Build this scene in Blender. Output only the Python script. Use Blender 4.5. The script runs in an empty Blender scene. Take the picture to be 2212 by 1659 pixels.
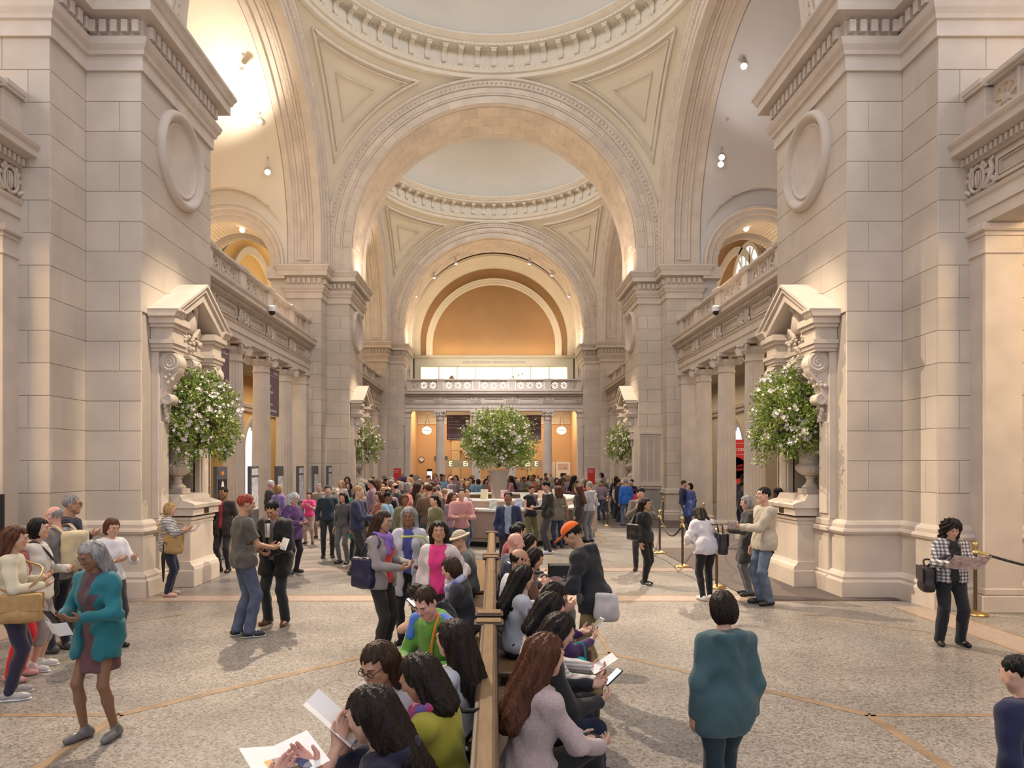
import bpy, math, random
import numpy as np
from mathutils import Vector, Matrix
R = math.radians
SC = bpy.context.scene
COL = SC.collection
random.seed(7); rng = np.random.default_rng(7)

# ------------------------------------------------------------------ camera, world, lights, exposure
F = 1474.7                       # focal length in pixels of the 2212 px wide frame (24 mm shift lens)
VPX, VPY, CAMH = 1067.0, 1004.0, 2.2
cam = bpy.data.cameras.new('camera'); camo = bpy.data.objects.new('camera', cam); COL.objects.link(camo)
camo.location = (0, 0, CAMH); camo.rotation_euler = (R(90), 0, 0)
cam.sensor_width = 36; cam.sensor_fit = 'HORIZONTAL'; cam.lens = 36 * F / 2212
cam.shift_x = (1106 - VPX) / 2212; cam.shift_y = (VPY - 829.5) / 2212
cam.clip_start = .05; cam.clip_end = 200
SC.camera = camo
w = bpy.data.worlds.new('world'); SC.world = w; w.use_nodes = True
w.node_tree.nodes['Background'].inputs[0].default_value = (.90, .90, 1.0, 1)
w.node_tree.nodes['Background'].inputs[1].default_value = 1.2
SC.view_settings.view_transform = 'Standard'; SC.view_settings.look = 'None'
SC.view_settings.gamma = 1; SC.view_settings.use_curve_mapping = False
SC.view_settings.exposure = -0.10

def area(name, loc, target, size, power, color, shape='DISK', size_y=None, spread=180):
    l = bpy.data.lights.new(name, 'AREA'); l.shape = shape; l.size = size
    if size_y: l.size_y = size_y
    l.energy = power; l.color = color; l.spread = R(spread)
    o = bpy.data.objects.new(name, l); COL.objects.link(o); o.location = loc
    o.rotation_euler = (Vector(target) - Vector(loc)).to_track_quat('-Z', 'Y').to_euler(); return o
def spot(name, loc, target, angle, power, color, size=.1, blend=.4):
    l = bpy.data.lights.new(name, 'SPOT'); l.energy = power; l.color = color; l.spot_size = R(angle); l.spot_blend = blend
    l.shadow_soft_size = size
    o = bpy.data.objects.new(name, l); COL.objects.link(o); o.location = loc
    o.rotation_euler = (Vector(target) - Vector(loc)).to_track_quat('-Z', 'Y').to_euler(); return o
B0, PITCH, PT = 11.42, 16.47, 2.8             # first pilaster front, bay pitch, pilaster thickness
YC = [B0 + PT + (k - 1) * PITCH + (PITCH - PT) / 2 for k in range(3)]   # bay centres 4.6, 21.05, 37.5
WARM, GOLD, COOL = (1, .80, .58), (1, .70, .40), (.90, .93, 1.0)
# daylight through the round skylights of the three domes
for k, p in ((0, 600), (1, 620), (2, 720)):
    area('skylight_lamp', (0, YC[k], 21.6), (0, YC[k], 0), 4.4, p, COOL)
# lamps hung in the side vaults and over the gallery
for s in (-1, 1):
    for k in (1, 2):
        c = (1, .91, .78) if s < 0 else (.95, .93, 1)
        spot('vault_lamp', (s * 9.2, YC[k] + 2.6, 14.4), (s * 10.6, YC[k] + 3.5, 18), 150, 460 if s < 0 else 55, c, .15)
        area('gallery_lamp', (s * 10.4, YC[k], 6.5), (s * 10.4, YC[k], 0), 3.2, 330 if s < 0 else 230, WARM, 'RECTANGLE', 9)
        area('balcony_lamp', (s * 11.0, YC[k] + (6 if k == 1 else 0), 8.2), (s * 12.9, YC[k] + (8 if k == 1 else 0), 11), 1.5, 120, GOLD)
    area('gallery_lamp', (s * 10.2, 7.5, 6.5), (s * 9.5, 9.5, 2), 2.5, 520, GOLD, 'RECTANGLE', 4)
# floor spots from the near side vaults
spot('floor_spot', (-8.6, 1.0, 12.5), (-3.6, 7.4, 0), 44, 1500, (1, .82, .60), .15, .7)
spot('floor_spot', (-5.6, 17.6, 13.0), (2.8, 6.0, 0), 54, 15500, (1, .82, .60), .12, .7)
spot('floor_spot', (7.6, 24.0, 13.0), (0.5, 17.0, 0), 56, 13500, (1, .82, .62), .18, .6)
spot('floor_spot', (-7.6, 26.0, 13.0), (-1.5, 20.0, 0), 56, 13500, (1, .82, .62), .18, .6)
# niche spots on the flowers
for s in (-1, 1):
    for k in (0, 1):
        m = B0 + k * PITCH + PT / 2
        spot('niche_spot', (s * 1.2, m - 2.2, 11.0), (s * 5.75, m, 3.3), 26, 3600, (1, .82, .60), .08, .6)
# north lobby and the lunette above it
area('lobby_lamp', (-3.6, 49.0, 6.2), (-3.6, 49.6, 0), 4, 260, WARM, 'RECTANGLE', 2.5)
area('lobby_lamp', (3.6, 49.0, 6.2), (3.6, 49.6, 0), 4, 260, WARM, 'RECTANGLE', 2.5)
area('case_uplight', (0, 47.9, 9.95), (0, 48.9, 12.5), 9.0, 95, (1, .78, .48), 'RECTANGLE', .3)
area('balcony_lamp', (0, 46.0, 8.2), (0, 47.6, 14.5), 9.0, 95, (1, .84, .60), 'RECTANGLE', .5)
# unseen fill light added to brighten the end colonnade
area('hall_fill', (0, 38.0, 14.0), (0, 46, 5.5), 3.0, 270, (.95, .94, 1.0), spread=75)
# hidden uplights added on the cornices and balconies to brighten the arches
for s in (-1, 1):
    for k in (1, 2):
        area('hidden_cornice_lamp', (s * 5.65, B0 + k * PITCH + PT / 2, 10.10), (s * 2.2, B0 + k * PITCH + PT / 2, 17), .5, 250, (1, .76, .54), 'RECTANGLE', 2.2)
        area('hidden_balcony_uplight', (s * 8.2, YC[k], 8.1), (s * 7.6, YC[k], 17), .6, 290 if s < 0 else 110, (1, .80, .56) if s < 0 else (1, .88, .78), 'RECTANGLE', 8)
# unseen fill added on both sides for the pier faces, standing for side windows
for s in (-1, 1): area('window_fill', (s * 12.8, 3.0, 11.0), (-s * 5.5, 13.5, 5.0), 5.0, 620, (.93, .93, 1.0))
area('hall_fill', (0, 15.5, 14.5), (0, 28, 5), 3.0, 300, (1, .95, .92))  # unseen fill added in mid-hall to brighten the far piers
# ------------------------------------------------------------------ materials
def _n(nt, t, **kw):
    n = nt.nodes.new(t)
    for k, v in kw.items(): setattr(n, k, v)
    return n
MATS = {}
def mat(name, col, rough=.7, metal=0, noise=0.0, nscale=6, bump=0.0, bscale=60, emit=None, estr=0, rand=0.0, stretch=(1, 1, 1), coord='Object', spec=.4, wave=None, col2=None, sheen=0):
    if name in MATS: return MATS[name]
    m = bpy.data.materials.new(name); m.use_nodes = True; nt = m.node_tree; b = nt.nodes['Principled BSDF']
    b.inputs['Roughness'].default_value = rough; b.inputs['Metallic'].default_value = metal
    b.inputs['Specular IOR Level'].default_value = spec
    if sheen: b.inputs['Sheen Weight'].default_value = sheen
    c4 = (*col, 1); b.inputs['Base Color'].default_value = c4; m.diffuse_color = c4
    L = nt.links.new
    if noise or bump or rand or wave:
        tc = _n(nt, 'ShaderNodeTexCoord'); mp = _n(nt, 'ShaderNodeMapping'); mp.inputs['Scale'].default_value = stretch
        if coord == 'World':
            ge = _n(nt, 'ShaderNodeNewGeometry'); L(ge.outputs['Position'], mp.inputs[0])
        else: L(tc.outputs[coord], mp.inputs[0])
        out = None
        if noise:
            nz = _n(nt, 'ShaderNodeTexNoise'); nz.inputs['Scale'].default_value = nscale; nz.inputs['Detail'].default_value = 5
            L(mp.outputs[0], nz.inputs[0])
            mx = _n(nt, 'ShaderNodeMix', data_type='RGBA')
            rp = _n(nt, 'ShaderNodeMapRange'); rp.inputs[1].default_value = .3; rp.inputs[2].default_value = .7
            L(nz.outputs[0], rp.inputs[0]); L(rp.outputs[0], mx.inputs[0])
            c2 = col2 or tuple(min(1, c * (1 - noise)) for c in col); c1 = col if col2 else tuple(min(1, c * (1 + noise * .6)) for c in col)
            mx.inputs[6].default_value = (*c1, 1); mx.inputs[7].default_value = (*c2, 1); out = mx.outputs[2]
        if rand:
            oi = _n(nt, 'ShaderNodeObjectInfo'); mr = _n(nt, 'ShaderNodeMapRange')
            mr.inputs[3].default_value = 1 - rand; mr.inputs[4].default_value = 1 + rand
            L(oi.outputs['Random'], mr.inputs[0])
            hs = _n(nt, 'ShaderNodeHueSaturation'); L(mr.outputs[0], hs.inputs['Value'])
            if out: L(out, hs.inputs['Color'])
            else: hs.inputs['Color'].default_value = c4
            out = hs.outputs[0]
        if wave:
            wv = _n(nt, 'ShaderNodeTexWave', bands_direction=wave[0]); wv.inputs['Scale'].default_value = wave[1]; L(mp.outputs[0], wv.inputs[0])
            wv.inputs['Distortion'].default_value = wave[4] if len(wave) > 4 else 0
            rr = _n(nt, 'ShaderNodeMapRange'); rr.inputs[1].default_value = wave[3] - .06; rr.inputs[2].default_value = wave[3] + .06
            L(wv.outputs[1], rr.inputs[0]); mx = _n(nt, 'ShaderNodeMix', data_type='RGBA'); L(rr.outputs[0], mx.inputs[0])
            if out: L(out, mx.inputs[6])
            else: mx.inputs[6].default_value = c4
            mx.inputs[7].default_value = (*wave[2], 1); out = mx.outputs[2]
        if out: L(out, b.inputs['Base Color'])
        if bump:
            n2 = _n(nt, 'ShaderNodeTexNoise'); n2.inputs['Scale'].default_value = bscale; n2.inputs['Detail'].default_value = 3; L(mp.outputs[0], n2.inputs[0])
            bp = _n(nt, 'ShaderNodeBump'); bp.inputs['Strength'].default_value = bump; bp.inputs['Distance'].default_value = .02
            L(n2.outputs[0], bp.inputs['Height']); L(bp.outputs[0], b.inputs['Normal'])
    if emit:
        b.inputs['Emission Color'].default_value = (*emit, 1); b.inputs['Emission Strength'].default_value = estr
    MATS[name] = m; return m
def sr(r, g, b):   # sRGB bytes to linear
    f = lambda c: (c / 255 / 12.92) if c / 255 <= .04045 else ((c / 255 + .055) / 1.055) ** 2.4
    return (f(r), f(g), f(b))
STONE = mat('limestone', (.58, .50, .412), .8, noise=.13, nscale=1.1, bump=.10, bscale=45, rand=.055, coord='World')
STONE2 = mat('carved_limestone', (.58, .50, .42), .8, noise=.10, nscale=2.2, bump=.08, bscale=60, coord='World')
JOINT = mat('mortar_joint', (.45, .385, .325), .9)
PLAST = mat('cream_plaster', (.60, .53, .41), .85, noise=.05, nscale=.6, coord='World')
PLAST2 = mat('plaster_frame', (.62, .56, .46), .8, noise=.06, nscale=3, coord='World')
DOMEP = mat('dome_plaster', (.56, .54, .49), .9, noise=.05, nscale=.4, coord='World')
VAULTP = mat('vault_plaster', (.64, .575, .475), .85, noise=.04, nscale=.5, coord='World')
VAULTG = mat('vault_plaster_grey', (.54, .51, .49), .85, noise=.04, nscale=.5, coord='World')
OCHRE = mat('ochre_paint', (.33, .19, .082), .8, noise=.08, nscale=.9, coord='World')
ORANGE = mat('orange_paint', (.60, .37, .19), .8, noise=.05, nscale=.8, coord='World')
YELLOW = mat('yellow_paint', (.66, .44, .17), .8, noise=.05, nscale=.8, coord='World')
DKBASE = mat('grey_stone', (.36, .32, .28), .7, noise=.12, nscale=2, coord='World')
BRASS = mat('brass', (.60, .42, .18), .28, 1.0)
DKBRASS = mat('dark_bronze', (.16, .11, .065), .35, .85)
BLACK = mat('black_satin', (.012, .012, .014), .45)
WHITE = mat('white_paper', (.80, .79, .78), .7)
WOODL = mat('bench_wood', (.185, .108, .045), .38, noise=.25, nscale=9, stretch=(6, .7, 6), spec=.5)
WOODD = mat('bench_wood_dark', (.085, .05, .03), .35, noise=.2, nscale=9, stretch=(6, .7, 6))
BULB = mat('lamp_glow', (1, .9, .75), .5, emit=(1, .86, .66), estr=16)
LAMPM = mat('lamp_metal', (.55, .5, .45), .4, .6)
RED = mat('red_panel', (.62, .035, .03), .6)
PLUM = mat('plum_banner', (.19, .125, .14), .85)
PLUMD = mat('plum_banner_band', (.10, .05, .065), .85)
LETTER = mat('white_lettering', (.75, .74, .74), .7)

# ------------------------------------------------------------------ objects
def tag(o, label=None, cat=None, group=None, kind=None):
    if label: o['label'] = label
    if cat: o['category'] = cat
    if group: o['group'] = group
    if kind: o['kind'] = kind
    return o
def empty(name, loc=(0, 0, 0), rz=0, parent=None):
    o = bpy.data.objects.new(name, None); COL.objects.link(o); o.location = loc; o.rotation_euler = (0, 0, rz); o.empty_display_size = .1
    if parent: o.parent = parent
    return o
def ob(name, me, parent=None, loc=(0, 0, 0), rot=(0, 0, 0), m=None, scale=None):
    o = bpy.data.objects.new(name, me); COL.objects.link(o); o.location = loc; o.rotation_euler = rot
    if scale: o.scale = scale
    if parent: o.parent = parent
    if m:
        if len(me.materials) == 0: me.materials.append(m)
    return o
class MB:
    def __init__(s): s.v = []; s.f = []; s.mi = []; s.cur = 0
    def add(s, vs, fs):
        n = len(s.v); s.v += [tuple(v) for v in vs]; s.f += [[i + n for i in f] for f in fs]; s.mi += [s.cur] * len(fs); return s
    def box(s, x0, x1, y0, y1, z0, z1, ch=0):
        if x0 > x1: x0, x1 = x1, x0
        if y0 > y1: y0, y1 = y1, y0
        if ch <= 0:
            vs = [(x, y, z) for z in (z0, z1) for y in (y0, y1) for x in (x0, x1)]
            return s.add(vs, [(0, 2, 3, 1), (4, 5, 7, 6), (0, 1, 5, 4), (2, 6, 7, 3), (0, 4, 6, 2), (1, 3, 7, 5)])
        # chamfered box: 24 vertices
        X, Y, Z = (x0, x1), (y0, y1), (z0, z1); vs = []; ix = {}
        for i in (0, 1):
            for j in (0, 1):
                for k in (0, 1):
                    sx, sy, sz = (1 - 2 * i) * ch, (1 - 2 * j) * ch, (1 - 2 * k) * ch
                    for a in range(3):
                        p = [X[i], Y[j], Z[k]]
                        if a != 0: p[0] += sx
                        if a != 1: p[1] += sy
                        if a != 2: p[2] += sz
                        # face-a vertex lies on face a, inset in others
                        ix[i, j, k, a] = len(vs); vs.append(tuple(p))
        g = lambda i, j, k, a: ix[i, j, k, a]; fs = []
        for i in (0, 1): fs.append([g(i, 0, 0, 0), g(i, 0, 1, 0), g(i, 1, 1, 0), g(i, 1, 0, 0)] if i == 0 else [g(i, 0, 0, 0), g(i, 1, 0, 0), g(i, 1, 1, 0), g(i, 0, 1, 0)])
        for j in (0, 1): fs.append([g(0, j, 0, 1), g(1, j, 0, 1), g(1, j, 1, 1), g(0, j, 1, 1)] if j == 0 else [g(0, j, 0, 1), g(0, j, 1, 1), g(1, j, 1, 1), g(1, j, 0, 1)])
        for k in (0, 1): fs.append([g(0, 0, k, 2), g(0, 1, k, 2), g(1, 1, k, 2), g(1, 0, k, 2)] if k == 0 else [g(0, 0, k, 2), g(1, 0, k, 2), g(1, 1, k, 2), g(0, 1, k, 2)])
        for i in (0, 1):
            for j in (0, 1):
                q = [g(i, j, 0, 0), g(i, j, 0, 1), g(i, j, 1, 1), g(i, j, 1, 0)]; fs.append(q if i == j else q[::-1])
            for k in (0, 1):
                q = [g(i, 0, k, 0), g(i, 1, k, 0), g(i, 1, k, 2), g(i, 0, k, 2)]; fs.append(q if i == k else q[::-1])
        for j in (0, 1):
            for k in (0, 1):
                q = [g(0, j, k, 1), g(0, j, k, 2), g(1, j, k, 2), g(1, j, k, 1)]; fs.append(q if j == k else q[::-1])
        for i in (0, 1):
            for j in (0, 1):
                for k in (0, 1):
                    q = [g(i, j, k, 0), g(i, j, k, 2), g(i, j, k, 1)]; fs.append(q if (i + j + k) % 2 == 0 else q[::-1])
        return s.add(vs, fs)
    def lathe(s, prof, c=(0, 0, 0), n=24, arc=1.0, cap=True):
        vs = []; m = len(prof)
        for i in range(n):
            a = 2 * math.pi * arc * i / n
            for (r, z) in prof: vs.append((c[0] + r * math.cos(a), c[1] + r * math.sin(a), c[2] + z))
        fs = []
        for i in range(n):
            i2 = (i + 1) % n
            for j in range(m - 1): fs.append((i * m + j, i2 * m + j, i2 * m + j + 1, i * m + j + 1))
        s.add(vs, fs)
        if cap and prof[0][0] > 1e-6: s.add([vs[i * m] for i in range(n)], [list(range(n))[::-1]])
        if cap and prof[-1][0] > 1e-6: s.add([vs[i * m + m - 1] for i in range(n)], [list(range(n))])
        return s
    def tube(s, pts, r, n=8, cap=True):
        P = [Vector(p) for p in pts]; rs = r if isinstance(r, (list, tuple)) else [r] * len(P); vs = []; up = None
        for i, p in enumerate(P):
            d = (P[min(i + 1, len(P) - 1)] - P[max(i - 1, 0)])
            if d.length < 1e-9: d = Vector((0, 0, 1))
            d.normalize()
            if up is None: up = Vector((0, 0, 1)) if abs(d.z) < .9 else Vector((1, 0, 0))
            a = d.cross(up); a = a.normalized() if a.length > 1e-6 else d.orthogonal().normalized(); b = a.cross(d); up = b
            for k in range(n):
                t = 2 * math.pi * k / n; vs.append(p + (a * math.cos(t) + b * math.sin(t)) * rs[i])
        fs = []
        for i in range(len(P) - 1):
            for k in range(n):
                k2 = (k + 1) % n; fs.append((i * n + k, i * n + k2, (i + 1) * n + k2, (i + 1) * n + k))
        if cap: fs += [list(range(n))[::-1], [(len(P) - 1) * n + k for k in range(n)]]
        return s.add(vs, fs)
    def ribbon(s, pts, wvec, th):
        P = [Vector(p) for p in pts]; W = Vector(wvec); vs = []
        for i, p in enumerate(P):
            d = (P[min(i + 1, len(P) - 1)] - P[max(i - 1, 0)]).normalized(); nn = d.cross(W).normalized() * th
            vs += [p + W + nn, p - W + nn, p - W - nn, p + W - nn]
        fs = []
        for i in range(len(P) - 1):
            for k in range(4): fs.append((i * 4 + k, i * 4 + (k + 1) % 4, (i + 1) * 4 + (k + 1) % 4, (i + 1) * 4 + k))
        fs += [[3, 2, 1, 0], [len(vs) - 4 + k for k in range(4)]]
        return s.add(vs, fs)
    def prism(s, poly, fn, a0, a1):
        """poly of 2D points extruded from a0 to a1; fn(u, v, a) -> xyz"""
        n = len(poly); vs = [fn(u, v, a0) for u, v in poly] + [fn(u, v, a1) for u, v in poly]
        fs = [list(range(n))[::-1], list(range(n, 2 * n))] + [(i, (i + 1) % n, n + (i + 1) % n, n + i) for i in range(n)]
        return s.add(vs, fs)
    def sphere(s, c, r, nu=12, nv=8):
        r = r if isinstance(r, (tuple, list)) else (r, r, r); vs = []; fs = []
        for j in range(1, nv):
            t = math.pi * j / nv
            for i in range(nu):
                p = 2 * math.pi * i / nu; vs.append((c[0] + r[0] * math.sin(t) * math.cos(p), c[1] + r[1] * math.sin(t) * math.sin(p), c[2] + r[2] * math.cos(t)))
        for j in range(nv - 2):
            for i in range(nu): fs.append((j * nu + i, (j + 1) * nu + i, (j + 1) * nu + (i + 1) % nu, j * nu + (i + 1) % nu))
        t0 = len(vs); vs += [(c[0], c[1], c[2] + r[2]), (c[0], c[1], c[2] - r[2])]
        for i in range(nu): fs += [(t0, i, (i + 1) % nu), (t0 + 1, (nv - 2) * nu + (i + 1) % nu, (nv - 2) * nu + i)]
        return s.add(vs, fs)
    def mesh(s, name, mats, smooth=None):
        me = bpy.data.meshes.new(name); me.from_pydata(s.v, [], s.f)
        for m in (mats if isinstance(mats, (list, tuple)) else [mats]): me.materials.append(m)
        if any(s.mi): me.polygons.foreach_set('material_index', s.mi)
        if smooth is not None:
            me.polygons.foreach_set('use_smooth', [True] * len(me.polygons))
            if smooth < 180: me.set_sharp_from_angle(angle=R(smooth))
        fix(me); return me
    def build(s, name, mats, parent=None, loc=(0, 0, 0), rot=(0, 0, 0), smooth=None):
        return ob(name, s.mesh(name, mats, smooth), parent, loc, rot)
import bmesh
def fix(me):
    bm = bmesh.new(); bm.from_mesh(me); bmesh.ops.recalc_face_normals(bm, faces=bm.faces); bm.to_mesh(me); bm.free(); me.update()
def sweep2(mb, path, prof, sgn, closed=True):
    """sweep (offset, z) profile along a plan polyline with mitred corners; sgn picks the outward side"""
    n = len(path); M = len(prof); nor = []
    segs = n if closed else n - 1
    for i in range(segs):
        p, q = path[i], path[(i + 1) % n]; dx, dy = q[0] - p[0], q[1] - p[1]; l = math.hypot(dx, dy); nor.append((-dy / l * sgn, dx / l * sgn))
    vs = []
    for i in range(n):
        if closed: a, b = nor[i - 1], nor[i]
        else: a, b = nor[max(i - 1, 0)], nor[min(i, segs - 1)]
        k = 1 + a[0] * b[0] + a[1] * b[1]; mx, my = ((a[0] + b[0]) / k, (a[1] + b[1]) / k)
        for (o, z) in prof: vs.append((path[i][0] + mx * o, path[i][1] + my * o, z))
    fs = []
    for i in range(segs):
        j = (i + 1) % n
        for k in range(M - 1): fs.append((i * M + k, j * M + k, j * M + k + 1, i * M + k + 1))
    return mb.add(vs, fs)
def arch_sweep(mb, prof, zc, zs, place, n=48, closed=False, a0=0, a1=180):
    """profile of (radius, axial) swept over a stilted semicircle; place(u, a, z) -> xyz"""
    path = []
    if a0 == 0 and zs < zc: path.append((1, None, zs))
    for i in range(n + 1):
        t = R(a0 + (a1 - a0) * i / n); path.append((math.cos(t), math.sin(t), 0))
    if a1 == 180 and zs < zc: path.append((-1, None, zs))
    M = len(prof); vs = []
    for (c, sn, z) in path:
        for (r, a) in prof: vs.append(place(c * r, a, z if sn is None else zc + sn * r))
    fs = []
    for i in range(len(path) - 1):
        for k in range(M if closed else M - 1): fs.append((i * M + k, (i + 1) * M + k, (i + 1) * M + (k + 1) % M, i * M + (k + 1) % M))
    return mb.add(vs, fs)
def text(name, body, size, m, parent, loc, rot, align='LEFT', ext=.002, xs=1.0):
    if not body.strip(): return None
    c = bpy.data.curves.new(name, 'FONT'); c.body = body; c.size = size; c.extrude = ext; c.align_x = align; c.resolution_u = 2
    o = bpy.data.objects.new(name, c); COL.objects.link(o); me = bpy.data.meshes.new_from_object(o); bpy.data.objects.remove(o); bpy.data.curves.remove(c)
    me.materials.clear(); me.materials.append(m); return ob(name, me, parent, loc, rot, scale=(xs, 1, 1))
def px(x, y, d):
    return Vector(((x - VPX) * d / F, d, CAMH + (VPY - y) * d / F))
def copy_tree(o, parent=None):
    c = o.copy(); COL.objects.link(c); c.parent = parent
    for ch in o.children: copy_tree(ch, c)
    return c
# ------------------------------------------------------------------ floor
ZC, ZS, AR = 11.1, 10.0, 6.835                # arch centre height, impost height, bay half width
XP, XM, XO = 5.90, 6.83, 8.18                 # pilaster face, main pier face, pier outer side
TERR = bpy.data.materials.new('terrazzo'); TERR.use_nodes = True
def _terr():
    nt = TERR.node_tree; b = nt.nodes['Principled BSDF']; L = nt.links.new
    ge = _n(nt, 'ShaderNodeNewGeometry'); v = _n(nt, 'ShaderNodeTexVoronoi'); v.inputs['Scale'].default_value = 55
    L(ge.outputs['Position'], v.inputs[0])
    r = _n(nt, 'ShaderNodeValToRGB'); e = r.color_ramp.elements
    e[0].position = 0; e[0].color = (.26, .225, .185, 1); e[1].position = 1; e[1].color = (.67, .625, .575, 1)
    for p, c in ((.22, (.40, .355, .31, 1)), (.5, (.50, .455, .41, 1)), (.8, (.58, .53, .48, 1))):
        x = e.new(p); x.color = c
    sx = _n(nt, 'ShaderNodeSeparateColor'); L(v.outputs['Color'], sx.inputs[0]); L(sx.outputs[0], r.inputs[0])
    n = _n(nt, 'ShaderNodeTexNoise'); n.inputs['Scale'].default_value = .9; n.inputs['Detail'].default_value = 5; L(ge.outputs['Position'], n.inputs[0])
    mr = _n(nt, 'ShaderNodeMapRange'); mr.inputs[1].default_value = .3; mr.inputs[2].default_value = .7; mr.inputs[3].default_value = .40; mr.inputs[4].default_value = .60
    L(n.outputs[0], mr.inputs[0]); hs = _n(nt, 'ShaderNodeHueSaturation'); L(mr.outputs[0], hs.inputs['Value']); L(r.outputs[0], hs.inputs['Color'])
    L(hs.outputs[0], b.inputs['Base Color']); b.inputs['Roughness'].default_value = .34; b.inputs['Specular IOR Level'].default_value = .35
_terr()
STRIP = mat('tan_marble_strip', (.29, .205, .13), .35, noise=.3, nscale=5, coord='World')
PINKB = mat('pink_marble_band', (.38, .295, .24), .35, noise=.12, nscale=8, coord='World')
floor = MB().box(-16, 16, -4, 60, -.3, 0).build('floor', TERR); tag(floor, kind='structure')
def strip(p, q, wd, m=STRIP, z=.003, name='inlay_strip'):
    p, q = Vector((*p, 0)), Vector((*q, 0)); d = q - p; l = d.length
    return MB().box(0, l, -wd / 2, wd / 2, -.01, z).build(name, m, floor, p, (0, 0, math.atan2(d.y, d.x)))
for s in (-1, 1):
    yc = YC[0]
    strip((s * 3.3, yc - 1.4), (s * 3.3, 6.0), .10); strip((s * 3.3, 6.0), (s * 1.36, 7.95), .10)
    strip((s * 3.3, 6.0), (s * 6.1, 6.0), .07); strip((s * 4.55, 10.05), (s * 5.9, 8.8), .05)
    strip((s * 1.36, 7.95), (s * 1.36, 10.3), .06)
    for x in (6.17, 6.75): strip((s * x, -1), (s * x, 10.6), .05)
    strip((s * 6.46, -1), (s * 6.46, 10.6), .53, PINKB, .002, 'inlay_band')
    for k in (1, 2):
        y = YC[k]
        strip((s * 3.3, y - 1.4), (s * 3.3, y + 1.4), .10)
        for t in (-1, 1):
            strip((s * 3.3, y + t * 1.4), (s * 1.36, y + t * 3.35), .10); strip((s * 3.3, y + t * 1.4), (s * 6.1, y + t * 1.4), .07)
            strip((s * 1.36, y + t * 3.35), (s * 1.36, y + t * 5.9), .06)
for k in range(3):
    b, c = B0 + k * PITCH, B0 + k * PITCH + PT
    for y in (b - .15, c + .15):
        strip((-5.9, y), (5.9, y), .45, PINKB, .002, 'inlay_band')
        for dy in (-.27, .27): strip((-5.9, y + dy), (5.9, y + dy), .05)
strip((-1.36, YC[0] + 3.37), (1.36, YC[0] + 3.37), .10)
for k in (1, 2):
    for t in (-1, 1): strip((-1.36, YC[k] + t * 3.37), (1.36, YC[k] + t * 3.37), .10)

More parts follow.
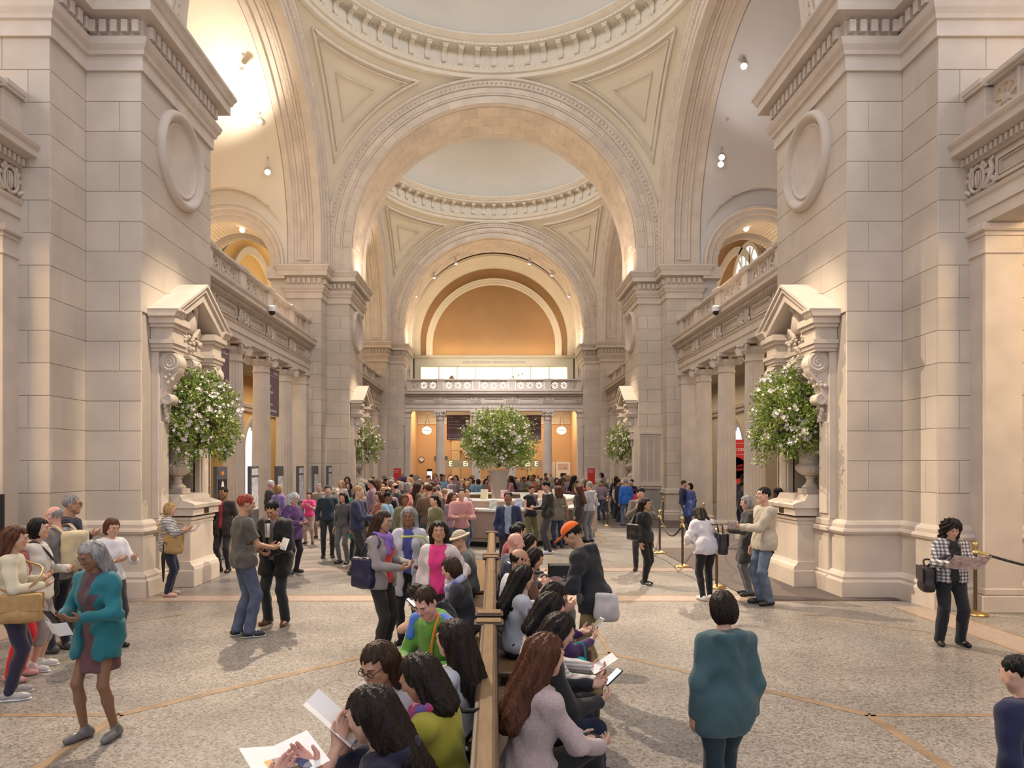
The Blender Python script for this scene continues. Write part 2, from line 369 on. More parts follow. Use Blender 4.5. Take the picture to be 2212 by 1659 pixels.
# ------------------------------------------------------------------ outer shell
for s, nm in ((-1, 'wall_left'), (1, 'wall_right')):
    m = MB()
    x0, x1 = s * 13.2, s * 13.7
    # lower storey with arched openings in the middle of every bay, upper storey plain
    ys = [-2.0]; holes = [(YC[k] - 1.5, YC[k] + 1.5) for k in (1, 2)]
    prev = -2.0
    for (h0, h1) in holes:
        m.box(x0, x1, prev, h0, 0, 7.0); prev = h1
        n = 12
        for i in range(n):
            u0, u1 = -1.5 + 3 * i / n, -1.5 + 3 * (i + 1) / n; zt = 3.0 + math.sqrt(max(0, 2.25 - min(abs(u0), abs(u1)) ** 2))
            m.box(x0, x1, (h0 + h1) / 2 + u0, (h0 + h1) / 2 + u1, zt, 7.0)
    m.box(x0, x1, prev, 60, 0, 7.0)
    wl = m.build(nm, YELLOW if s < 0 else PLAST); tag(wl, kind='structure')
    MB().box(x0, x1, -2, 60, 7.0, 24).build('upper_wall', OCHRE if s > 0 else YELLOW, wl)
    for k in (1, 2):
        pl = lambda u, a, z, k=k, s=s: (s * (13.2 - a), YC[k] + u, z)
        am = MB(); arch_sweep(am, [(1.5, -.4), (1.5, .05), (1.56, .1), (1.78, .1), (1.84, .14), (1.9, .06), (1.9, -.02)], 3.0, 0.05, pl, 20)
        am.build('door_surround', STONE2, wl, smooth=40)
    cm = MB().prism([(0, 5.0), (-.1, 5.02), (-.1, 5.2), (-.22, 5.25), (-.28, 5.4), (-.28, 5.46), (0, 5.46)], lambda u, v, a, s=s: (s * (13.2 + u), a, v), 11, 47)
    cm.build('wall_cornice', STONE2, wl)
    dm = MB()
    for i in range(140): dm.box(s * 13.1, s * 12.99, 12 + i * .25, 12.13 + i * .25, 5.04, 5.17)
    tag(dm.build('dentil_row', STONE2, wl), kind='stuff')
    cl = MB().box(s * 7.75, s * 13.2, -2, 60, 6.95, 7.1).build('ceiling', PLAST); tag(cl, kind='structure')
    # vault over each side bay, with the lunette cross vault towards the far pier
    for k in (1, 2):
        yc = YC[k]; nx, ny = 30, 56; vs = []; fs = []
        for i in range(nx + 1):
            x = 8.18 + (13.2 - 8.18) * i / nx
            for j in range(ny + 1):
                t = math.pi * j / ny; yy = -5.95 * math.cos(t)
                z1 = ZC + math.sqrt(max(0, 5.95 ** 2 - yy * yy)); z2 = 10.65 + math.sqrt(max(0, 2.4 ** 2 - (x - 10.6) ** 2))
                vs.append((s * x, yc + yy, max(z1, z2)))
        for i in range(nx):
            for j in range(ny): q = i * (ny + 1) + j; fs.append((q, q + 1, q + ny + 2, q + ny + 1))
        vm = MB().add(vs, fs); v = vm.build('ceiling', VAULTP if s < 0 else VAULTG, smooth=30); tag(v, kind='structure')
        # wall at the far end of the side bay with a round-headed opening over the balcony
        ya, cx, r, zc = yc + 5.95, 10.5, 1.68, 10.15
        wm = MB(); n = 40
        for i in range(n):
            xa, xb = 8.18 + 5.02 * i / n, 8.18 + 5.02 * (i + 1) / n; xm = (xa + xb) / 2
            zt = 10.7 + math.sqrt(max(0, 2.45 ** 2 - (xm - 10.6) ** 2)) + .1
            zb = zc + math.sqrt(r * r - (xm - cx) ** 2) - .02 if abs(xm - cx) < r - .02 else 7.05
            wm.box(s * xa, s * xb, ya, ya + 2.1, zb, max(zt, zb + .1))
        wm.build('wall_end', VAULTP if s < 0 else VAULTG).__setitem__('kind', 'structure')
        am = MB(); pl = lambda u, a, z, s=s, ya=ya: (s * cx + u, ya - a, z)
        arch_sweep(am, [(r - .02, -2.12), (r - .02, .06), (r + .05, .1), (r + .22, .1), (r + .24, .15), (r + .42, .15), (r + .46, .22), (r + .55, .2), (r + .55, -.02)], zc, 9.95, pl, 32)
        st = STONE2
        a = am.build('trim_%d' % (10 + k + (0 if s < 0 else 4)), [st], smooth=40); tag(a, kind='structure')
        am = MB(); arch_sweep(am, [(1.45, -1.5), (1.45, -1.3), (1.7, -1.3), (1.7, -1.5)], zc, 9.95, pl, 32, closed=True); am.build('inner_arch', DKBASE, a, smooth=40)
        for t in (-1, 1):
            MB().box(s * cx + t * 1.6, s * cx + t * 2.3, ya - .3, ya + .5, 9.5, 9.95).build('impost_block', st, a)
        # flat rib on the balcony back wall seen through the opening
        rm = MB(); pl2 = lambda u, a, z, s=s, yc=yc: (s * (13.2 - a), yc + u, z)
        arch_sweep(rm, [(3.6, 0), (3.6, .18), (4.0, .18), (4.0, 0)], 10.0, 7.2, pl2, 36); rm.build('wall_arch_band', PLAST2, wl, smooth=40)
roof_blocker = MB().box(-14.5, 14.5, 13, 60, 24, 24.3).build('roof_blocker', DKBASE); tag(roof_blocker, kind='structure')  # unseen lid added to stop outside light leaking in
MB().box(-14.5, 14.5, 58, 58.4, 0, 24).build('wall_far_blocker', DKBASE).__setitem__('kind', 'structure')  # unseen back of the shell, added to block outside light

# ------------------------------------------------------------------ pillars
BASEP = [(.16, 0), (.16, .26), (.12, .30), (.13, .34), (.10, .38), (.06, .42), (.06, 1.02), (.10, 1.05), (.12, 1.09), (.10, 1.13), (.07, 1.14), (.07, 1.20), (.04, 1.24), (.0, 1.27), (-.03, 1.27)]
CORN = [(0, 8.77), (.05, 8.77), (.05, 9.0), (.09, 9.02), (.10, 9.08), (.15, 9.16), (.18, 9.26), (.07, 9.28), (.07, 9.58), (.14, 9.60), (.30, 9.62), (.30, 9.80), (.33, 9.82), (.36, 9.9), (.40, 9.96), (.40, 10.02), (-.3, 10.02)]
_blk = {}
def block(wd, h):
    k = (round(wd, 2), round(h, 3))
    if k not in _blk:
        wd, h = k; g = .0025; c = .006
        x0, x1, z0, z1 = -wd / 2 + g, wd / 2 - g, -h / 2 + g, h / 2 - g
        vs = [(x0, .03, z0), (x1, .03, z0), (x1, .03, z1), (x0, .03, z1), (x0, c, z0), (x1, c, z0), (x1, c, z1), (x0, c, z1),
              (x0 + c, 0, z0 + c), (x1 - c, 0, z0 + c), (x1 - c, 0, z1 - c), (x0 + c, 0, z1 - c)]
        fs = [(8, 9, 10, 11)] + [(a, (a + 1) % 4, 4 + (a + 1) % 4, 4 + a) for a in range(4)] + [(4 + a, 4 + (a + 1) % 4, 8 + (a + 1) % 4, 8 + a) for a in range(4)]
        _blk[k] = MB().add(vs, fs).mesh('stone_block', STONE)
    return _blk[k]
def face(parent, p0, p1, outn, z0, z1, rows, splits, skip=None, parity=0):
    """lay a face of stone blocks from plan point p0 to p1; splits: lists of joints as fractions, used row by row"""
    p0, p1 = Vector((*p0, 0)), Vector((*p1, 0)); d = (p1 - p0); l = d.length; d.normalize()
    h = (z1 - z0) / rows; ang = math.atan2(-outn[0] * -1, 0) if False else math.atan2(outn[0], -outn[1])
    for r in range(rows):
        js = [0] + splits[(r + parity) % len(splits)] + [1]
        for a, b in zip(js, js[1:]):
            cc = p0 + d * l * (a + b) / 2; z = z0 + h * (r + .5)
            if skip and skip(cc, z, l * (b - a) / 2): continue
            j = 0.0; o = ob('stone_block', block(l * (b - a), h), parent, (cc.x + outn[0] * j, cc.y + outn[1] * j, z), (0, 0, ang))
def roundel(parent, s, m):
    mb = MB(); prof = [(.875, 0), (.885, .05), (.85, .12), (.80, .14), (.76, .12), (.72, .08), (.70, .03), (.66, .015), (.655, .04), (.63, .05), (.60, .03), (.58, .02), (0, .02)]
    mb.lathe([(r, a) for r, a in prof], n=56, cap=False)
    return mb.build('roundel', STONE2, parent, (s * XP, m, 7.88), (0, R(-90) * s, 0), smooth=50)
DENT = MB().box(-.055, .055, -.1, .02, -.1, .1, .006).mesh('dentil', STONE2)
def pillar(k, s):
    b = B0 + k * PITCH; c = b + PT; m = b + PT / 2; a, a2 = b - .92, c + .92
    path = [(XO, a), (XM, a), (XM, b), (XP, b), (XP, c), (XM, c), (XM, a2), (XO, a2)]
    path = [(s * x, y) for x, y in path]; sg = 1 if s > 0 else -1
    core = MB(); g = .03
    core.box(s * (XM + g), s * (XO - g), a + g, a2 - g, 0, 9.99)
    nz0, nz1, nw = 1.5, 4.02, .66                           # the niche is cut out of the pilaster
    for y0, y1, z0, z1 in ((b + g, c - g, 0, nz0), (b + g, c - g, nz1, 9.99), (b + g, m - nw, nz0, nz1), (m + nw, c - g, nz0, nz1)):
        core.box(s * (XP + g), s * (XM + .05), y0, y1, z0, z1)
    p = core.build('pillar', JOINT); tag(p, kind='structure')
    sweep = MB(); sweep2(sweep, path, BASEP, sg); sweep.build('base_moulding', STONE2, p)
    sweep = MB(); sweep2(sweep, path, CORN, sg); sweep.build('cornice', STONE2, p)
    z0, z1, rows = 1.26, 8.78, 15
    dep = lambda t: t
    aed = lambda cc, z, hw: z < 4.6 and abs(cc.y - m) < 1.02
    face(p, (s * XO, a), (s * XM, a), (0, -1), z0, z1, rows, [[.45], [.75]])
    face(p, (s * XM, a + g), (s * XM, b + g), (-s, 0), z0, z1, rows, [[.62], [.3]])
    face(p, (s * (XM), b), (s * XP, b), (0, -1), z0, z1, rows, [[], [.6]])
    face(p, (s * XP, b + g), (s * XP, c), (-s, 0), z0, z1, rows, [[.3, .72], [.5]] if not k else [[.36, .78], [.55]], aed)
    face(p, (s * XP, c), (s * XM, c), (0, 1), z0, z1, rows, [[], [.6]]) if k < 2 else None
    if k < 2: face(p, (s * XM, c), (s * XM, a2), (-s, 0), z0, z1, rows, [[], [.6]])
    # dentils under the corona
    spots = []
    def run(p0, p1, nrm):
        l = math.hypot(p1[0] - p0[0], p1[1] - p0[1]); n = max(2, round(l / .19))
        for i in range(n):
            t = (i + .5) / n; spots.append((p0[0] + (p1[0] - p0[0]) * t, p0[1] + (p1[1] - p0[1]) * t, math.atan2(nrm[0], -nrm[1])))
    o = .07
    run((s * XO, a - o), (s * (XM - o), a - o), (0, -1)); run((s * (XM - o), a), (s * (XM - o), b - .1), (-s, 0))
    run((s * XM - s * .1, b - o), (s * (XP - o), b - o), (0, -1)); run((s * (XP - o), b), (s * (XP - o), c), (-s, 0))
    for x, y, an in spots: ob('dentil', DENT, p, (x, y, 9.45), (0, 0, an))
    roundel(p, s, m)
    # impost block of the aisle behind the pillar
    MB().box(s * (XO - .05), s * (XO + .42), a + .25, a2 - .25, 7.1, 9.55).box(s * (XO), s * (XO + .55), a + .1, a2 - .1, 9.4, 9.9).build('side_impost', STONE2, p)
    return p
PIL = {}
for k in range(3):
    for s in (-1, 1): PIL[k, s] = pillar(k, s)

# ------------------------------------------------------------------ arches
def voussoirs(parent, place, r0, r1, a, n, name='voussoir', flip=False, soffit=None):
    """wedge blocks on an arch face (between radii r0, r1 at axial a) or on its soffit (between axial soffit[0], soffit[1])"""
    g = .0035
    for i in range(n):
        t0, t1 = math.pi * i / n, math.pi * (i + 1) / n
        rows = [(r0, r1)] if soffit is None else soffit
        for j, (q0, q1) in enumerate(rows):
            off = (.5 * math.pi / n if (j % 2) else 0); mb = MB(); u0, u1 = t0 + off + g / 6, t1 + off - g / 6
            if u1 > math.pi: continue
            vs = []
            for depth in (0, 1):
                for (t, q) in ((u0, q0 + g), (u1, q0 + g), (u1, q1 - g), (u0, q1 - g)):
                    if soffit is None: vs.append(place(math.cos(t) * q, a - depth * .03, ZC + math.sin(t) * q))
                    else: rr = r0 + depth * .03; vs.append(place(math.cos(t) * rr, q, ZC + math.sin(t) * rr))
            mb.add(vs, [(0, 1, 2, 3), (0, 4, 5, 1), (1, 5, 6, 2), (2, 6, 7, 3), (3, 7, 4, 0)])
            mb.build(name, STONE, parent)
def ornament(parent, place, r, a, n, size, name='egg_ornament', drop=(0, 0)):
    mb = MB()
    for i in range(n):
        t = math.pi * (i + .5) / n; c = place(math.cos(t) * r, a, ZC + math.sin(t) * r)
        mb.sphere(c, size, 5, 4)
    nst = int((ZC - ZS) / (math.pi * r / n))
    for sg in (-1, 1):
        for i in range(nst): mb.sphere(place(sg * r, a, ZS + (i + .5) * (ZC - ZS) / nst), size, 5, 4)
    o = mb.build(name, STONE2, parent); tag(o, kind='stuff'); return o
tn = 1
for k in range(3):
    b = B0 + k * PITCH; c = b + PT
    if k == 0: continue
    pl = lambda u, a, z, b=b: (u, b - a, z)
    prof = [(5.80, -PT), (5.80, -PT + .05), (5.74, -PT + .10), (5.76, -PT + .2), (5.84, -PT + .3), (5.84, -.25), (5.86, -.02), (5.87, .0), (6.17, .0), (6.19, .05), (6.24, .06), (6.26, .03), (6.50, .03), (6.52, .09), (6.56, .11), (6.60, .08), (6.74, .10), (6.78, .17), (6.86, .18), (6.88, .1), (6.88, -.1)]
    am = MB(); arch_sweep(am, prof, ZC, ZS, pl, 72); A = am.build('trim_%d' % tn, STONE2, smooth=35); tag(A, kind='structure'); tn += 1
    voussoirs(A, pl, 5.88, 6.16, .02, 30)
    voussoirs(A, pl, 6.275, 6.49, .05, 36)
    voussoirs(A, pl, 5.815, 0, 0, 26, 'soffit_block', soffit=[(-2.45, -1.7), (-1.7, -.95), (-.95, -.22)])
    ornament(A, pl, 6.67, .10, 110, .06)
    # outer body of the transverse wall above the arch
    bm2 = MB(); arch_sweep(bm2, [(6.86, -.1), (6.86, -PT + .1)], ZC, ZS, pl, 48); bm2.build('arch_back', JOINT, A)
for k in (0, 1, 2):
    for s in (-1, 1):
        pl = lambda u, a, z, k=k, s=s: (s * (XM - a), YC[k] + u, z)
        d = XO - XM
        prof = [(5.97, -d), (5.92, -d + .05), (5.92, -d + .25), (6.0, -d + .30), (6.0, -.34), (5.92, -.29), (5.92, -.02), (5.94, .0), (6.12, .0), (6.14, .04), (6.2, .05), (6.22, .03), (6.42, .03), (6.45, .09), (6.5, .1), (6.62, .1), (6.68, .16), (6.80, .17), (6.84, .1), (6.84, -.1)]
        am = MB(); arch_sweep(am, prof, ZC, ZS, pl, 64); A = am.build('trim_%d' % tn, STONE2, smooth=35); tag(A, kind='structure'); tn += 1
        ornament(A, pl, 6.56, .10, 100, .055)
        if k:
            fr = MB(); arch_sweep(fr, [(5.985, -d + .42), (5.95, -d + .42), (5.95, -d + .50), (5.985, -d + .52)], ZC, ZS + .35, pl, 64)
            arch_sweep(fr, [(5.985, -.46), (5.95, -.46), (5.95, -.54), (5.985, -.56)], ZC, ZS + .35, pl, 64)
            for t in (-1, 1):
                fr.box(s * (XM + .42), s * (XM + d - .42), YC[k] + t * 5.95 - .02, YC[k] + t * 5.95 + .04, ZS + .3, ZS + .38)
            fr.build('soffit_frame', STONE2, A, smooth=35)
            voussoirs(A, pl, 5.99, 0, 0, 26, 'soffit_block', soffit=[(-d + .53, -d / 2), (-d / 2, -.57)])
            for t in (-1, 1):
                for x in (XM + .1, XO - .12): MB().box(s * x - .06, s * x + .06, YC[k] + t * 5.88 - .06, YC[k] + t * 5.88 + .06, ZS, ZS + .16, .02).build('foot_block', STONE2, A)

# ------------------------------------------------------------------ domes
CON = MB().prism([(0, 0), (.06, -.02), (.11, .03), (.10, .10), (.06, .16), (.06, .28), (.11, .38), (.22, .44), (.34, .46), (.36, .52), (.36, .57), (0, .57)], lambda u, v, a: (-u, a, v), -.10, .10)
CON.box(-.38, 0, -.13, .13, .53, .585); CON = CON.mesh('console', PLAST2)
for k in (1, 2):
    yc = YC[k]; mb = MB(); nf, nt_ = 24, 10
    for q in range(4):
        vs = []; fs = []
        for i in range(nf + 1):
            ph = math.pi / 2 * i / nf; edge = AR / max(math.cos(ph), math.sin(ph))
            for j in range(nt_ + 1):
                rho = AR + (edge - AR) * j / nt_; z = ZC + math.sqrt(max(0, 2 * AR * AR - rho * rho)); an = ph + q * math.pi / 2
                vs.append((rho * math.cos(an), yc + rho * math.sin(an), z))
        for i in range(nf):
            for j in range(nt_): p = i * (nt_ + 1) + j; fs.append((p, p + 1, p + nt_ + 2, p + nt_ + 1))
        mb.add(vs, fs)
    D = mb.build('ceiling', PLAST, smooth=60); tag(D, kind='structure')
    for q in range(4):
        for ds, dr, rad, nm in ((.40, .28, .06, 'panel_frame'), (.52, .40, .028, 'panel_fillet'), (.86, .78, .022, 'inner_frame')):
            e = AR - ds; rr = AR + dr; x0 = math.sqrt(max(.01, rr * rr - e * e)); pts = []
            for t in np.linspace(0, 1, 12): pts.append((e, x0 + (e - x0) * t))
            for t in np.linspace(0, 1, 12)[1:]: pts.append((e + (x0 - e) * t, e))
            a0, a1 = math.atan2(e, x0), math.atan2(x0, e)
            for t in np.linspace(0, 1, 22)[1:]: pts.append((rr * math.cos(a0 + (a1 - a0) * t), rr * math.sin(a0 + (a1 - a0) * t)))
            P = []
            for x, y in pts:
                an = math.atan2(y, x) + q * math.pi / 2; rho = math.hypot(x, y); sc = .996
                P.append((rho * math.cos(an) * sc, yc + rho * math.sin(an) * sc, ZC + math.sqrt(max(0, 2 * AR * AR - rho * rho)) * sc))
            MB().tube(P, rad, 6).build(nm, PLAST2, D, smooth=60)
    ring = MB().lathe([(6.86, 17.88), (6.74, 17.93), (6.74, 18.08), (6.66, 18.12), (6.62, 18.24), (6.60, 18.30), (6.66, 18.34), (6.78, 18.40), (6.78, 18.98), (6.50, 19.01), (6.36, 19.03), (6.33, 19.05), (6.33, 19.13), (6.26, 19.17), (6.20, 19.24), (6.12, 19.30), (6.12, 19.36), (6.22, 19.37), (6.22, 19.40)], (0, yc, 0), 96, cap=False)
    ring = ring.build('dome_ring', PLAST2, D, smooth=35)
    for i in range(62):
        an = 2 * math.pi * (i + .5) / 62; ob('console', CON, ring, (6.78 * math.cos(an), yc + 6.78 * math.sin(an), 18.42), (0, 0, an))
    egg = MB()
    for rr, zz, n, sz in ((6.63, 18.27, 200, .045), (6.33, 19.09, 230, .032), (6.70, 18.93, 190, .04)):
        for i in range(n):
            an = 2 * math.pi * i / n; egg.sphere((rr * math.cos(an), yc + rr * math.sin(an), zz), sz, 5, 4)
    tag(egg.build('egg_ornament', PLAST2, ring), kind='stuff')
    prof = []
    for t in np.linspace(0, 1, 14):
        r = 6.22 + (2.3 - 6.22) * t; prof.append((r, 19.40 + 3.0 * (math.sqrt(max(0, 1 - (r / 6.25) ** 2)) - .098)))
    prof += [(2.3, 22.8)]
    MB().lathe(prof, (0, yc, 0), 72, cap=False).build('dome_shell', DOMEP, D, smooth=60)

# ------------------------------------------------------------------ colonnades, entablatures, balustrades (built once, then copied)
def volute(mb, c, d, r=.14, th=.018):
    """spiral scroll in the vertical plane of direction d"""
    d = Vector(d).normalized(); pts = []
    for i in range(26):
        t = i / 25; a = t * 4.6 * math.pi; rr = r * (1 - .82 * t); pts.append(Vector(c) + d * rr * math.cos(a) + Vector((0, 0, rr * math.sin(a))))
    mb.tube(pts, [.03 - .012 * i / 25 for i in range(26)], 6)
    n = Vector((-d.y, d.x, 0))
    vs = []; N = 14
    for sgn in (-1, 1):
        for i in range(N): a = 2 * math.pi * i / N; vs.append(Vector(c) + d * r * .92 * math.cos(a) + Vector((0, 0, r * .92 * math.sin(a))) + n * th * sgn)
    mb.add(vs, [list(range(N))[::-1], list(range(N, 2 * N))] + [(i, (i + 1) % N, N + (i + 1) % N, N + i) for i in range(N)])
def make_column():
    root = empty('fluted_column')
    MB().box(-.42, .42, -.42, .42, 0, .14, .01).lathe([(.41, .14), (.43, .18), (.41, .23), (.35, .25), (.34, .29), (.37, .31), (.37, .35), (.33, .37), (.305, .40)], n=32).build('base', STONE2, root, smooth=40)
    vs = []; N = 20; per = 6; zs = [.40, .44, .5, 1.7, 2.9, 4.0, 4.9, 5.1, 5.16, 5.2]
    for zi, z in enumerate(zs):
        rr = .305 - .045 * ((z - .4) / 4.8) ** 1.5; fl = 0 if zi in (0, len(zs) - 1) else 1
        for i in range(N * per):
            f = (i % per) / per; dpt = (.028 * math.sin(math.pi * (f - .12) / .88) if f > .12 else 0) * fl
            a = 2 * math.pi * i / (N * per); vs.append(((rr - dpt) * math.cos(a), (rr - dpt) * math.sin(a), z))
    n = N * per; fs = []
    for j in range(len(zs) - 1):
        for i in range(n): fs.append((j * n + i, j * n + (i + 1) % n, (j + 1) * n + (i + 1) % n, (j + 1) * n + i))
    MB().add(vs, fs).build('shaft', STONE2, root, smooth=35)
    cp = MB().lathe([(.26, 5.18), (.285, 5.2), (.285, 5.24), (.26, 5.26), (.26, 5.40), (.30, 5.43), (.34, 5.50), (.34, 5.56), (.30, 5.62)], n=28)
    for sx in (-1, 1):
        for sy in (-1, 1): volute(cp, (sx * .315, sy * .315, 5.53), (sx, sy, 0), .135)
    ab = []
    for i in range(4):
        a = i * math.pi / 2
        for (x, y) in ((.41, -.37), (.34, -.15), (.32, 0), (.34, .15), (.41, .37)): ab.append((x * math.cos(a) - y * math.sin(a), x * math.sin(a) + y * math.cos(a)))
    cp.prism(ab, lambda u, v, a: (u, v, a), 5.68, 5.80)
    for i in range(4): a = i * math.pi / 2; cp.sphere((.36 * math.cos(a), .36 * math.sin(a), 5.66), .06, 7, 5)
    for i in range(24): a = 2 * math.pi * i / 24; cp.sphere((.345 * math.cos(a), .345 * math.sin(a), 5.53), (.03, .03, .045), 5, 4)
    cp.build('capital', STONE2, root, smooth=40)
    return root
REL = MB()
REL.sphere((0, -.02, 0), (.09, .05, .14), 12, 8); REL.tube([(.15 * math.cos(a), -.04, .19 * math.sin(a)) for a in np.linspace(0, 2 * math.pi, 20)], .03, 6)
for sx in (-1, 1):
    REL.tube([(sx * .14, -.03, -.18), (sx * .26, -.05, -.1), (sx * .33, -.05, .03), (sx * .28, -.04, .15), (sx * .34, -.03, .21)], [.04, .045, .04, .035, .02], 6)
    REL.tube([(sx * .2, -.03, -.2), (sx * .34, -.04, -.19), (sx * .40, -.03, -.1), (sx * .36, -.03, -.06)], [.03, .035, .03, .02], 6)
    for q in range(3): REL.tube([(sx * (.03 + .025 * q), -.075 + .012 * q, -.10), (sx * (.035 + .03 * q), -.085 + .014 * q, 0), (sx * (.03 + .025 * q), -.07 + .012 * q, .11)], [.008, .014, .008], 5)
    for i in range(5): REL.sphere((sx * (.12 + .05 * i), -.04, .19 - .075 * i + .02 * (i % 2)), (.045, .03, .045), 6, 4)
REL = REL.mesh('frieze_relief', STONE2, 60)
PAN = MB()
def _pan():
    h = .29; n = 32; rr = .225; sq = []; ci = []
    for i in range(n):
        a = 2 * math.pi * (i + .5) / n; k = h / max(abs(math.cos(a)), abs(math.sin(a))); sq.append((k * math.cos(a), k * math.sin(a))); ci.append((rr * math.cos(a), rr * math.sin(a)))
    vs = [(x, y, z) for y in (-.06, .06) for (x, z) in sq + ci]; fs = []
    for i in range(n):
        j = (i + 1) % n
        fs += [(i, j, n + j, n + i), (2 * n + i, 3 * n + i, 3 * n + j, 2 * n + j), (n + i, n + j, 3 * n + j, 3 * n + i), (i, 2 * n + i, 2 * n + j, j)]
    PAN.add(vs, fs)
    for i in range(8):
        a = math.pi / 4 * i + math.pi / 8; c, s_ = math.cos(a), math.sin(a); q = []
        for (r, w_) in ((.06, .018), (.235, .03)): q += [(c * r - s_ * w_, s_ * r + c * w_), (c * r + s_ * w_, s_ * r - c * w_)]
        PAN.prism([q[0], q[1], q[3], q[2]], lambda u, v, a_: (u, a_, v), -.05, .05)
    PAN.lathe([(.0, -.07), (.06, -.065), (.075, -.05), (.075, .05), (.06, .065), (0, .07)], n=14)
    # hub axis along y
    k0 = len(PAN.v) - 14 * 6
    for i in range(k0, len(PAN.v)): x, y, z = PAN.v[i]; PAN.v[i] = (x, z, y)
_pan(); PAN = PAN.mesh('pierced_panel', STONE2)
PED = MB().box(-.225, .225, -.03, .33, 7.12, 7.80, .008).box(-.26, .26, -.08, .38, 7.12, 7.22, .01).box(-.27, .27, -.09, .39, 7.80, 7.84).box(-.25, .25, -.11, .41, 7.84, 7.94, .015).mesh('pedestal', STONE2)
HALF = 5.96
def make_entablature():
    e = empty('entablature')
    pr = lambda poly, nm, mm=STONE2: MB().prism(poly, lambda u, v, a: (a, u, v), -HALF, HALF).build(nm, mm, e)
    pr([(.55, 5.8), (0, 5.8), (0, 5.98), (-.03, 5.98), (-.03, 6.17), (-.06, 6.2), (-.08, 6.25), (.55, 6.25)], 'architrave')
    fz = pr([(.5, 6.25), (.03, 6.25), (.03, 6.74), (.5, 6.74)], 'frieze')
    pr([(.5, 6.74), (-.01, 6.74), (-.05, 6.76), (-.05, 6.87), (-.13, 6.89), (-.26, 6.91), (-.28, 6.92), (-.28, 7.02), (-.31, 7.05), (-.33, 7.09), (-.33, 7.13), (.5, 7.13)], 'cornice')
    d = MB()
    for i in range(120): x = -HALF + .05 + i * .0985; d.box(x, x + .055, -.12, -.04, 6.765, 6.865)
    tag(d.build('dentil_row', STONE2, e), kind='stuff')
    for x in (-5.7, -3.6, -1.2, 1.2, 3.6, 5.7): ob('frieze_relief', REL, e, (x, .02, 6.5))
    for x in (-4.65, -2.4, 0, 2.4, 4.65):
        hw = .68
        m = MB()
        for a, b_ in ((.0, .05), (.07, .085)):
            m.box(x - hw + a, x + hw - a, -.02 + a * .1, .04, 6.32 + a, 6.32 + b_); m.box(x - hw + a, x + hw - a, -.02 + a * .1, .04, 6.67 - b_, 6.67 - a)
            m.box(x - hw + a, x - hw + b_, -.02 + a * .1, .04, 6.32 + a, 6.67 - a); m.box(x + hw - b_, x + hw - a, -.02 + a * .1, .04, 6.32 + a, 6.67 - a)
        m.build('frieze_panel', STONE2, e)
    return e
def make_balustrade():
    e = empty('balustrade')
    MB().box(-HALF, HALF, -.02, .32, 7.13, 7.23, .008).build('plinth', STONE2, e)
    MB().box(-HALF, HALF, 0, .30, 7.80, 7.83).box(-HALF, HALF, -.05, .35, 7.83, 7.93, .02).build('handrail', STONE2, e)
    for x in (-5.75, -3.6, -1.2, 1.2, 3.6, 5.75): ob('pedestal', PED, e, (x, 0, 0))
    for c in (-4.68, -2.4, 0, 2.4, 4.68):
        for i in (-1, 0, 1): ob('pierced_panel', PAN, e, (c + i * .61, .15, 7.515))
        for i in (-1.5, -.5, .5, 1.5): MB().box(c + i * .61 - .025, c + i * .61 + .025, .05, .25, 7.22, 7.81).build('panel_post', STONE2, e)
    return e
ANTA = MB().box(-.19, .19, .02, .58, 0, 5.8, .006).box(-.25, .25, -.04, .62, 0, .25, .01).box(-.22, .22, -.01, .6, .25, .36, .02).box(-.22, .22, -.01, .6, 5.35, 5.42, .01).box(-.21, .21, 0, .6, 5.62, 5.68).box(-.27, .27, -.06, .64, 5.68, 5.8, .02).mesh('side_pilaster', STONE2)
col0 = make_column(); ent0 = make_entablature(); bal0 = make_balustrade(); first = True
def put(o, loc, rz, label, cat, group=None, copy=True):
    c = copy_tree(o) if copy else o
    c.location = loc; c.rotation_euler = (0, 0, rz); tag(c, label, cat, group); return c
SIDES = [((-7.3, YC[0]), 90, 'beside the nearest pier on the side with the striped-shirt woman', False), ((7.3, YC[0]), -90, 'above the plaid-shirt woman beside the nearest pier', False),
         ((-7.3, YC[1]), 90, 'behind the man in black with a silver thermos', True), ((7.3, YC[1]), -90, 'behind the man in the beige jacket', True),
         ((-7.3, YC[2]), 90, 'in the second bay beyond the red-haired man', True), ((7.3, YC[2]), -90, 'beyond the stone tablet, in the second bay', True), ((0, 45.5), 0, 'across the end of the hall', True)]
ordn = {-3.6: 'first', -1.2: 'second', 1.2: 'third', 3.6: 'fourth'}
for n, ((x, y), rz, where, cols) in enumerate(SIDES):
    a = R(rz); put(ent0, (x, y, 0), a, 'carved stone entablature with dentils ' + where, 'entablature', copy=n > 0)
    put(bal0, (x, y, 0), a, 'pierced stone balustrade ' + where.replace('beside the nearest pier on the side with', 'at the nearest pier by'), 'balustrade', copy=n > 0)
    for t in (-1, 1):
        wx, wy = x + math.cos(a) * t * 5.78, y + math.sin(a) * t * 5.78
        kk = max(0, min(2, round((wy - B0) / PITCH))); ob('side_pilaster', ANTA, PIL[kk, 1 if wx > 0 else -1], (wx, wy, 0), (0, 0, a))
    if cols:
        for t in (-3.6, -1.2, 1.2, 3.6):
            q = t if rz >= 0 else -t
            lx, ly = t, .28
            wx, wy = x + math.cos(a) * lx - math.sin(a) * ly, y + math.sin(a) * lx + math.cos(a) * ly
            nm = ordn[q]
            lab = '%s fluted Ionic column from the near end, %s' % (nm, where) if rz else '%s fluted Ionic column from the wall clock, %s' % (nm, where)
            put(col0, (wx, wy, 0), a, lab, 'column', copy=not first); first = False

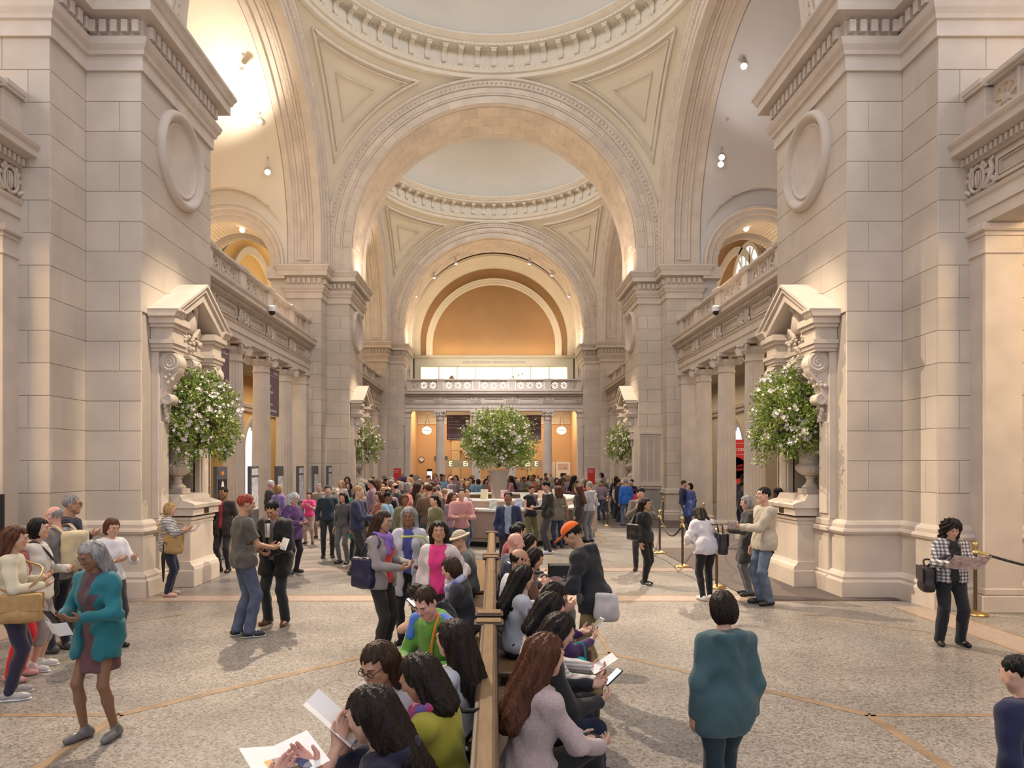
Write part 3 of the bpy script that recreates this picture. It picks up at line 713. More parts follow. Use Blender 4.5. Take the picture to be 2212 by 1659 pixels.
# ------------------------------------------------------------------ north end: lunette, display case, lobby
pl = lambda u, a, z: (u, 47.2 - a, z)
am = MB(); arch_sweep(am, [(5.2, -1.45), (5.22, -1.2), (5.30, -1.15), (5.40, -1.0), (5.45, -.95), (5.55, -.6), (5.60, -.5), (5.62, -.1), (5.66, .1), (5.82, .1)], ZC - .15, 7.1, pl, 64)
lar = am.build('trim_%d' % tn, PLAST, smooth=35); tag(lar, kind='structure'); tn += 1
ornament(lar, pl, 5.58, -.45, 110, .05)
lw = MB().box(-6.6, 6.6, 48.6, 49.0, 7.1, 18.5).build('wall_lunette', OCHRE); tag(lw, kind='structure')
pl3 = lambda u, a, z: (u, 48.6 - a, z)
am = MB(); arch_sweep(am, [(4.36, -.01), (4.36, .06), (4.42, .12), (4.58, .12), (4.60, .17), (4.74, .17), (4.78, .22), (4.82, .2), (4.82, -.01)], 10.62, 7.1, pl3, 64); am.build('wall_arch_band', PLAST, lw, smooth=35)
slab = MB().box(-6.8, 6.8, 45.6, 58, 6.95, 7.12).build('ceiling', PLAST); tag(slab, kind='structure')
fw = MB().box(-8, -5.8, 47.1, 58, 0, 7.1).box(5.8, 8, 47.1, 58, 0, 7.1).build('wall_side_lobby', ORANGE); tag(fw, kind='structure')
lob = MB().box(-7, 7, 52, 52.4, 0, 5.3).build('wall_lobby', ORANGE); tag(lob, kind='structure')
MB().box(-7, 7, 52, 52.4, 5.3, 7.0).build('upper_wall', PLAST, lob)
MB().box(-6, 6, 51.9, 52, 5.28, 5.36).box(-6, 6, 51.85, 52, 5.85, 5.93).build('wall_moulding', PLAST2, lob)
# daylit tracery window high on the side wall, seen through the arch over the balcony
wn = MB(); pl = lambda u, a, z: (13.2 - a, 35.4 + u, z)
arch_sweep(wn, [(1.75, 0), (1.75, .14), (1.85, .18), (2.0, .18), (2.05, .1), (2.05, 0)], 11.7, 9.4, pl, 28); wn.box(12.98, 13.2, 33.3, 37.5, 9.2, 9.42)
W1 = wn.build('window_1', PLAST2, smooth=40); tag(W1, kind='structure')
SKYG = mat('daylit_glass', (.8, .85, .9), .2, emit=(.86, .93, 1.0), estr=1.5)
pane = [(1.76 * math.cos(t), 11.7 + 1.76 * math.sin(t)) for t in np.linspace(0, math.pi, 17)] + [(-1.76, 9.4), (1.76, 9.4)]
MB().prism(pane, lambda u, v, a: (a, 35.4 + u, v), 13.10, 13.14).build('window_glass', SKYG, W1)
for u in (-.6, .6): MB().box(13.02, 13.12, 35.4 + u - .05, 35.4 + u + .05, 9.4, 13.3).build('mullion', PLAST2, W1)
for q in range(5):
    t = math.pi * (q + .5) / 5; MB().tube([(13.07, 35.4 + .5 * math.cos(t), 11.7 + .5 * math.sin(t)), (13.07, 35.4 + 1.75 * math.cos(t), 11.7 + 1.75 * math.sin(t))], .045, 6).build('tracery_bar', PLAST2, W1)
tm = MB(); arch_sweep(tm, [(.45, .06), (.45, .18), (.55, .18), (.55, .06)], 11.7, 11.6, pl, 18, closed=True); tm.box(13.02, 13.12, 33.65, 37.15, 11.62, 11.72); tm.build('tracery_ring', PLAST2, W1)
# ------------------------------------------------------------------ wall niches with pediments
def scroll(mb, x0, x1, y, z, r):
    """roll with its axis along x, spiral ridges on both ends"""
    n = 20; vs = [(x, y + r * math.cos(2 * math.pi * i / n), z + r * math.sin(2 * math.pi * i / n)) for x in (x0, x1) for i in range(n)]
    mb.add(vs, [list(range(n)), list(range(n, 2 * n))] + [(i, (i + 1) % n, n + (i + 1) % n, n + i) for i in range(n)])
    for x in (x0, x1):
        pts = []
        for i in range(28):
            t = i / 27; a = math.pi / 2 + t * 4.8 * math.pi; rr = r * .92 * (1 - .88 * t); pts.append((x, y + rr * math.cos(a), z + rr * math.sin(a)))
        mb.tube(pts, [r * .13 * (1 - .5 * i / 27) for i in range(28)], 6)
def make_niche():
    e = empty('wall_niche'); b = lambda mb, nm, mm=STONE2, par=e, sm=None: mb.build(nm, mm, par, smooth=sm)
    m = MB()
    for s in (-1, 1): m.box(s * .64, s * 1.02, -.10, .03, 1.27, 4.16, .006).box(s * .70, s * .98, -.13, -.08, 1.35, 2.95, .01)
    n = 24
    for i in range(n):
        x0, x1 = -.66 + 1.32 * i / n, -.66 + 1.32 * (i + 1) / n; xm = min(abs(x0), abs(x1)); m.box(x0, x1, -.10, .03, 3.2 + math.sqrt(max(0, .4096 - xm * xm)) if xm < .64 else 3.2, 4.16)
    b(m, 'surround')
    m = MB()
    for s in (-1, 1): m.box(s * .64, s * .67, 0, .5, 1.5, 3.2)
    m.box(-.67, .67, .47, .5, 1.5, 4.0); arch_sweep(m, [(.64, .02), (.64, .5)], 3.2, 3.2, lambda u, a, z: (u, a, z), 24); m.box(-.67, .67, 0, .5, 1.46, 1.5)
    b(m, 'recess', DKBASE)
    m = MB(); arch_sweep(m, [(.62, .0), (.62, -.13), (.66, -.15), (.70, -.12), (.76, -.14), (.82, -.17), (.84, -.10), (.84, 0)], 3.2, 2.95, lambda u, a, z: (u, a, z), 28); b(m, 'arch_moulding', sm=40)
    for s in (-1, 1):
        m = MB(); x0, x1 = s * .84 - .13, s * .84 + .13
        scroll(m, x0, x1, -.27, 3.98, .18)
        body = [(-.10, 4.16), (-.40, 4.14), (-.44, 3.95), (-.40, 3.80), (-.30, 3.66), (-.22, 3.52), (-.19, 3.40), (-.24, 3.30), (-.10, 3.24)]
        m.prism(body, lambda u, v, a: (a, u, v), x0 + .02, x1 - .02)
        scroll(m, x0 + .01, x1 - .01, -.21, 3.34, .10)
        c = b(m, 'scroll_bracket', sm=40)
        g = MB()
        for i in range(26): g.sphere((s * .84 + random.uniform(-.13, .13), -.30 + random.uniform(-.05, .1) + .08 * (i / 26), 3.78 - .24 * (i / 26)), random.uniform(.03, .05), 6, 4)
        for i in range(12): g.sphere((s * .84 + random.uniform(-.09, .09) * (1 - i / 14), -.17, 3.22 - .022 * i), .035, 6, 4)
        tag(b(g, 'carved_garland', STONE2, c), kind='stuff')
        m = MB(); X0, X1 = s * .84 - .21, s * .84 + .21
        for z0, z1, o in ((4.16, 4.22, 0), (4.22, 4.29, .025), (4.29, 4.36, .055)): m.box(X0 - o, X1 + o, -.36 - o, .02, z0, z1)
        m.box(X0, X1, -.36, .02, 4.36, 4.58); m.box(X0 - .05, X1 + .05, -.41, .02, 4.57, 4.63)
        m.box(X0 - .09, X1 + .09, -.45, .02, 4.63, 4.75, .006)
        b(m, 'entablature_block')
        m = MB(); xa, xb = sorted((s * .55, s * 1.13)); m.prism([(0, 4.74), (-.46, 4.74), (-.49, 4.80), (-.53, 4.84), (-.53, 4.87), (0, 4.87)], lambda u, v, a: (a, u, v), s * .84 + s * .03, s * 1.2)
        b(m, 'cornice_return')
    m = MB()
    for z0, z1, o in ((4.16, 4.22, 0), (4.22, 4.29, .025), (4.29, 4.36, .055)): m.box(-.63, .63, -.13 - o, .02, z0, z1)
    m.box(-.63, .63, -.12, .02, 4.36, 4.75); m.box(-1.0, 1.0, -.06, .02, 4.6, 4.95); m.box(-.5, .5, -.06, .02, 4.9, 5.3)
    b(m, 'frieze')
    m = MB()
    P = [(-1.16, 4.80), (0, 5.50), (1.16, 4.80), (1.06, 4.66), (0, 5.26), (-1.06, 4.66)]
    m.prism(P, lambda u, v, a: (u, a, v), .02, -.44)
    m.prism([(-1.19, 4.83), (0, 5.545), (1.19, 4.83), (1.14, 4.76), (0, 5.44), (-1.14, 4.76)], lambda u, v, a: (u, a, v), .02, -.49)
    m.prism([(-1.21, 4.86), (0, 5.585), (1.21, 4.86), (1.19, 4.82), (0, 5.535), (-1.19, 4.82)], lambda u, v, a: (u, a, v), .02, -.53)
    b(m, 'pediment')
    m = MB(); m.sphere((0, -.2, 4.86), (.17, .09, .22), 16, 10); m.tube([(-.05, -.22, 5.06), (-.13, -.24, 5.14), (-.03, -.26, 5.2), (.09, -.25, 5.13), (.2, -.2, 5.0), (.26, -.16, 4.8), (.2, -.16, 4.6)], [.03, .05, .06, .06, .05, .05, .02], 8)
    m.tube([(-.05, -.2, 5.1), (-.2, -.18, 5.0), (-.26, -.16, 4.8), (-.18, -.16, 4.62)], [.04, .05, .05, .02], 8)
    for s in (-1, 1):
        for q in range(5): m.tube([(s * .1, -.16, 4.6), (s * (.25 + .03 * q), -.2, 4.66 + .035 * q), (s * (.42 + .03 * q), -.16, 4.60 + .035 * q - .01 * q)], [.03, .032, .012], 6)
    b(m, 'carved_shield', sm=60)
    m = MB()
    for i in range(44):
        t = random.random(); x = random.uniform(-.42, .42) * (1 - .1 * t); z = 4.60 - random.uniform(0, .12) - max(0, .26 - abs(x) * .9) * random.random(); m.sphere((x, -.19 + random.uniform(-.04, .03), z), random.uniform(.025, .05), 6, 4)
    tag(b(m, 'carved_fruit', sm=60), kind='stuff')
    m = MB(); scroll(m, -.15, .15, -.24, 4.06, .11); m.prism([(-.10, 4.16), (-.30, 4.1), (-.28, 3.98), (-.20, 3.88), (-.15, 3.72), (-.06, 3.72)], lambda u, v, a: (a, u, v), -.11, .11)
    for i in range(3): m.box(-.17 + .01 * i, .17 - .01 * i, -.30 + .03 * i, -.05, 4.16 + .03 * i, 4.185 + .03 * i)
    b(m, 'keystone', sm=40)
    m = MB().box(-1.02, 1.02, -.16, .03, 0, .30, .01).box(-1.0, 1.0, -.11, .03, .30, 1.05, .006).box(-1.04, 1.04, -.16, .03, 1.05, 1.14, .015).box(-1.02, 1.02, -.12, .03, 1.14, 1.27, .02); b(m, 'dado')
    m = MB().box(-.58, .58, -.52, .02, 0, .30, .01).prism([(0, .30), (-.52, .30), (-.50, .37), (-.46, .40), (-.43, .46), (0, .46)], lambda u, v, a: (a, u, v), -.55, .55).box(-.50, .50, -.42, .02, .44, 1.22, .008).box(-.51, .51, -.43, .02, 1.13, 1.17).box(-.52, .52, -.45, .02, 1.20, 1.25).box(-.57, .57, -.50, .02, 1.28, 1.42, .006)
    m.prism([(.4, 1.42), (-.54, 1.42), (-.55, 1.48), (-.52, 1.50), (-.40, 1.54), (-.33, 1.56), (-.30, 1.62), (-.28, 1.66), (.4, 1.66)], lambda u, v, a: (a, u, v), -.60, .60)
    p = b(m, 'pedestal'); MB().box(-.1, .1, -.505, -.49, 1.30, 1.40).build('bronze_plaque', DKBRASS, p)
    return e
def make_urn():
    e = empty('stone_urn')
    MB().box(-.17, .17, -.17, .17, 1.66, 1.76, .008).build('plinth', STONE2, e)
    MB().lathe([(.15, 1.76), (.155, 1.79), (.12, 1.82), (.085, 1.86), (.07, 1.92), (.08, 1.95), (.10, 1.96), (.10, 1.98), (.07, 2.0)], n=24).build('foot', STONE2, e, smooth=50)
    m = MB(); n = 72; prof = [(.05, 1.99), (.12, 2.0), (.20, 2.05), (.255, 2.12), (.265, 2.17), (.24, 2.20), (.20, 2.22), (.195, 2.35), (.215, 2.48), (.25, 2.55), (.28, 2.58), (.28, 2.60), (.24, 2.60), (.18, 2.5)]; vs = []
    for i in range(n):
        a = 2 * math.pi * i / n
        for (r, z) in prof: rr = r * (1 + .05 * abs(math.sin(a * 9)) * (1 if z < 2.16 else 0)); vs.append((rr * math.cos(a), rr * math.sin(a), z))
    k = len(prof); fs = [(i * k + j, ((i + 1) % n) * k + j, ((i + 1) % n) * k + j + 1, i * k + j + 1) for i in range(n) for j in range(k - 1)]
    m.add(vs, fs).build('bowl', STONE2, e, smooth=60); return e
LEAFM = mat('green_leaf', (.12, .21, .035), .5, noise=.55, nscale=3, col2=(.34, .40, .09), coord='World')
PETALM = mat('white_blossom', (.78, .70, .66), .6, noise=.12, nscale=5, coord='World')
TWIG = mat('twig', (.12, .085, .05), .8)
def flowers(name, rad, tips, seed, leafn, top=0.0, base=(0, 0, -.6)):
    """flower arrangement around the origin: twigs to branch tips, a leaf spray and some blossom heads at each tip"""
    r = np.random.default_rng(seed); e = empty(name); st = MB(); LV = []; LF = []; PV = []; PF = []
    for i in range(tips):
        z = 1 - 1.75 * (i + .5) / tips; a = i * 2.39996 + r.uniform(-.3, .3); q = math.sqrt(max(0, 1 - z * z))
        k = r.uniform(.50, 1.0) if r.random() < .7 else r.uniform(.9, 1.14)
        if z > .55 and top: k *= 1 + top * (z - .55) * r.uniform(.3, 1.2)
        d = np.array([q * math.cos(a), q * math.sin(a), z]); p = d * np.array(rad) * k
        if i % 3 == 0: st.tube([base, tuple(np.array(base) * .4 + p * .4 + np.array([0, 0, .15])), tuple(p)], [.012, .008, .004], 4, False)
        n = leafn
        c = p + r.normal(0, .085, (n, 3)) * (np.array(rad) / max(rad)) * 1.0 * (rad[0] / .64) ** .6
        for j in range(n):
            L = r.uniform(.05, .10) * (1.2 if rad[0] > .9 else 1); dr = d * .8 + r.normal(0, .75, 3); dr /= np.linalg.norm(dr) + 1e-6; w_ = np.cross(dr, r.normal(0, 1, 3)); w_ /= np.linalg.norm(w_) + 1e-6; W = L * .24
            nn = np.cross(dr, w_) * W * .35; o = len(LV); LV += [c[j], c[j] + dr * L * .5 + w_ * W + nn, c[j] + dr * L, c[j] + dr * L * .5 - w_ * W + nn, c[j] + dr * L * .45]; LF += [(o, o + 1, o + 2, o + 4), (o, o + 4, o + 2, o + 3)]
        if r.random() < .62:
            for h in range(r.integers(5, 13)):
                hc = p * 1.07 + d * .045 + r.normal(0, .05, 3) * (rad[0] / .64) ** .5; R_ = r.uniform(.030, .046) * (1.25 if rad[0] > .9 else 1); fd = d + r.normal(0, .5, 3); fd /= np.linalg.norm(fd); u = np.cross(fd, [.3, .2, .93]); u /= np.linalg.norm(u); v = np.cross(fd, u); o = len(PV); PV.append(hc)
                for t in range(10): aa = t * math.pi / 5; rr = R_ * (1 if t % 2 else .55); PV.append(hc + (u * math.cos(aa) + v * math.sin(aa)) * rr + fd * R_ * (.5 if t % 2 else .2))
                for t in range(10): PF.append((o, o + 1 + t, o + 1 + (t + 1) % 10))
    st.build('twigs', TWIG, e); m = MB(); m.add(LV, LF); tag(m.build('foliage', LEAFM, e), kind='stuff'); m = MB(); m.add(PV, PF); tag(m.build('blossoms', PETALM, e), kind='stuff')
    return e
n0 = make_niche(); u0 = make_urn(); cnt = 0
NW = {(0, -1): 'beside the striped-shirt woman', (0, 1): 'behind the man in the beige jacket', (1, -1): 'on the far pier below the red banner', (1, 1): 'on the far pier next to the stone tablet'}
for k in (0, 1):
    for s in (-1, 1):
        m = B0 + k * PITCH + PT / 2; a = R(90) * -s
        put(n0, (s * XP, m, 0), a, 'carved stone niche with triangular pediment ' + NW[k, s], 'niche', copy=cnt > 0)
        put(u0, (s * (XP + .0), m - .1, 0), a, 'pale stone urn on the niche pedestal ' + NW[k, s], 'urn', copy=cnt > 0); cnt += 1
        f = flowers('flower_arrangement', (.56, .60, .86), 150 if k == 0 else 90, 11 + 3 * k + s, 46 if k == 0 else 36, .1); f.location = (s * 5.42, m - .12, 2.98)
        tag(f, 'white blossoms in the niche urn ' + NW[k, s], 'flowers')
# ------------------------------------------------------------------ information desk with the big flower arrangement
DX, DY = .15, 21.05
DESKP = mat('desk_panel', (.42, .33, .26), .3, .3, noise=.15, nscale=2)
DESKT = mat('desk_top', (.78, .74, .70), .3)
desk = empty('information_desk', (DX, DY, 0)); tag(desk, 'octagonal information desk with pale counter under the large central flowers', 'desk')
RD = 2.75
for i in range(8):
    a = 2 * math.pi * (i + .5) / 8; w2 = RD * math.tan(math.pi / 8)
    MB().box(-w2, w2, -.06, .06, .14, .96, .006).box(-w2 + .1, w2 - .1, -.085, -.05, .24, .86, .01).build('front_panel', DESKP, desk, (RD * math.cos(a), RD * math.sin(a), 0), (0, 0, a + math.pi / 2))
oc = lambda r: [(r * math.cos(2 * math.pi * i / 8), r * math.sin(2 * math.pi * i / 8)) for i in range(8)]
def octring(mb, r0, r1, z0, z1):
    A, B = oc(r0), oc(r1); vs = [(x, y, z) for z in (z0, z1) for (x, y) in A + B]; fs = []
    for i in range(8): j = (i + 1) % 8; fs += [(i, 8 + i, 8 + j, j), (16 + i, 16 + j, 24 + j, 24 + i), (8 + i, 24 + i, 24 + j, 8 + j), (i, j, 16 + j, 16 + i)]
    return mb.add(vs, fs)
k8 = 1 / math.cos(math.pi / 8)
octring(MB(), (RD - .08) * k8, (RD - .02) * k8, 0, .14).build('base_plinth', BLACK, desk)
octring(MB(), (RD - .55) * k8, (RD + .12) * k8, .96, 1.02).build('counter_top', DESKT, desk)
octring(MB(), (RD - .62) * k8, (RD - .50) * k8, 1.02, 1.20).build('riser', DESKP, desk); octring(MB(), (RD - .85) * k8, (RD - .42) * k8, 1.20, 1.25).build('upper_shelf', DESKT, desk)
MB().box(-.42, .42, -.42, .42, 0, 1.1, .01).build('centre_pillar', STONE2, desk)
pot = MB().lathe([(.20, 1.1), (.22, 1.12), (.215, 1.2), (.27, 1.8), (.33, 2.02), (.33, 2.05), (.30, 2.05), (.26, 1.9)], n=32).build('planter', STONE2, None, (DX, DY, 0), smooth=50); tag(pot, 'pale tapered planter under the large flowers on the information desk', 'planter')
f = flowers('flower_arrangement', (.98, .95, .84), 230, 5, 50, .45, (0, 0, -.75)); f.location = (DX, DY, 2.86); tag(f, 'large round bouquet of white blossoms rising above the information desk', 'flowers')
bc = [(.6, .1, .08), (.1, .2, .5), (.7, .68, .62), (.1, .4, .45), (.65, .3, .1), (.5, .5, .55), (.7, .6, .2), (.2, .3, .2)]
BN = ['red', 'dark blue', 'white', 'turquoise', 'orange', 'grey', 'yellow', 'green']
for i in range(16):
    a = R(-150 + 120 * (i + .5) / 16); rr = (RD - .15) if i % 2 else (RD - .63); zz = 1.021 if i % 2 else 1.251; hh = random.uniform(.16, .28)
    c = bc[i % 8]; x, y = DX + rr * math.cos(a) * 1.02, DY + rr * math.sin(a) * 1.02
    o = MB().box(-.1, .1, -.03, .03, 0, hh, .004).build('brochure_stand', mat('print_%d' % (i % 8), c, .5, noise=.5, nscale=14, col2=(.7, .68, .66)), None, (x, y, zz), (R(-8), 0, a + math.pi / 2))
    tag(o, '%s brochure stand on the %s of the information desk' % (BN[i % 8], ('upper shelf', 'counter edge')[i % 2] + (' by the planter' if i > 7 else '')), 'brochures', 'brochure stands on the information desk')
# ------------------------------------------------------------------ bench
def bench(y0, y1, label):
    e = empty('bench', (-.04, y0, 0)); L = y1 - y0; tag(e, label, 'bench')
    MB().box(-.035, .035, .06, L - .06, .12, .9).box(-.05, .05, .12, L - .12, .48, .86, .008).build('back_panel', WOODD, e)
    MB().box(-.038, .038, .08, L - .08, .90, .955, .006).build('top_rail', WOODL, e)
    for s in (-1, 1):
        MB().prism([(.036, .89), (.062, .89), (.064, .92), (.058, .945), (.044, .95), (.036, .95)], lambda u, v, a, s=s: (s * u, a, v), .08, L - .08).build('rail_moulding', WOODD, e)
        MB().box(s * .05, s * .52, .10, L - .10, .40, .45, .012).build('seat', WOODL, e)
        MB().box(s * .10, s * .48, .16, L - .16, .32, .40).build('seat_apron', WOODD, e)
        for t in (.3, L / 2, L - .3): MB().box(s * .36, s * .46, t - .05, t + .05, 0, .34, .006).build('leg', WOODD, e)
    for t in (.08, L - .08):
        p = MB().box(-.075, .075, t - .06, t + .06, 0, .93, .006).build('post', WOODD, e)
        MB().box(-.105, .105, t - .075, t + .075, .925, .94).box(-.118, .118, t - .088, t + .088, .94, .958, .006).build('post_cap', WOODD, p); MB().box(-.10, .10, t - .07, t + .07, .958, .972, .006).build('cap_top', WOODL, p)
        MB().box(-.09, .09, t - .075, t + .075, 0, .14, .008).build('post_foot', WOODD, p)
bench(.9, 5.50, 'long double-sided wooden bench, nearest of three in a row'); bench(5.66, 9.28, 'long double-sided wooden bench, middle one of three in a row'); bench(9.42, 12.7, 'long double-sided wooden bench, farthest of three in a row')
# ------------------------------------------------------------------ mats, stanchions, ropes
MATM = mat('dark_mat', (.12, .095, .085), .95, bump=.3, bscale=300)
tag(MB().box(4.2, 6.6, 11.05, 18.0, .0045, .014, .003).build('floor_mat', MATM), 'dark grey floor mat under the man in the beige jacket', 'mat')
tag(MB().box(4.1, 7.2, 23.9, 30, .0045, .014, .003).build('floor_mat', MATM), 'dark floor mat by the stone tablet beyond the first mat', 'mat')
def make_stanchion():
    e = empty('stanchion')
    MB().lathe([(.16, 0), (.165, .02), (.15, .04), (.08, .06), (.035, .075)], n=24).build('base', BRASS, e, smooth=50)
    MB().lathe([(.025, .07), (.025, .93)], n=14).build('pole', DKBRASS, e, smooth=60)
    MB().lathe([(.03, .90), (.045, .92), (.03, .94), (.028, .98), (.042, 1.0), (.042, 1.05), (.025, 1.07), (0, 1.075)], n=16).build('finial', BRASS, e, smooth=50); return e
S0 = make_stanchion()
ST = [(4.13, 17.0, 'behind the woman with the black tote bag'), (4.06, 14.7, 'between the tote-bag woman and the white-shirted woman'), (3.98, 12.2, 'behind the white-shirted woman with the black bag'), (4.06, 27.6, 'at the far corner of the far floor mat'), (4.1, 24.6, 'at the near corner of the far floor mat'), (6.2, 20.2, 'close to the second fluted column'), (6.0, 24.2, 'in front of the third fluted column'), (7.05, 10.0, 'behind the plaid-shirt woman')]
for i, (x, y, l) in enumerate(ST): put(S0, (x, y, 0), 0, 'brass stanchion post ' + l, 'stanchion', copy=i > 0)
ROPE = mat('black_rope', (.015, .014, .018), .6)
def rope(a, b, sag, label):
    a, b = Vector((*a, .94)), Vector((*b, .94)); pts = []
    for i in range(17): t = i / 16; p = a.lerp(b, t); p.z -= sag * 4 * t * (1 - t); pts.append(p)
    o = MB().tube(pts, .019, 8).build('barrier_rope', ROPE, smooth=60); MB().tube([pts[0], pts[1]], .023, 8).tube([pts[-2], pts[-1]], .023, 8).build('rope_end', BRASS, o); tag(o, label, 'rope')
g = lambda i: ST[i][:2]
rope(g(0), g(1), .38, 'black rope hanging between the first two stanchions by the tote-bag woman'); rope(g(1), g(2), .36, 'black rope hanging from the stanchion behind the white-shirted woman')
rope(g(4), g(3), .3, 'black rope along the edge of the far floor mat'); rope(g(0), g(6), .25, 'long dark rope stretched from the tote-bag woman towards the third column'); rope(g(5), g(1), .3, 'black rope running from the second column to the middle stanchion')
rope(g(7), (8.9, 8.0), .22, 'thick black rope leaving the stanchion behind the plaid-shirt woman')
# ------------------------------------------------------------------ banners and signs
def banner(name, wd, z0, z1, loc, rz, lines, label, foot=None, head=None):
    e = empty(name, loc, rz); tag(e, label, 'banner'); MB().box(0, wd, -.012, .012, z0, z1).build('cloth', PLUM, e)
    h = z1 - z0; rot = (R(90), 0, 0)
    MB().tube([(0, 0, z1), (wd, 0, z1)], .02, 8).build('hanging_rod', LAMPM, e)
    for x in (.12, wd - .12): MB().tube([(x, 0, z1), (x, 0, 5.82 if z1 < 5.5 else 6.96)], .006, 5).build('cable', LAMPM, e)
    if head:
        text('heading', head[0], h * .085, LETTER, e, (wd * .05, -.016, z1 - h * .12), rot); text('heading', head[1], h * .085, LETTER, e, (wd * .95, -.016, z1 - h * .12), rot, 'RIGHT')
        MB().box(wd * .05, wd * .95, -.015, -.012, z1 - h * .165, z1 - h * .16).build('heading_rule', LETTER, e)
    for i, t in enumerate(lines): text('lettering', t, h * .085, LETTER, e, (wd * .05, -.016, z1 - h * (.28 + i * .128)), rot)
    if foot: MB().box(0, wd, -.016, .016, z0, z0 + h * .11).build('foot_band', PLUMD, e); text('lettering', foot, h * .062, LETTER, e, (wd * .05, -.02, z0 + h * .03), rot)
banner('hanging_banner', 1.55, 3.88, 5.49, (-7.57, 17.95, 0), R(90), ['', 'Medieval', 'Sculptures and', 'Arts', 'Lehman Collection', 'Arms and Armor'], 'plum hanging banner between the first two columns beside the nearest niche flowers', 'straight ahead', ('', '1st Floor'))
banner('hanging_banner', 1.40, 3.88, 5.49, (-7.57, 22.6, 0), R(90), ['', 'Paintings', 'Photographs', 'Prints', 'Monuments', 'and Contemporary'], 'plum hanging banner between the third and fourth columns', None, ('', '2nd Floor'))
banner('hanging_banner', 1.60, 3.92, 5.62, (-3.25, 47.0, 0), 0, ['Ancient Egypt', 'The Costume Institute', 'American Wing'], 'plum banner reading Ancient Egypt at the end of the hall', 'The Grace Rainey Rogers Auditorium', ('North', '1st Floor'))
banner('hanging_banner', 1.62, 3.92, 5.62, (1.63, 47.0, 0), 0, ['China, India', 'Japan, Korea', 'Southeast Asia and South Asia'], 'plum banner reading Japan, Korea at the end of the hall', None, ('North', '2nd Floor'))
e = MB().box(0, 1.0, -.01, .01, 3.0, 6.95).build('red_banner', RED, None, (-8.75, 35.2, 0), (0, 0, R(60))); tag(e, 'plain red banner hanging beside the far niche', 'banner')
e = empty('welcome_sign', (8.40, 25.0, 0)); tag(e, 'tall red welcome sign with white circle behind the fluted columns', 'sign')
MB().box(-.05, 1.0, 0, .05, .9, 3.12).build('board', RED, e); MB().box(.0, .06, .05, .1, 0, 3.0).box(.88, .94, .05, .1, 0, 3.0).box(-.1, 1.05, -.1, .3, 0, .03).build('stand', BLACK, e); MB().box(0, .95, -.006, 0, 2.98, 2.995).box(0, .95, -.006, 0, 2.56, 2.575).build('white_rule', LETTER, e)
text('lettering', 'Welcome', .235, LETTER, e, (.47, -.006, 2.7), (R(90), 0, 0), 'CENTER')
MB().lathe([(.40, -.006), (.40, 0)], n=32).build('white_disc', LETTER, e, (.45, 0, 2.08), (R(90), 0, 0)); text('lettering', 'WE ARE\nMEMBERS', .13, RED, e, (.50, -.012, 2.1), (R(90), R(-10), 0), 'CENTER')
SLATE = mat('slate_panel', (.10, .10, .115), .5); PALEB = mat('pale_print', (.62, .63, .68), .5, noise=.4, nscale=7)
KD = [(16.1, 'first in the row, dark with white mummy shapes'), (18.3, 'second in the row, with a pale city photograph'), (20.5, 'third in the row, with a bluish print'), (22.7, 'fourth in the row, near the third column'), (24.6, 'fifth in the row, in front of the pier edge'), (26.7, 'sixth in the row, in front of the pier'), (29.0, 'last in the row, nearest the far niche')]
for i, (d, l) in enumerate(KD):
    e = empty('display_post', (-6.45, d, 0), R(90)); tag(e, 'slim upright display panel ' + l, 'display panel')
    MB().box(-.31, .31, -.045, .045, .25, 2.16, .006).build('frame', SLATE, e); MB().box(-.31, .31, -.2, .2, 0, .03).box(-.28, -.22, -.04, .04, .03, .26).box(.22, .28, -.04, .04, .03, .26).build('foot', SLATE, e)
    MB().box(-.25, .25, -.052, -.045, 1.0 if i else .7, 1.86).build('poster', PALEB if i else BLACK, e); MB().box(-.25, .25, -.052, -.045, 1.92, 2.1).build('title_strip', PALEB if i % 2 else SLATE, e)
    if i == 0:
        m = MB()
        for z in (1.62, 1.2, .88): m.sphere((0, -.055, z), (.09, .006, .2 if z > 1 else .12), 14, 10)
        m.build('white_figure', LETTER, e); MB().sphere((0, -.055, 2.0), (.09, .006, .05), 12, 8).build('orange_emblem', mat('orange_print', (.7, .25, .04), .5), e)
for x, nm in ((850, 'in front of the lobby wall with the clock'), (1269, 'beside the posters on the lobby wall')):
    p = px(x, 1040, 42); e = empty('ticket_sign', (p.x, 42, 0)); tag(e, 'small red express tickets sign ' + nm, 'sign')
    MB().box(0, .46, -.02, .02, 1.0, 1.98).build('board', RED, e); text('lettering', 'Express\nTickets', .1, LETTER, e, (.03, -.024, 1.82), (R(90), 0, 0)); MB().box(.2, .26, -.02, .02, .03, 1.0).box(.0, .46, -.15, .15, 0, .03).build('post', BLACK, e)
e = empty('framed_sign', (-7.80, 9.75, 0)); tag(e, 'blue poster in a dark frame standing at the photo edge', 'sign')
MB().box(0, .78, 0, .05, .35, 1.78, .005).box(.1, .68, -.1, .2, 0, .04).box(.35, .43, 0, .05, .04, .36).build('frame', BLACK, e); MB().box(.05, .73, -.008, 0, .42, 1.72).build('grey_mount', SLATE, e); MB().box(.1, .68, -.014, -.008, .5, 1.6).build('poster', mat('blue_print', (.03, .16, .42), .5), e)
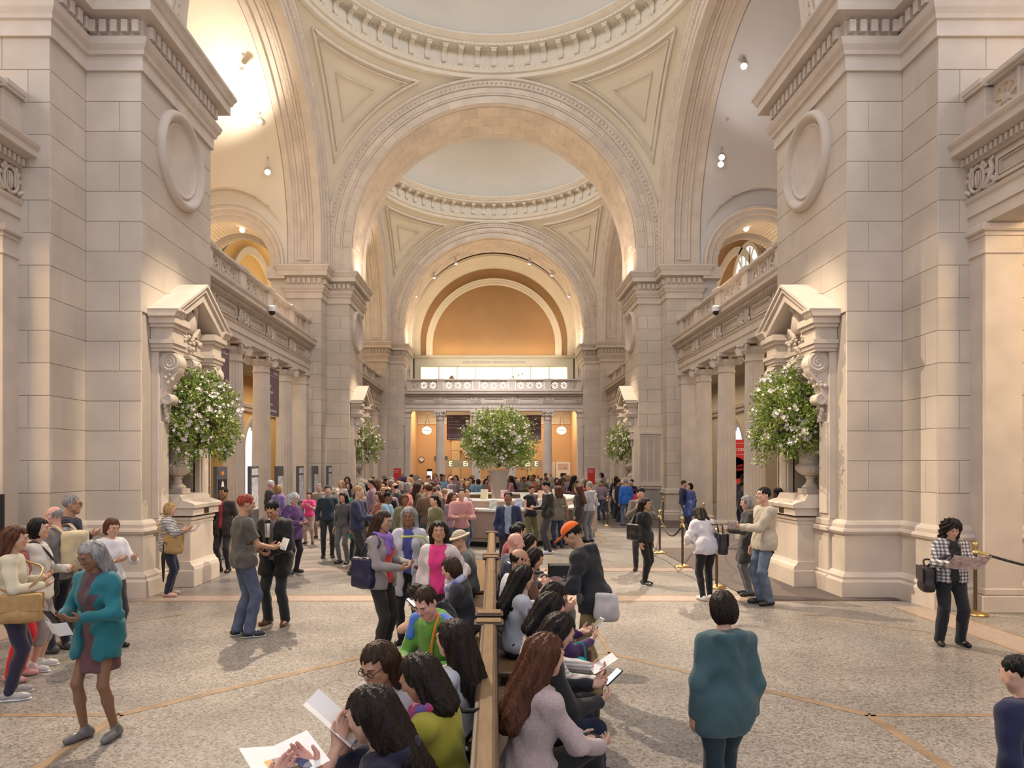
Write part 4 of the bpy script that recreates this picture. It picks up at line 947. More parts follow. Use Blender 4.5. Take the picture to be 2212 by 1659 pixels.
# stone tablet on the far pier
e = empty('stone_tablet', (6.38, B0 + PITCH, 0)); tag(e, 'pale stone tablet with rows of small carved names on the far pier', 'tablet')
MB().box(-.42, .42, -.05, -.005, 1.42, 3.45, .01).build('slab', STONE2, e)
m = MB().box(-.46, .46, -.09, -.005, 3.45, 3.52).box(-.46, .46, -.09, -.005, 1.34, 1.42).box(-.46, -.42, -.08, -.005, 1.42, 3.45).box(.42, .46, -.08, -.005, 1.42, 3.45).build('frame', STONE2, e)
m = MB()
for c in (-.27, 0, .27):
    for i in range(44):
        z = 3.34 - i * .042; x = c - .1
        while x < c + .1: l = random.uniform(.02, .06); m.box(x, min(x + l, c + .11), -.0535, -.05, z, z + .018); x += l + .012
tag(m.build('carved_names', DKBASE, e), kind='stuff')
MB().box(-.5, .55, -.22, -.0, .0, 1.2, .01).box(-.54, .6, -.26, 0, 1.2, 1.3, .01).build('stone_ledge', DKBASE, e)
# ------------------------------------------------------------------ lamps and cameras high up
def spotlight(p, aim, top, label, s=1.0):
    e = empty('spotlight', p); tag(e, label, 'spotlight', 'spotlights hung in the vaults'); d = (Vector(aim) - Vector(p)).normalized(); q = d.to_track_quat('Z', 'Y').to_euler()
    MB().lathe([(.05 * s, -.34 * s), (.075 * s, -.32 * s), (.08 * s, -.1 * s), (.10 * s, 0), (.09 * s, -.01 * s)], n=16).build('housing', LAMPM, e, (0, 0, 0), q, smooth=40)
    MB().sphere((0, 0, -.02 * s), (.085 * s, .085 * s, .06 * s), 14, 8).build('bulb', BULB, e, (0, 0, 0), q, smooth=60)
    if top: MB().tube([(0, 0, .05), (0, 0, top - p[2])], .008, 5).box(-.04, .04, -.04, .04, top - p[2] - .03, top - p[2] + .05).build('hanging_rod', LAMPM, e)
vz = lambda y, k=1: ZC + math.sqrt(max(0, 5.95 ** 2 - (y - YC[k]) ** 2)) - .02
aimc = (0, 10, 0)
for s, lst in ((-1, ((525, 158, 'topmost'), (560, 262, 'middle'), (578, 372, 'lowest, very bright'))), (1, ((1607, 143, 'topmost, very bright'), (1571, 252, 'tilted middle'), (1559, 340, 'lower'), (1557, 355, 'lowest')))):
    for (x, y, l) in lst:
        d = 8.7 * F / abs(x - VPX); p = px(x, y, d); spotlight(tuple(p), aimc if 'tilted' not in l else (2, 15, 8), vz(d), '%s hanging spotlight in the %s side vault' % (l, 'warm cream' if s < 0 else 'grey'), 1.1)
for s, x, y in ((-1, 523, 497), (1, 1612, 494)):
    d = 27.6; p = px(x, y, d); spotlight(tuple(p), (s * 9, 20, 8), p.z + .3, 'small spotlight under the balcony arch in the %s side bay' % ('cream' if s < 0 else 'grey'), 1.1)
for x, y, l in ((985, 570, 'near the crown above the clock side'), (1143, 570, 'near the crown above the poster side'), (938, 600, 'second from the crown above the clock side'), (1192, 595, 'unlit-looking, second from the crown above the poster side'), (898, 641, 'lowest above the clock side'), (1229, 640, 'lowest above the poster side')):
    p = px(x, y, 46.2); spotlight(tuple(p), (p.x * .5, 48, 9), p.z + .35, 'spotlight under the end arch, ' + l, 1.25)
for s, x, y in ((-1, 582, 672), (1, 1552, 666)):
    d = 21.2; p = px(x, y, d); e = empty('security_camera', (s * 6.99, d, 6.98)); tag(e, 'white dome security camera on the cornice over the %s colonnade' % ('banner-hung' if s < 0 else 'welcome-sign'), 'camera')
    MB().box(0, s * .14, -.05, .05, -.02, .08).build('bracket', LAMPM, e); MB().lathe([(.11, -.02), (.12, .02), (.12, .12), (.06, .16), (0, .16)], (-s * .1, 0, 0), n=18).build('housing', WHITE, e, smooth=40); MB().sphere((-s * .1, 0, -.03), (.095, .095, .11), 14, 10).build('dark_dome', BLACK, e, smooth=60)
GLOBE = mat('globe_glow', (1, .9, .7), .5, emit=(1, .78, .45), estr=9)
for x in (922, 1213):
    p = px(x, 930, 49); e = empty('pendant_lamp', tuple(p)); tag(e, 'glowing globe pendant lamp on chains %s' % ('above the clock' if x < 1000 else 'above the lobby posters'), 'lamp')
    MB().sphere((0, 0, 0), (.34, .34, .27), 20, 12).build('globe', GLOBE, e, smooth=60); MB().lathe([(.355, -.03), (.37, 0), (.355, .03)], n=24, cap=False).build('rim', BRASS, e, smooth=60)
    for a in (0, 2.1, 4.2): MB().tube([(.3 * math.cos(a), .3 * math.sin(a), .15), (0, 0, 1.2)], .012, 5).build('chain', DKBRASS, e)
    MB().tube([(0, 0, 1.2), (0, 0, 6.93 - p.z)], .015, 6).sphere((0, 0, 1.2), .05, 8, 6).build('stem', DKBRASS, e)
p = px(911, 992, 51.93); e = empty('wall_clock', tuple(p)); tag(e, 'round white wall clock on the orange lobby wall', 'clock')
MB().lathe([(.20, -.05), (.20, .05), (.17, .05), (.17, .03)], n=28, cap=False).build('rim', BLACK, e, (0, 0, 0), (R(90), 0, 0), smooth=40); MB().lathe([(.175, 0), (.175, .03)], n=28).build('dial', WHITE, e, (0, 0, 0), (R(90), 0, 0)); MB().box(-.008, .008, -.04, -.032, 0, .12).box(0, .08, -.04, -.032, -.008, .008).build('hands', BLACK, e)
# lit display case over the balcony
CASEM = mat('case_paint', (.47, .42, .31), .7); CASEL = mat('case_glow', (1, .95, .8), .5, emit=(1, .90, .66), estr=1.5)
e = empty('display_case', (0, 47.3, 7.1)); tag(e, 'long cream display case with eight lit windows above the balcony', 'display case')
MB().box(-5.5, 5.5, 0, .9, 1.95, 2.45).box(-5.5, 5.5, 0, .9, 0, .16).box(-5.5, -5.12, 0, .9, .16, 1.95).box(5.12, 5.5, 0, .9, .16, 1.95).box(-5.12, 5.12, .6, .9, .16, 1.95).build('body', CASEM, e)
MB().prism([(.9, 2.45), (-.02, 2.45), (-.06, 2.5), (-.14, 2.54), (-.14, 2.62), (-.18, 2.66), (.9, 2.66)], lambda u, v, a: (a, u, v), -5.66, 5.66).build('cornice', CASEM, e)
for i in range(8):
    x0 = -5.12 + i * 1.28; MB().box(x0 + .02, x0 + 1.26, .56, .6, .18, 1.93).build('lit_window', CASEL, e); MB().box(x0 - .02, x0 + .02, 0, .6, .16, 1.95).build('mullion', CASEM, e)
text('inscription', 'ADELE AND STANLEY HERZMAN COLLECTION', .205, mat('incised', (.20, .17, .12), .8), e, (0, -.005, 2.13), (R(90), 0, 0), 'CENTER')
for i, (x, sz, k) in enumerate(((-4.4, .12, 'narrow'), (-3.62, .12, 'small rounded'), (-2.95, .24, 'large rounded'), (1.35, .05, 'tiny'), (1.7, .05, 'tiny'), (2.0, .05, 'tiny'))):
    o = MB().lathe([(sz * .5, 0), (sz, sz * .9), (sz * .7, sz * 1.6), (sz * .4, sz * 1.9), (sz * .5, sz * 2.1)], n=16).build('vase', mat('dark_ceramic', (.16, .12, .08), .4), None, (x, 47.6, 7.9 if sz > .1 else 8.3 + .1 * i - .3), smooth=50)
    if sz < .1: MB().box(-.12, .12, -.06, .06, -.03, 0).build('stand', CASEM, o)
    tag(o, '%s dark vase in a lit window of the display case%s' % (k, '' if sz > .1 else (', nearest the inscription', ', between two others', ', farthest from the inscription')[i - 3]), 'vase', 'exhibits in the lit case')
# ------------------------------------------------------------------ lobby behind the end colonnade
e = empty('ticket_portal', (0, 51.9, 0)); tag(e, 'stone portal with stepped brackets behind the large flowers', 'portal')
TANP = mat('tan_stone', (.62, .46, .25), .8, noise=.08, nscale=2)
MB().box(-3.2, -2.6, -.06, .1, 0, 4.1).box(2.6, 3.2, -.06, .1, 0, 4.1).box(-3.22, 3.22, -.09, .1, 3.3, 4.1).build('surround', TANP, e)
MB().box(-3.4, 3.4, -.2, .1, 4.1, 4.28, .02).build('lintel_moulding', PLAST, e)
for x in (-1.65, 1.65): MB().prism([(-.9, 4.1), (.9, 4.1), (.9, 3.85), (.75, 3.7), (.75, 3.2), (.6, 3.0), (.55, 2.75), (-.55, 2.75), (-.6, 3.0), (-.75, 3.2), (-.75, 3.7), (-.9, 3.85)], lambda u, v, a, x=x: (x + u, a, v), -.35, -.05).build('stepped_bracket', TANP, e); MB().box(x - .55, x + .55, -.4, -.36, 2.95, 3.35).build('bracket_recess', STONE2, e)
e = empty('ticket_counter', (0, 50.6, 0)); tag(e, 'ticket counter with glowing lettered glass sign under the plum banners', 'counter')
MB().box(-3.6, 3.6, 0, .6, 0, 1.05, .01).build('counter', TANP, e); MB().box(-3.7, 3.7, -.05, .65, 1.05, 1.1).build('counter_top', DESKT, e)
GLASSM = mat('sign_glass', (.34, .33, .25), .3); GLOWL = mat('sign_glow', (1, .85, .5), .5, emit=(1, .80, .38), estr=2.2)
MB().box(-3.6, 3.6, .1, .14, 2.02, 2.55).build('glass_sign', GLASSM, e); MB().box(-3.6, 3.6, .08, .16, 1.97, 2.02).build('sign_rail', LAMPM, e)
for x in (-3.6, -.05, 3.5): MB().box(x, x + .08, .09, .15, 1.1, 2.55).build('sign_post', LAMPM, e)
for x in (-3.35, -2.3, -1.1, 1.5, 2.3, 3.0): text('lettering', 'Ei' if x not in (-3.35, 3.0) else 'E', .52, GLOWL, e, (x, .09, 2.1), (R(90), 0, 0), ext=.006)
p = px(928, 1028, 50); e = empty('light_box', (p.x, 50, 0)); tag(e, 'small glowing white light box below the wall clock', 'sign')
MB().box(-.2, .2, 0, .08, .9, 1.9, .006).box(-.18, .18, -.1, .2, 0, .04).box(-.04, .04, 0, .08, .04, .9).build('case', BLACK, e); MB().box(-.17, .17, -.006, 0, .95, 1.72).build('lit_panel', mat('panel_glow', (1, .95, .9), .5, emit=(1, .9, .75), estr=1.6), e)
p = px(940, 1045, 49.5); e = MB().box(-.18, .18, 0, .05, 1.0, 1.5).box(-.05, .05, 0, .05, 0, 1.0).build('floor_sign', RED, None, (p.x, 49.5, 0)); tag(e, 'little red sign next to the glowing light box', 'sign')
for x0, x1, c, l in ((1193, 1199, (.7, .6, .5), 'narrow pale'), (1201, 1232, (.75, .72, .68), 'wide white'), (1234, 1249, (.74, .66, .56), 'cream')):
    a, b_ = px(x0, 1040, 51.9), px(x1, 998, 51.9); o = MB().box(a.x, b_.x, -.03, 0, 1.1, b_.z).build('wall_poster', mat('poster_' + l.split()[0], c, .6), None, (0, 51.98, 0)); tag(o, l + ' notice board on the orange lobby wall near the red ticket sign', 'poster')
    if x1 - x0 > 10: MB().box(a.x + .15, b_.x - .15, -.036, -.03, b_.z - .62, b_.z - .12).build('printed_picture', mat('poster_print', (.55, .2, .1), .6, noise=.8, nscale=5, col2=(.6, .6, .6)), o)
for x in (941, 964):
    p = px(x, 990, 51.93); o = MB().box(-.1, .1, -.02, 0, -.16, .16).build('wall_plate', SLATE, None, tuple(p)); tag(o, 'small grey wall plate %s the column nearest the clock' % ('on the clock side of' if x < 950 else 'on the banner side of'), 'plate')
p = px(1000, 470, 20)
# ------------------------------------------------------------------ people: bodies from smooth distance fields
f32 = np.float32
def V(*a): return np.array(a, float)
def norm(v): return v / (np.linalg.norm(v) + 1e-9)
def smin(a, b, k): h = np.clip(.5 + .5 * (b - a) / k, 0, 1); return b + (a - b) * h - k * h * (1 - h)
class Fld:
    """list of primitives blended with a smooth union; evaluated on numpy grids"""
    def __init__(s): s.p = []; s.cuts = []
    def cone(s, a, b, ra, rb, k=.03): s.p.append(('c', V(*a), V(*b), ra, rb, k)); return s
    def ell(s, c, r, M=None, k=.03): s.p.append(('e', V(*c), V(*r), M, None, k)); return s
    def box(s, c, r, M=None, rd=.02, k=.01): s.p.append(('b', V(*c), V(*r), M, rd, k)); return s
    def cut(s, fn): s.cuts.append(fn); return s       # fn(X,Y,Z) -> distance, kept where negative
    def bounds(s):
        lo, hi = V(9, 9, 9), V(-9, -9, -9)
        for t, a, b, c, d, k in s.p:
            if t == 'c':
                lo = np.minimum(lo, np.minimum(a - c, b - d)); hi = np.maximum(hi, np.maximum(a + c, b + d))
            else:
                m = np.linalg.norm(b) if c is not None else b
                lo = np.minimum(lo, a - m - .01); hi = np.maximum(hi, a + m + .01)
        return lo - .015, hi + .015
    def __call__(s, X, Y, Z):
        D = None
        for t, a, b, c, d, k in s.p:
            if t == 'c':
                ab = b - a; L2 = max(1e-9, float(ab @ ab)); px_, py_, pz_ = X - f32(a[0]), Y - f32(a[1]), Z - f32(a[2])
                h = np.clip((px_ * f32(ab[0]) + py_ * f32(ab[1]) + pz_ * f32(ab[2])) / f32(L2), 0, 1)
                q = np.sqrt((px_ - h * f32(ab[0])) ** 2 + (py_ - h * f32(ab[1])) ** 2 + (pz_ - h * f32(ab[2])) ** 2) - (f32(c) + h * f32(d - c))
            else:
                x, y, z = X - f32(a[0]), Y - f32(a[1]), Z - f32(a[2])
                if c is not None: M = c; x, y, z = (x * f32(M[0][0]) + y * f32(M[0][1]) + z * f32(M[0][2]), x * f32(M[1][0]) + y * f32(M[1][1]) + z * f32(M[1][2]), x * f32(M[2][0]) + y * f32(M[2][1]) + z * f32(M[2][2]))
                if t == 'e':
                    k0 = np.sqrt((x / f32(b[0])) ** 2 + (y / f32(b[1])) ** 2 + (z / f32(b[2])) ** 2); k1 = np.sqrt((x / f32(b[0] ** 2)) ** 2 + (y / f32(b[1] ** 2)) ** 2 + (z / f32(b[2] ** 2)) ** 2) + f32(1e-6)
                    q = k0 * (k0 - 1) / k1
                else:
                    qx, qy, qz = np.abs(x) - f32(b[0] - d), np.abs(y) - f32(b[1] - d), np.abs(z) - f32(b[2] - d)
                    q = np.sqrt(np.maximum(qx, 0) ** 2 + np.maximum(qy, 0) ** 2 + np.maximum(qz, 0) ** 2) + np.minimum(np.maximum(qx, np.maximum(qy, qz)), 0) - f32(d)
            D = q if D is None else smin(D, q, f32(k))
        for fn in s.cuts: D = np.maximum(D, fn(X, Y, Z))
        return D
def surfnet(f, h, lo=None, hi=None):
    l, u = f.bounds() if lo is None else (lo, hi); n = np.ceil((u - l) / h).astype(int) + 3; l = l - h
    X = (l[0] + h * np.arange(n[0]))[:, None, None].astype(f32); Y = (l[1] + h * np.arange(n[1]))[None, :, None].astype(f32); Z = (l[2] + h * np.arange(n[2]))[None, None, :].astype(f32)
    D = np.broadcast_to(f(X, Y, Z), tuple(n)).astype(f32); S = D < 0
    m = tuple(k - 1 for k in n); acc = np.zeros(m + (3,), f32); cnt = np.zeros(m, f32)
    sl = lambda o: tuple(slice(o[i], o[i] + m[i]) for i in range(3))
    for ax in range(3):
        o1, o2 = [i for i in range(3) if i != ax]
        for i in (0, 1):
            for j in (0, 1):
                a = [0, 0, 0]; a[o1] = i; a[o2] = j; b = list(a); b[ax] = 1; da, db = D[sl(a)], D[sl(b)]; cr = (da < 0) != (db < 0)
                t = np.where(cr, da / np.where(cr, da - db, 1), 0); acc[..., ax] += np.where(cr, t, 0); acc[..., o1] += i * cr; acc[..., o2] += j * cr; cnt += cr
    mask = cnt > 0; idx = -np.ones(m, int); idx[mask] = np.arange(mask.sum()); ijk = np.argwhere(mask)
    vs = l + h * (ijk + acc[mask] / cnt[mask][:, None]); Fs = []
    for ax in range(3):
        o1, o2 = [(1, 2), (2, 0), (0, 1)][ax]; a = [slice(1, m[i]) for i in range(3)]; a[ax] = slice(0, m[ax]); b = list(a); b[ax] = slice(1, m[ax] + 1)
        sa, sb = S[tuple(a)], S[tuple(b)]; cr = np.argwhere(sa != sb)
        if not len(cr): continue
        flip = sa[sa != sb]; base = cr.copy()
        for d in (o1, o2): base[:, d] += 1
        def at(d1, d2): q = base.copy(); q[:, o1] += d1; q[:, o2] += d2; return idx[q[:, 0], q[:, 1], q[:, 2]]
        q = np.stack([at(-1, -1), at(0, -1), at(0, 0), at(-1, 0)], 1); q[~flip] = q[~flip][:, ::-1]; Fs.append(q)
    return vs, np.concatenate(Fs) if Fs else np.zeros((0, 4), int)
def mesh_np(name, parts, mats):
    vs = []; fs = []; mi = []; n = 0
    for k, (v, f) in enumerate(parts): vs.append(v); fs.append(f + n); mi.append(np.full(len(f), min(k, len(mats) - 1))); n += len(v)
    v = np.concatenate(vs); f = np.concatenate(fs); me = bpy.data.meshes.new(name)
    me.vertices.add(len(v)); me.vertices.foreach_set('co', v.astype(f32).ravel()); me.loops.add(f.size); me.loops.foreach_set('vertex_index', f.ravel().astype(np.int32))
    me.polygons.add(len(f)); me.polygons.foreach_set('loop_start', np.arange(0, f.size, 4, dtype=np.int32)); me.polygons.foreach_set('loop_total', np.full(len(f), 4, np.int32))
    for m in mats: me.materials.append(m)
    if len(mats) > 1: me.polygons.foreach_set('material_index', np.concatenate(mi).astype(np.int32))
    me.polygons.foreach_set('use_smooth', np.ones(len(f), bool)); me.update(calc_edges=True); return me
def folds(amp, fx=23, fz=31):
    def g(X, Y, Z): return f32(amp) * (np.sin(f32(fz) * Z + f32(7) * X + f32(2.5) * np.sin(f32(fx) * X + f32(5) * Y)) * np.cos(f32(17) * Y + f32(9) * Z + f32(11) * X))
    return g
class Disp:
    def __init__(s, f, g): s.f = f; s.g = g
    def bounds(s): return s.f.bounds()
    def __call__(s, X, Y, Z): return s.f(X, Y, Z) + s.g(X, Y, Z)
SKINS = {'light': (.56, .335, .24), 'tan': (.43, .24, .15), 'pink': (.60, .33, .26), 'brown': (.22, .115, .065), 'dark': (.10, .052, .032)}
def skin(t): return mat('skin_' + t, SKINS[t], .5, noise=.08, nscale=9, spec=.35)
def cloth(c, kind=None):
    k = tuple(round(x, 3) for x in c); nm = 'cloth_%s_%s_%s' % k + (kind or '')
    if kind == 'stripe': return mat(nm, c, .85, wave=('Z', 13, (.62, .60, .60), .5), bump=.2, bscale=200)
    if kind == 'plaid': return plaid()
    if kind == 'knit': return mat(nm, c, .9, noise=.14, nscale=60, bump=.7, bscale=170, sheen=.3)
    if kind == 'satin': return mat(nm, c, .28, noise=.2, nscale=8, spec=.6)
    if kind == 'leather': return mat(nm, c, .38, noise=.15, nscale=12, bump=.2, bscale=80, spec=.5)
    if kind == 'denim': return mat(nm, c, .85, noise=.35, nscale=7, bump=.25, bscale=260)
    if kind == 'print': return mat(nm, c, .8, noise=.9, nscale=22, col2=(.10, .05, .05))
    if kind == 'scarf': return mat(nm, c, .8, noise=.9, nscale=16, col2=(.08, .12, .40))
    return mat(nm, c, .85, noise=.14, nscale=5, bump=.22, bscale=220, sheen=.15)
def plaid():
    if 'plaid' in MATS: return MATS['plaid']
    m = mat('plaid', (.62, .60, .60), .85); nt = m.node_tree; L = nt.links.new; b = nt.nodes['Principled BSDF']; tc = _n(nt, 'ShaderNodeTexCoord'); out = None
    for d, sc in (('X', 7.5), ('Z', 7.5)):
        wv = _n(nt, 'ShaderNodeTexWave', bands_direction=d); wv.inputs['Scale'].default_value = sc; L(tc.outputs['Object'], wv.inputs[0])
        r = _n(nt, 'ShaderNodeMapRange'); r.inputs[1].default_value = .5; r.inputs[2].default_value = .6; r.inputs[3].default_value = 1; r.inputs[4].default_value = .38; L(wv.outputs[1], r.inputs[0])
        if out is None: out = r.outputs[0]
        else: mm = _n(nt, 'ShaderNodeMath', operation='MULTIPLY'); L(out, mm.inputs[0]); L(r.outputs[0], mm.inputs[1]); out = mm.outputs[0]
    hs = _n(nt, 'ShaderNodeHueSaturation'); hs.inputs['Color'].default_value = (.60, .57, .58, 1); L(out, hs.inputs['Value']); L(hs.outputs[0], b.inputs['Base Color']); return m
HAIRC = {'black': (.007, .006, .006), 'dkbrown': (.014, .009, .007), 'brown': (.040, .021, .012), 'auburn': (.085, .030, .015), 'red': (.28, .045, .025), 'blonde': (.42, .27, .12), 'grey': (.28, .27, .27), 'white': (.66, .64, .62)}
def hairm(c): return mat('hair_' + c, HAIRC[c], .38, noise=.55, nscale=42, stretch=(1, 1, .13), bump=.6, bscale=110, spec=.2)
EYEW, IRIS, LIPS, BROW = mat('eye_white', (.62, .58, .55), .3), mat('iris', (.02, .012, .008), .2), mat('lips', (.40, .15, .12), .45), mat('brow', (.03, .018, .012), .8)
def ik(sh, tg, a, b, hint):
    d = tg - sh; L = np.linalg.norm(d)
    if L > (a + b) * .985: d = d * ((a + b) * .985 / L); L = (a + b) * .985; tg = sh + d
    if L < abs(a - b) + .03: L = abs(a - b) + .05; tg = sh + norm(d) * L; d = tg - sh
    u = d / L; x = (a * a - b * b + L * L) / (2 * L); y = math.sqrt(max(0, a * a - x * x)); p = hint - u * (hint @ u); return sh + u * x + norm(p) * y, tg
def basis(f, up):
    """rows right, forward, up for a forward vector"""
    f = norm(f); r = norm(np.cross(f, up)); u = np.cross(r, f); return np.array([r, f, u])
PCOUNT = [0]
def hand_field(wr, fd, pn, side, s, curl):
    """wrist, finger direction, palm normal (towards what is held), thumb side +1/-1 along cross(fd, pn)"""
    fd = norm(fd); pn = norm(pn - fd * (pn @ fd)); sd = np.cross(fd, pn) * side; F = Fld(); q = lambda a, b, c: wr + s * (fd * a + sd * b + pn * c)
    for off, L in ((.030, .085), (.010, .089), (-.010, .086), (-.028, .078)): F.cone(q(.005, off * .6, 0), q(L, off, 0), .017 * s, .0125 * s, .012)
    for off, L0, ln in ((.031, .086, .070), (.0105, .090, .079), (-.0105, .087, .073), (-.029, .079, .057)):
        p = q(L0, off, 0); d = fd; c = curl * 1.0
        for i, fr in enumerate((.45, .32, .26)):
            an = R(c * (26, 34, 24)[i]); ax = np.cross(fd, pn); cur = sum(R(c * x) for x in (26, 34, 24)[:i + 1]); d = fd * math.cos(cur) + pn * math.sin(cur); p2 = p + d * ln * fr * s
            F.cone(p, p2, (.0100, .0092, .0084)[i] * s, (.0092, .0084, .0070)[i] * s, .004); p = p2
    p = q(.022, .026, .004); d = norm(fd * .62 + sd * .62 + pn * .42); p2 = p + d * .042 * s; d2 = norm(fd * .85 + sd * .2 + pn * .5); p3 = p2 + d2 * .034 * s
    F.cone(p, p2, .015 * s, .0115 * s, .008); F.cone(p2, p3, .011 * s, .0085 * s, .004); return F
def head_field(H, M, s, sex):
    P = lambda x, y, z: H + s * (M[0] * x + M[1] * y + M[2] * z); F = Fld(); e = lambda c, r, k=.02: F.ell(P(*c), V(*r) * s, M, k)
    e((0, -.012, .030), (.074, .094, .086)); e((0, .018, -.02), (.064, .076, .078), .03); F.cone(P(0, .045, -.055), P(0, .068, -.092), .040 * s, .024 * s, .035)
    for x in (-1, 1): F.cone(P(x * .045, .03, -.05), P(x * .02, .06, -.085), .03 * s, .02 * s, .03); e((x * .040, .068, -.012), (.022, .018, .020), .02); e((x * .074, -.005, -.004), (.011, .024, .031), .006)
    F.cone(P(-.034, .083, .030), P(.034, .083, .030), .011 * s, .011 * s, .015)
    F.cone(P(0, .090, .018), P(0, .109, -.018), .0085 * s, .0125 * s, .010); 
    for x in (-1, 1): F.cone(P(0, .098, -.021), P(x * .012, .094, -.022), .009 * s, .0075 * s, .006)
    F.cone(P(-.017, .084, -.051), P(.017, .084, -.051), .009 * s, .009 * s, .01); return F, P
def hair_field(style, P, M, s, H, down, seed, front=1):
    """down: world vector the long hair falls along"""
    F = Fld(); e = lambda c, r, k=.03: F.ell(P(*c), V(*r) * s, M, k); sx = lambda X, Y, Z: ((X - f32(H[0])) * f32(M[0][0]) + (Y - f32(H[1])) * f32(M[0][1]) + (Z - f32(H[2])) * f32(M[0][2])) / f32(s)
    sy = lambda X, Y, Z: ((X - f32(H[0])) * f32(M[1][0]) + (Y - f32(H[1])) * f32(M[1][1]) + (Z - f32(H[2])) * f32(M[1][2])) / f32(s)
    sz = lambda X, Y, Z: ((X - f32(H[0])) * f32(M[2][0]) + (Y - f32(H[1])) * f32(M[2][1]) + (Z - f32(H[2])) * f32(M[2][2])) / f32(s)
    def face(wd, top, yy):     # carve the face out of the hair: inside where |x|<wd, y>yy, z<top
        def g(X, Y, Z):
            x, y, z = np.abs(sx(X, Y, Z)), sy(X, Y, Z), sz(X, Y, Z); return f32(s) * -np.maximum(np.maximum(x - f32(wd), (z - f32(top)) + f32(2.2) * x * x), f32(yy) - y)
        return g
    if style in ('short', 'cap', 'bald'):
        e((0, -.016, .036), (.081, .099, .090)); F.cut(face(.10, .072, .052)); low = -.045
        F.cut(lambda X, Y, Z: f32(s) * np.maximum(f32(low) - sz(X, Y, Z) - np.maximum(0, -sy(X, Y, Z) - .02) * f32(.5), -1) if True else 0)
        F.cut(lambda X, Y, Z: f32(s) * -np.maximum(np.maximum(np.abs(sy(X, Y, Z) - f32(.0)) - f32(.035), sz(X, Y, Z) - f32(.012)), -9))
        if style == 'bald': F.cut(lambda X, Y, Z: f32(s) * (sz(X, Y, Z) - f32(.035) - np.maximum(0, -sy(X, Y, Z) - .05) * f32(.4)))
    else:
        e((0, -.016, .036), (.085, .103, .093))
        if style == 'bob':
            e((0, -.03, -.04), (.096, .088, .105), .05); F.cut(lambda X, Y, Z: f32(s) * (f32(-.125) - sz(X, Y, Z)))
        elif style == 'bun': e((0, -.115, .05), (.05, .045, .05), .02); F.cut(lambda X, Y, Z: f32(s) * (f32(-.06) - sz(X, Y, Z)))
        else:
            L = {'long': .44, 'mid': .21, 'curly': .20, 'pony': .30}[style]; b = P(0, -.065, -.02); dn = norm(down)
            if style == 'pony': F.cone(P(0, -.10, .03), P(0, -.125, -.02) + dn * .05 * s, .035 * s, .04 * s); F.cone(P(0, -.125, -.02) + dn * .05 * s, P(0, -.11, -.02) + dn * L * s, .04 * s, .018 * s)
            else:
                wd = {'curly': .085, 'long': .074}.get(style, .062)
                for x in (-.045, 0, .045): F.cone(P(x, -.055, .0), P(x * 1.5, -.075, -.05) + dn * (L - .05) * s, wd * s, .048 * s, .05)
                for x in (-1, 1): F.cone(P(x * .072, -.015, .01), P(x * .095, .0, -.06) + dn * (L * .62) * s, .030 * s, .026 * s, .04)
                if style == 'curly': e((0, -.03, .03), (.10, .11, .10), .05)
        F.cut(face(.064 if style != 'pony' else .075, .066, .038))
    amp = .005 if style != 'curly' else .010
    def strands(X, Y, Z):
        x, y, z = sx(X, Y, Z), sy(X, Y, Z), sz(X, Y, Z); a = np.arctan2(x, y + f32(.02))
        return f32(s * amp) * (np.sin(a * 26 + 3 * np.sin(z * 30 + seed)) * .6 + np.sin(a * 11 + z * (18 if style != 'curly' else 70) + seed))
    return Disp(F, strands)
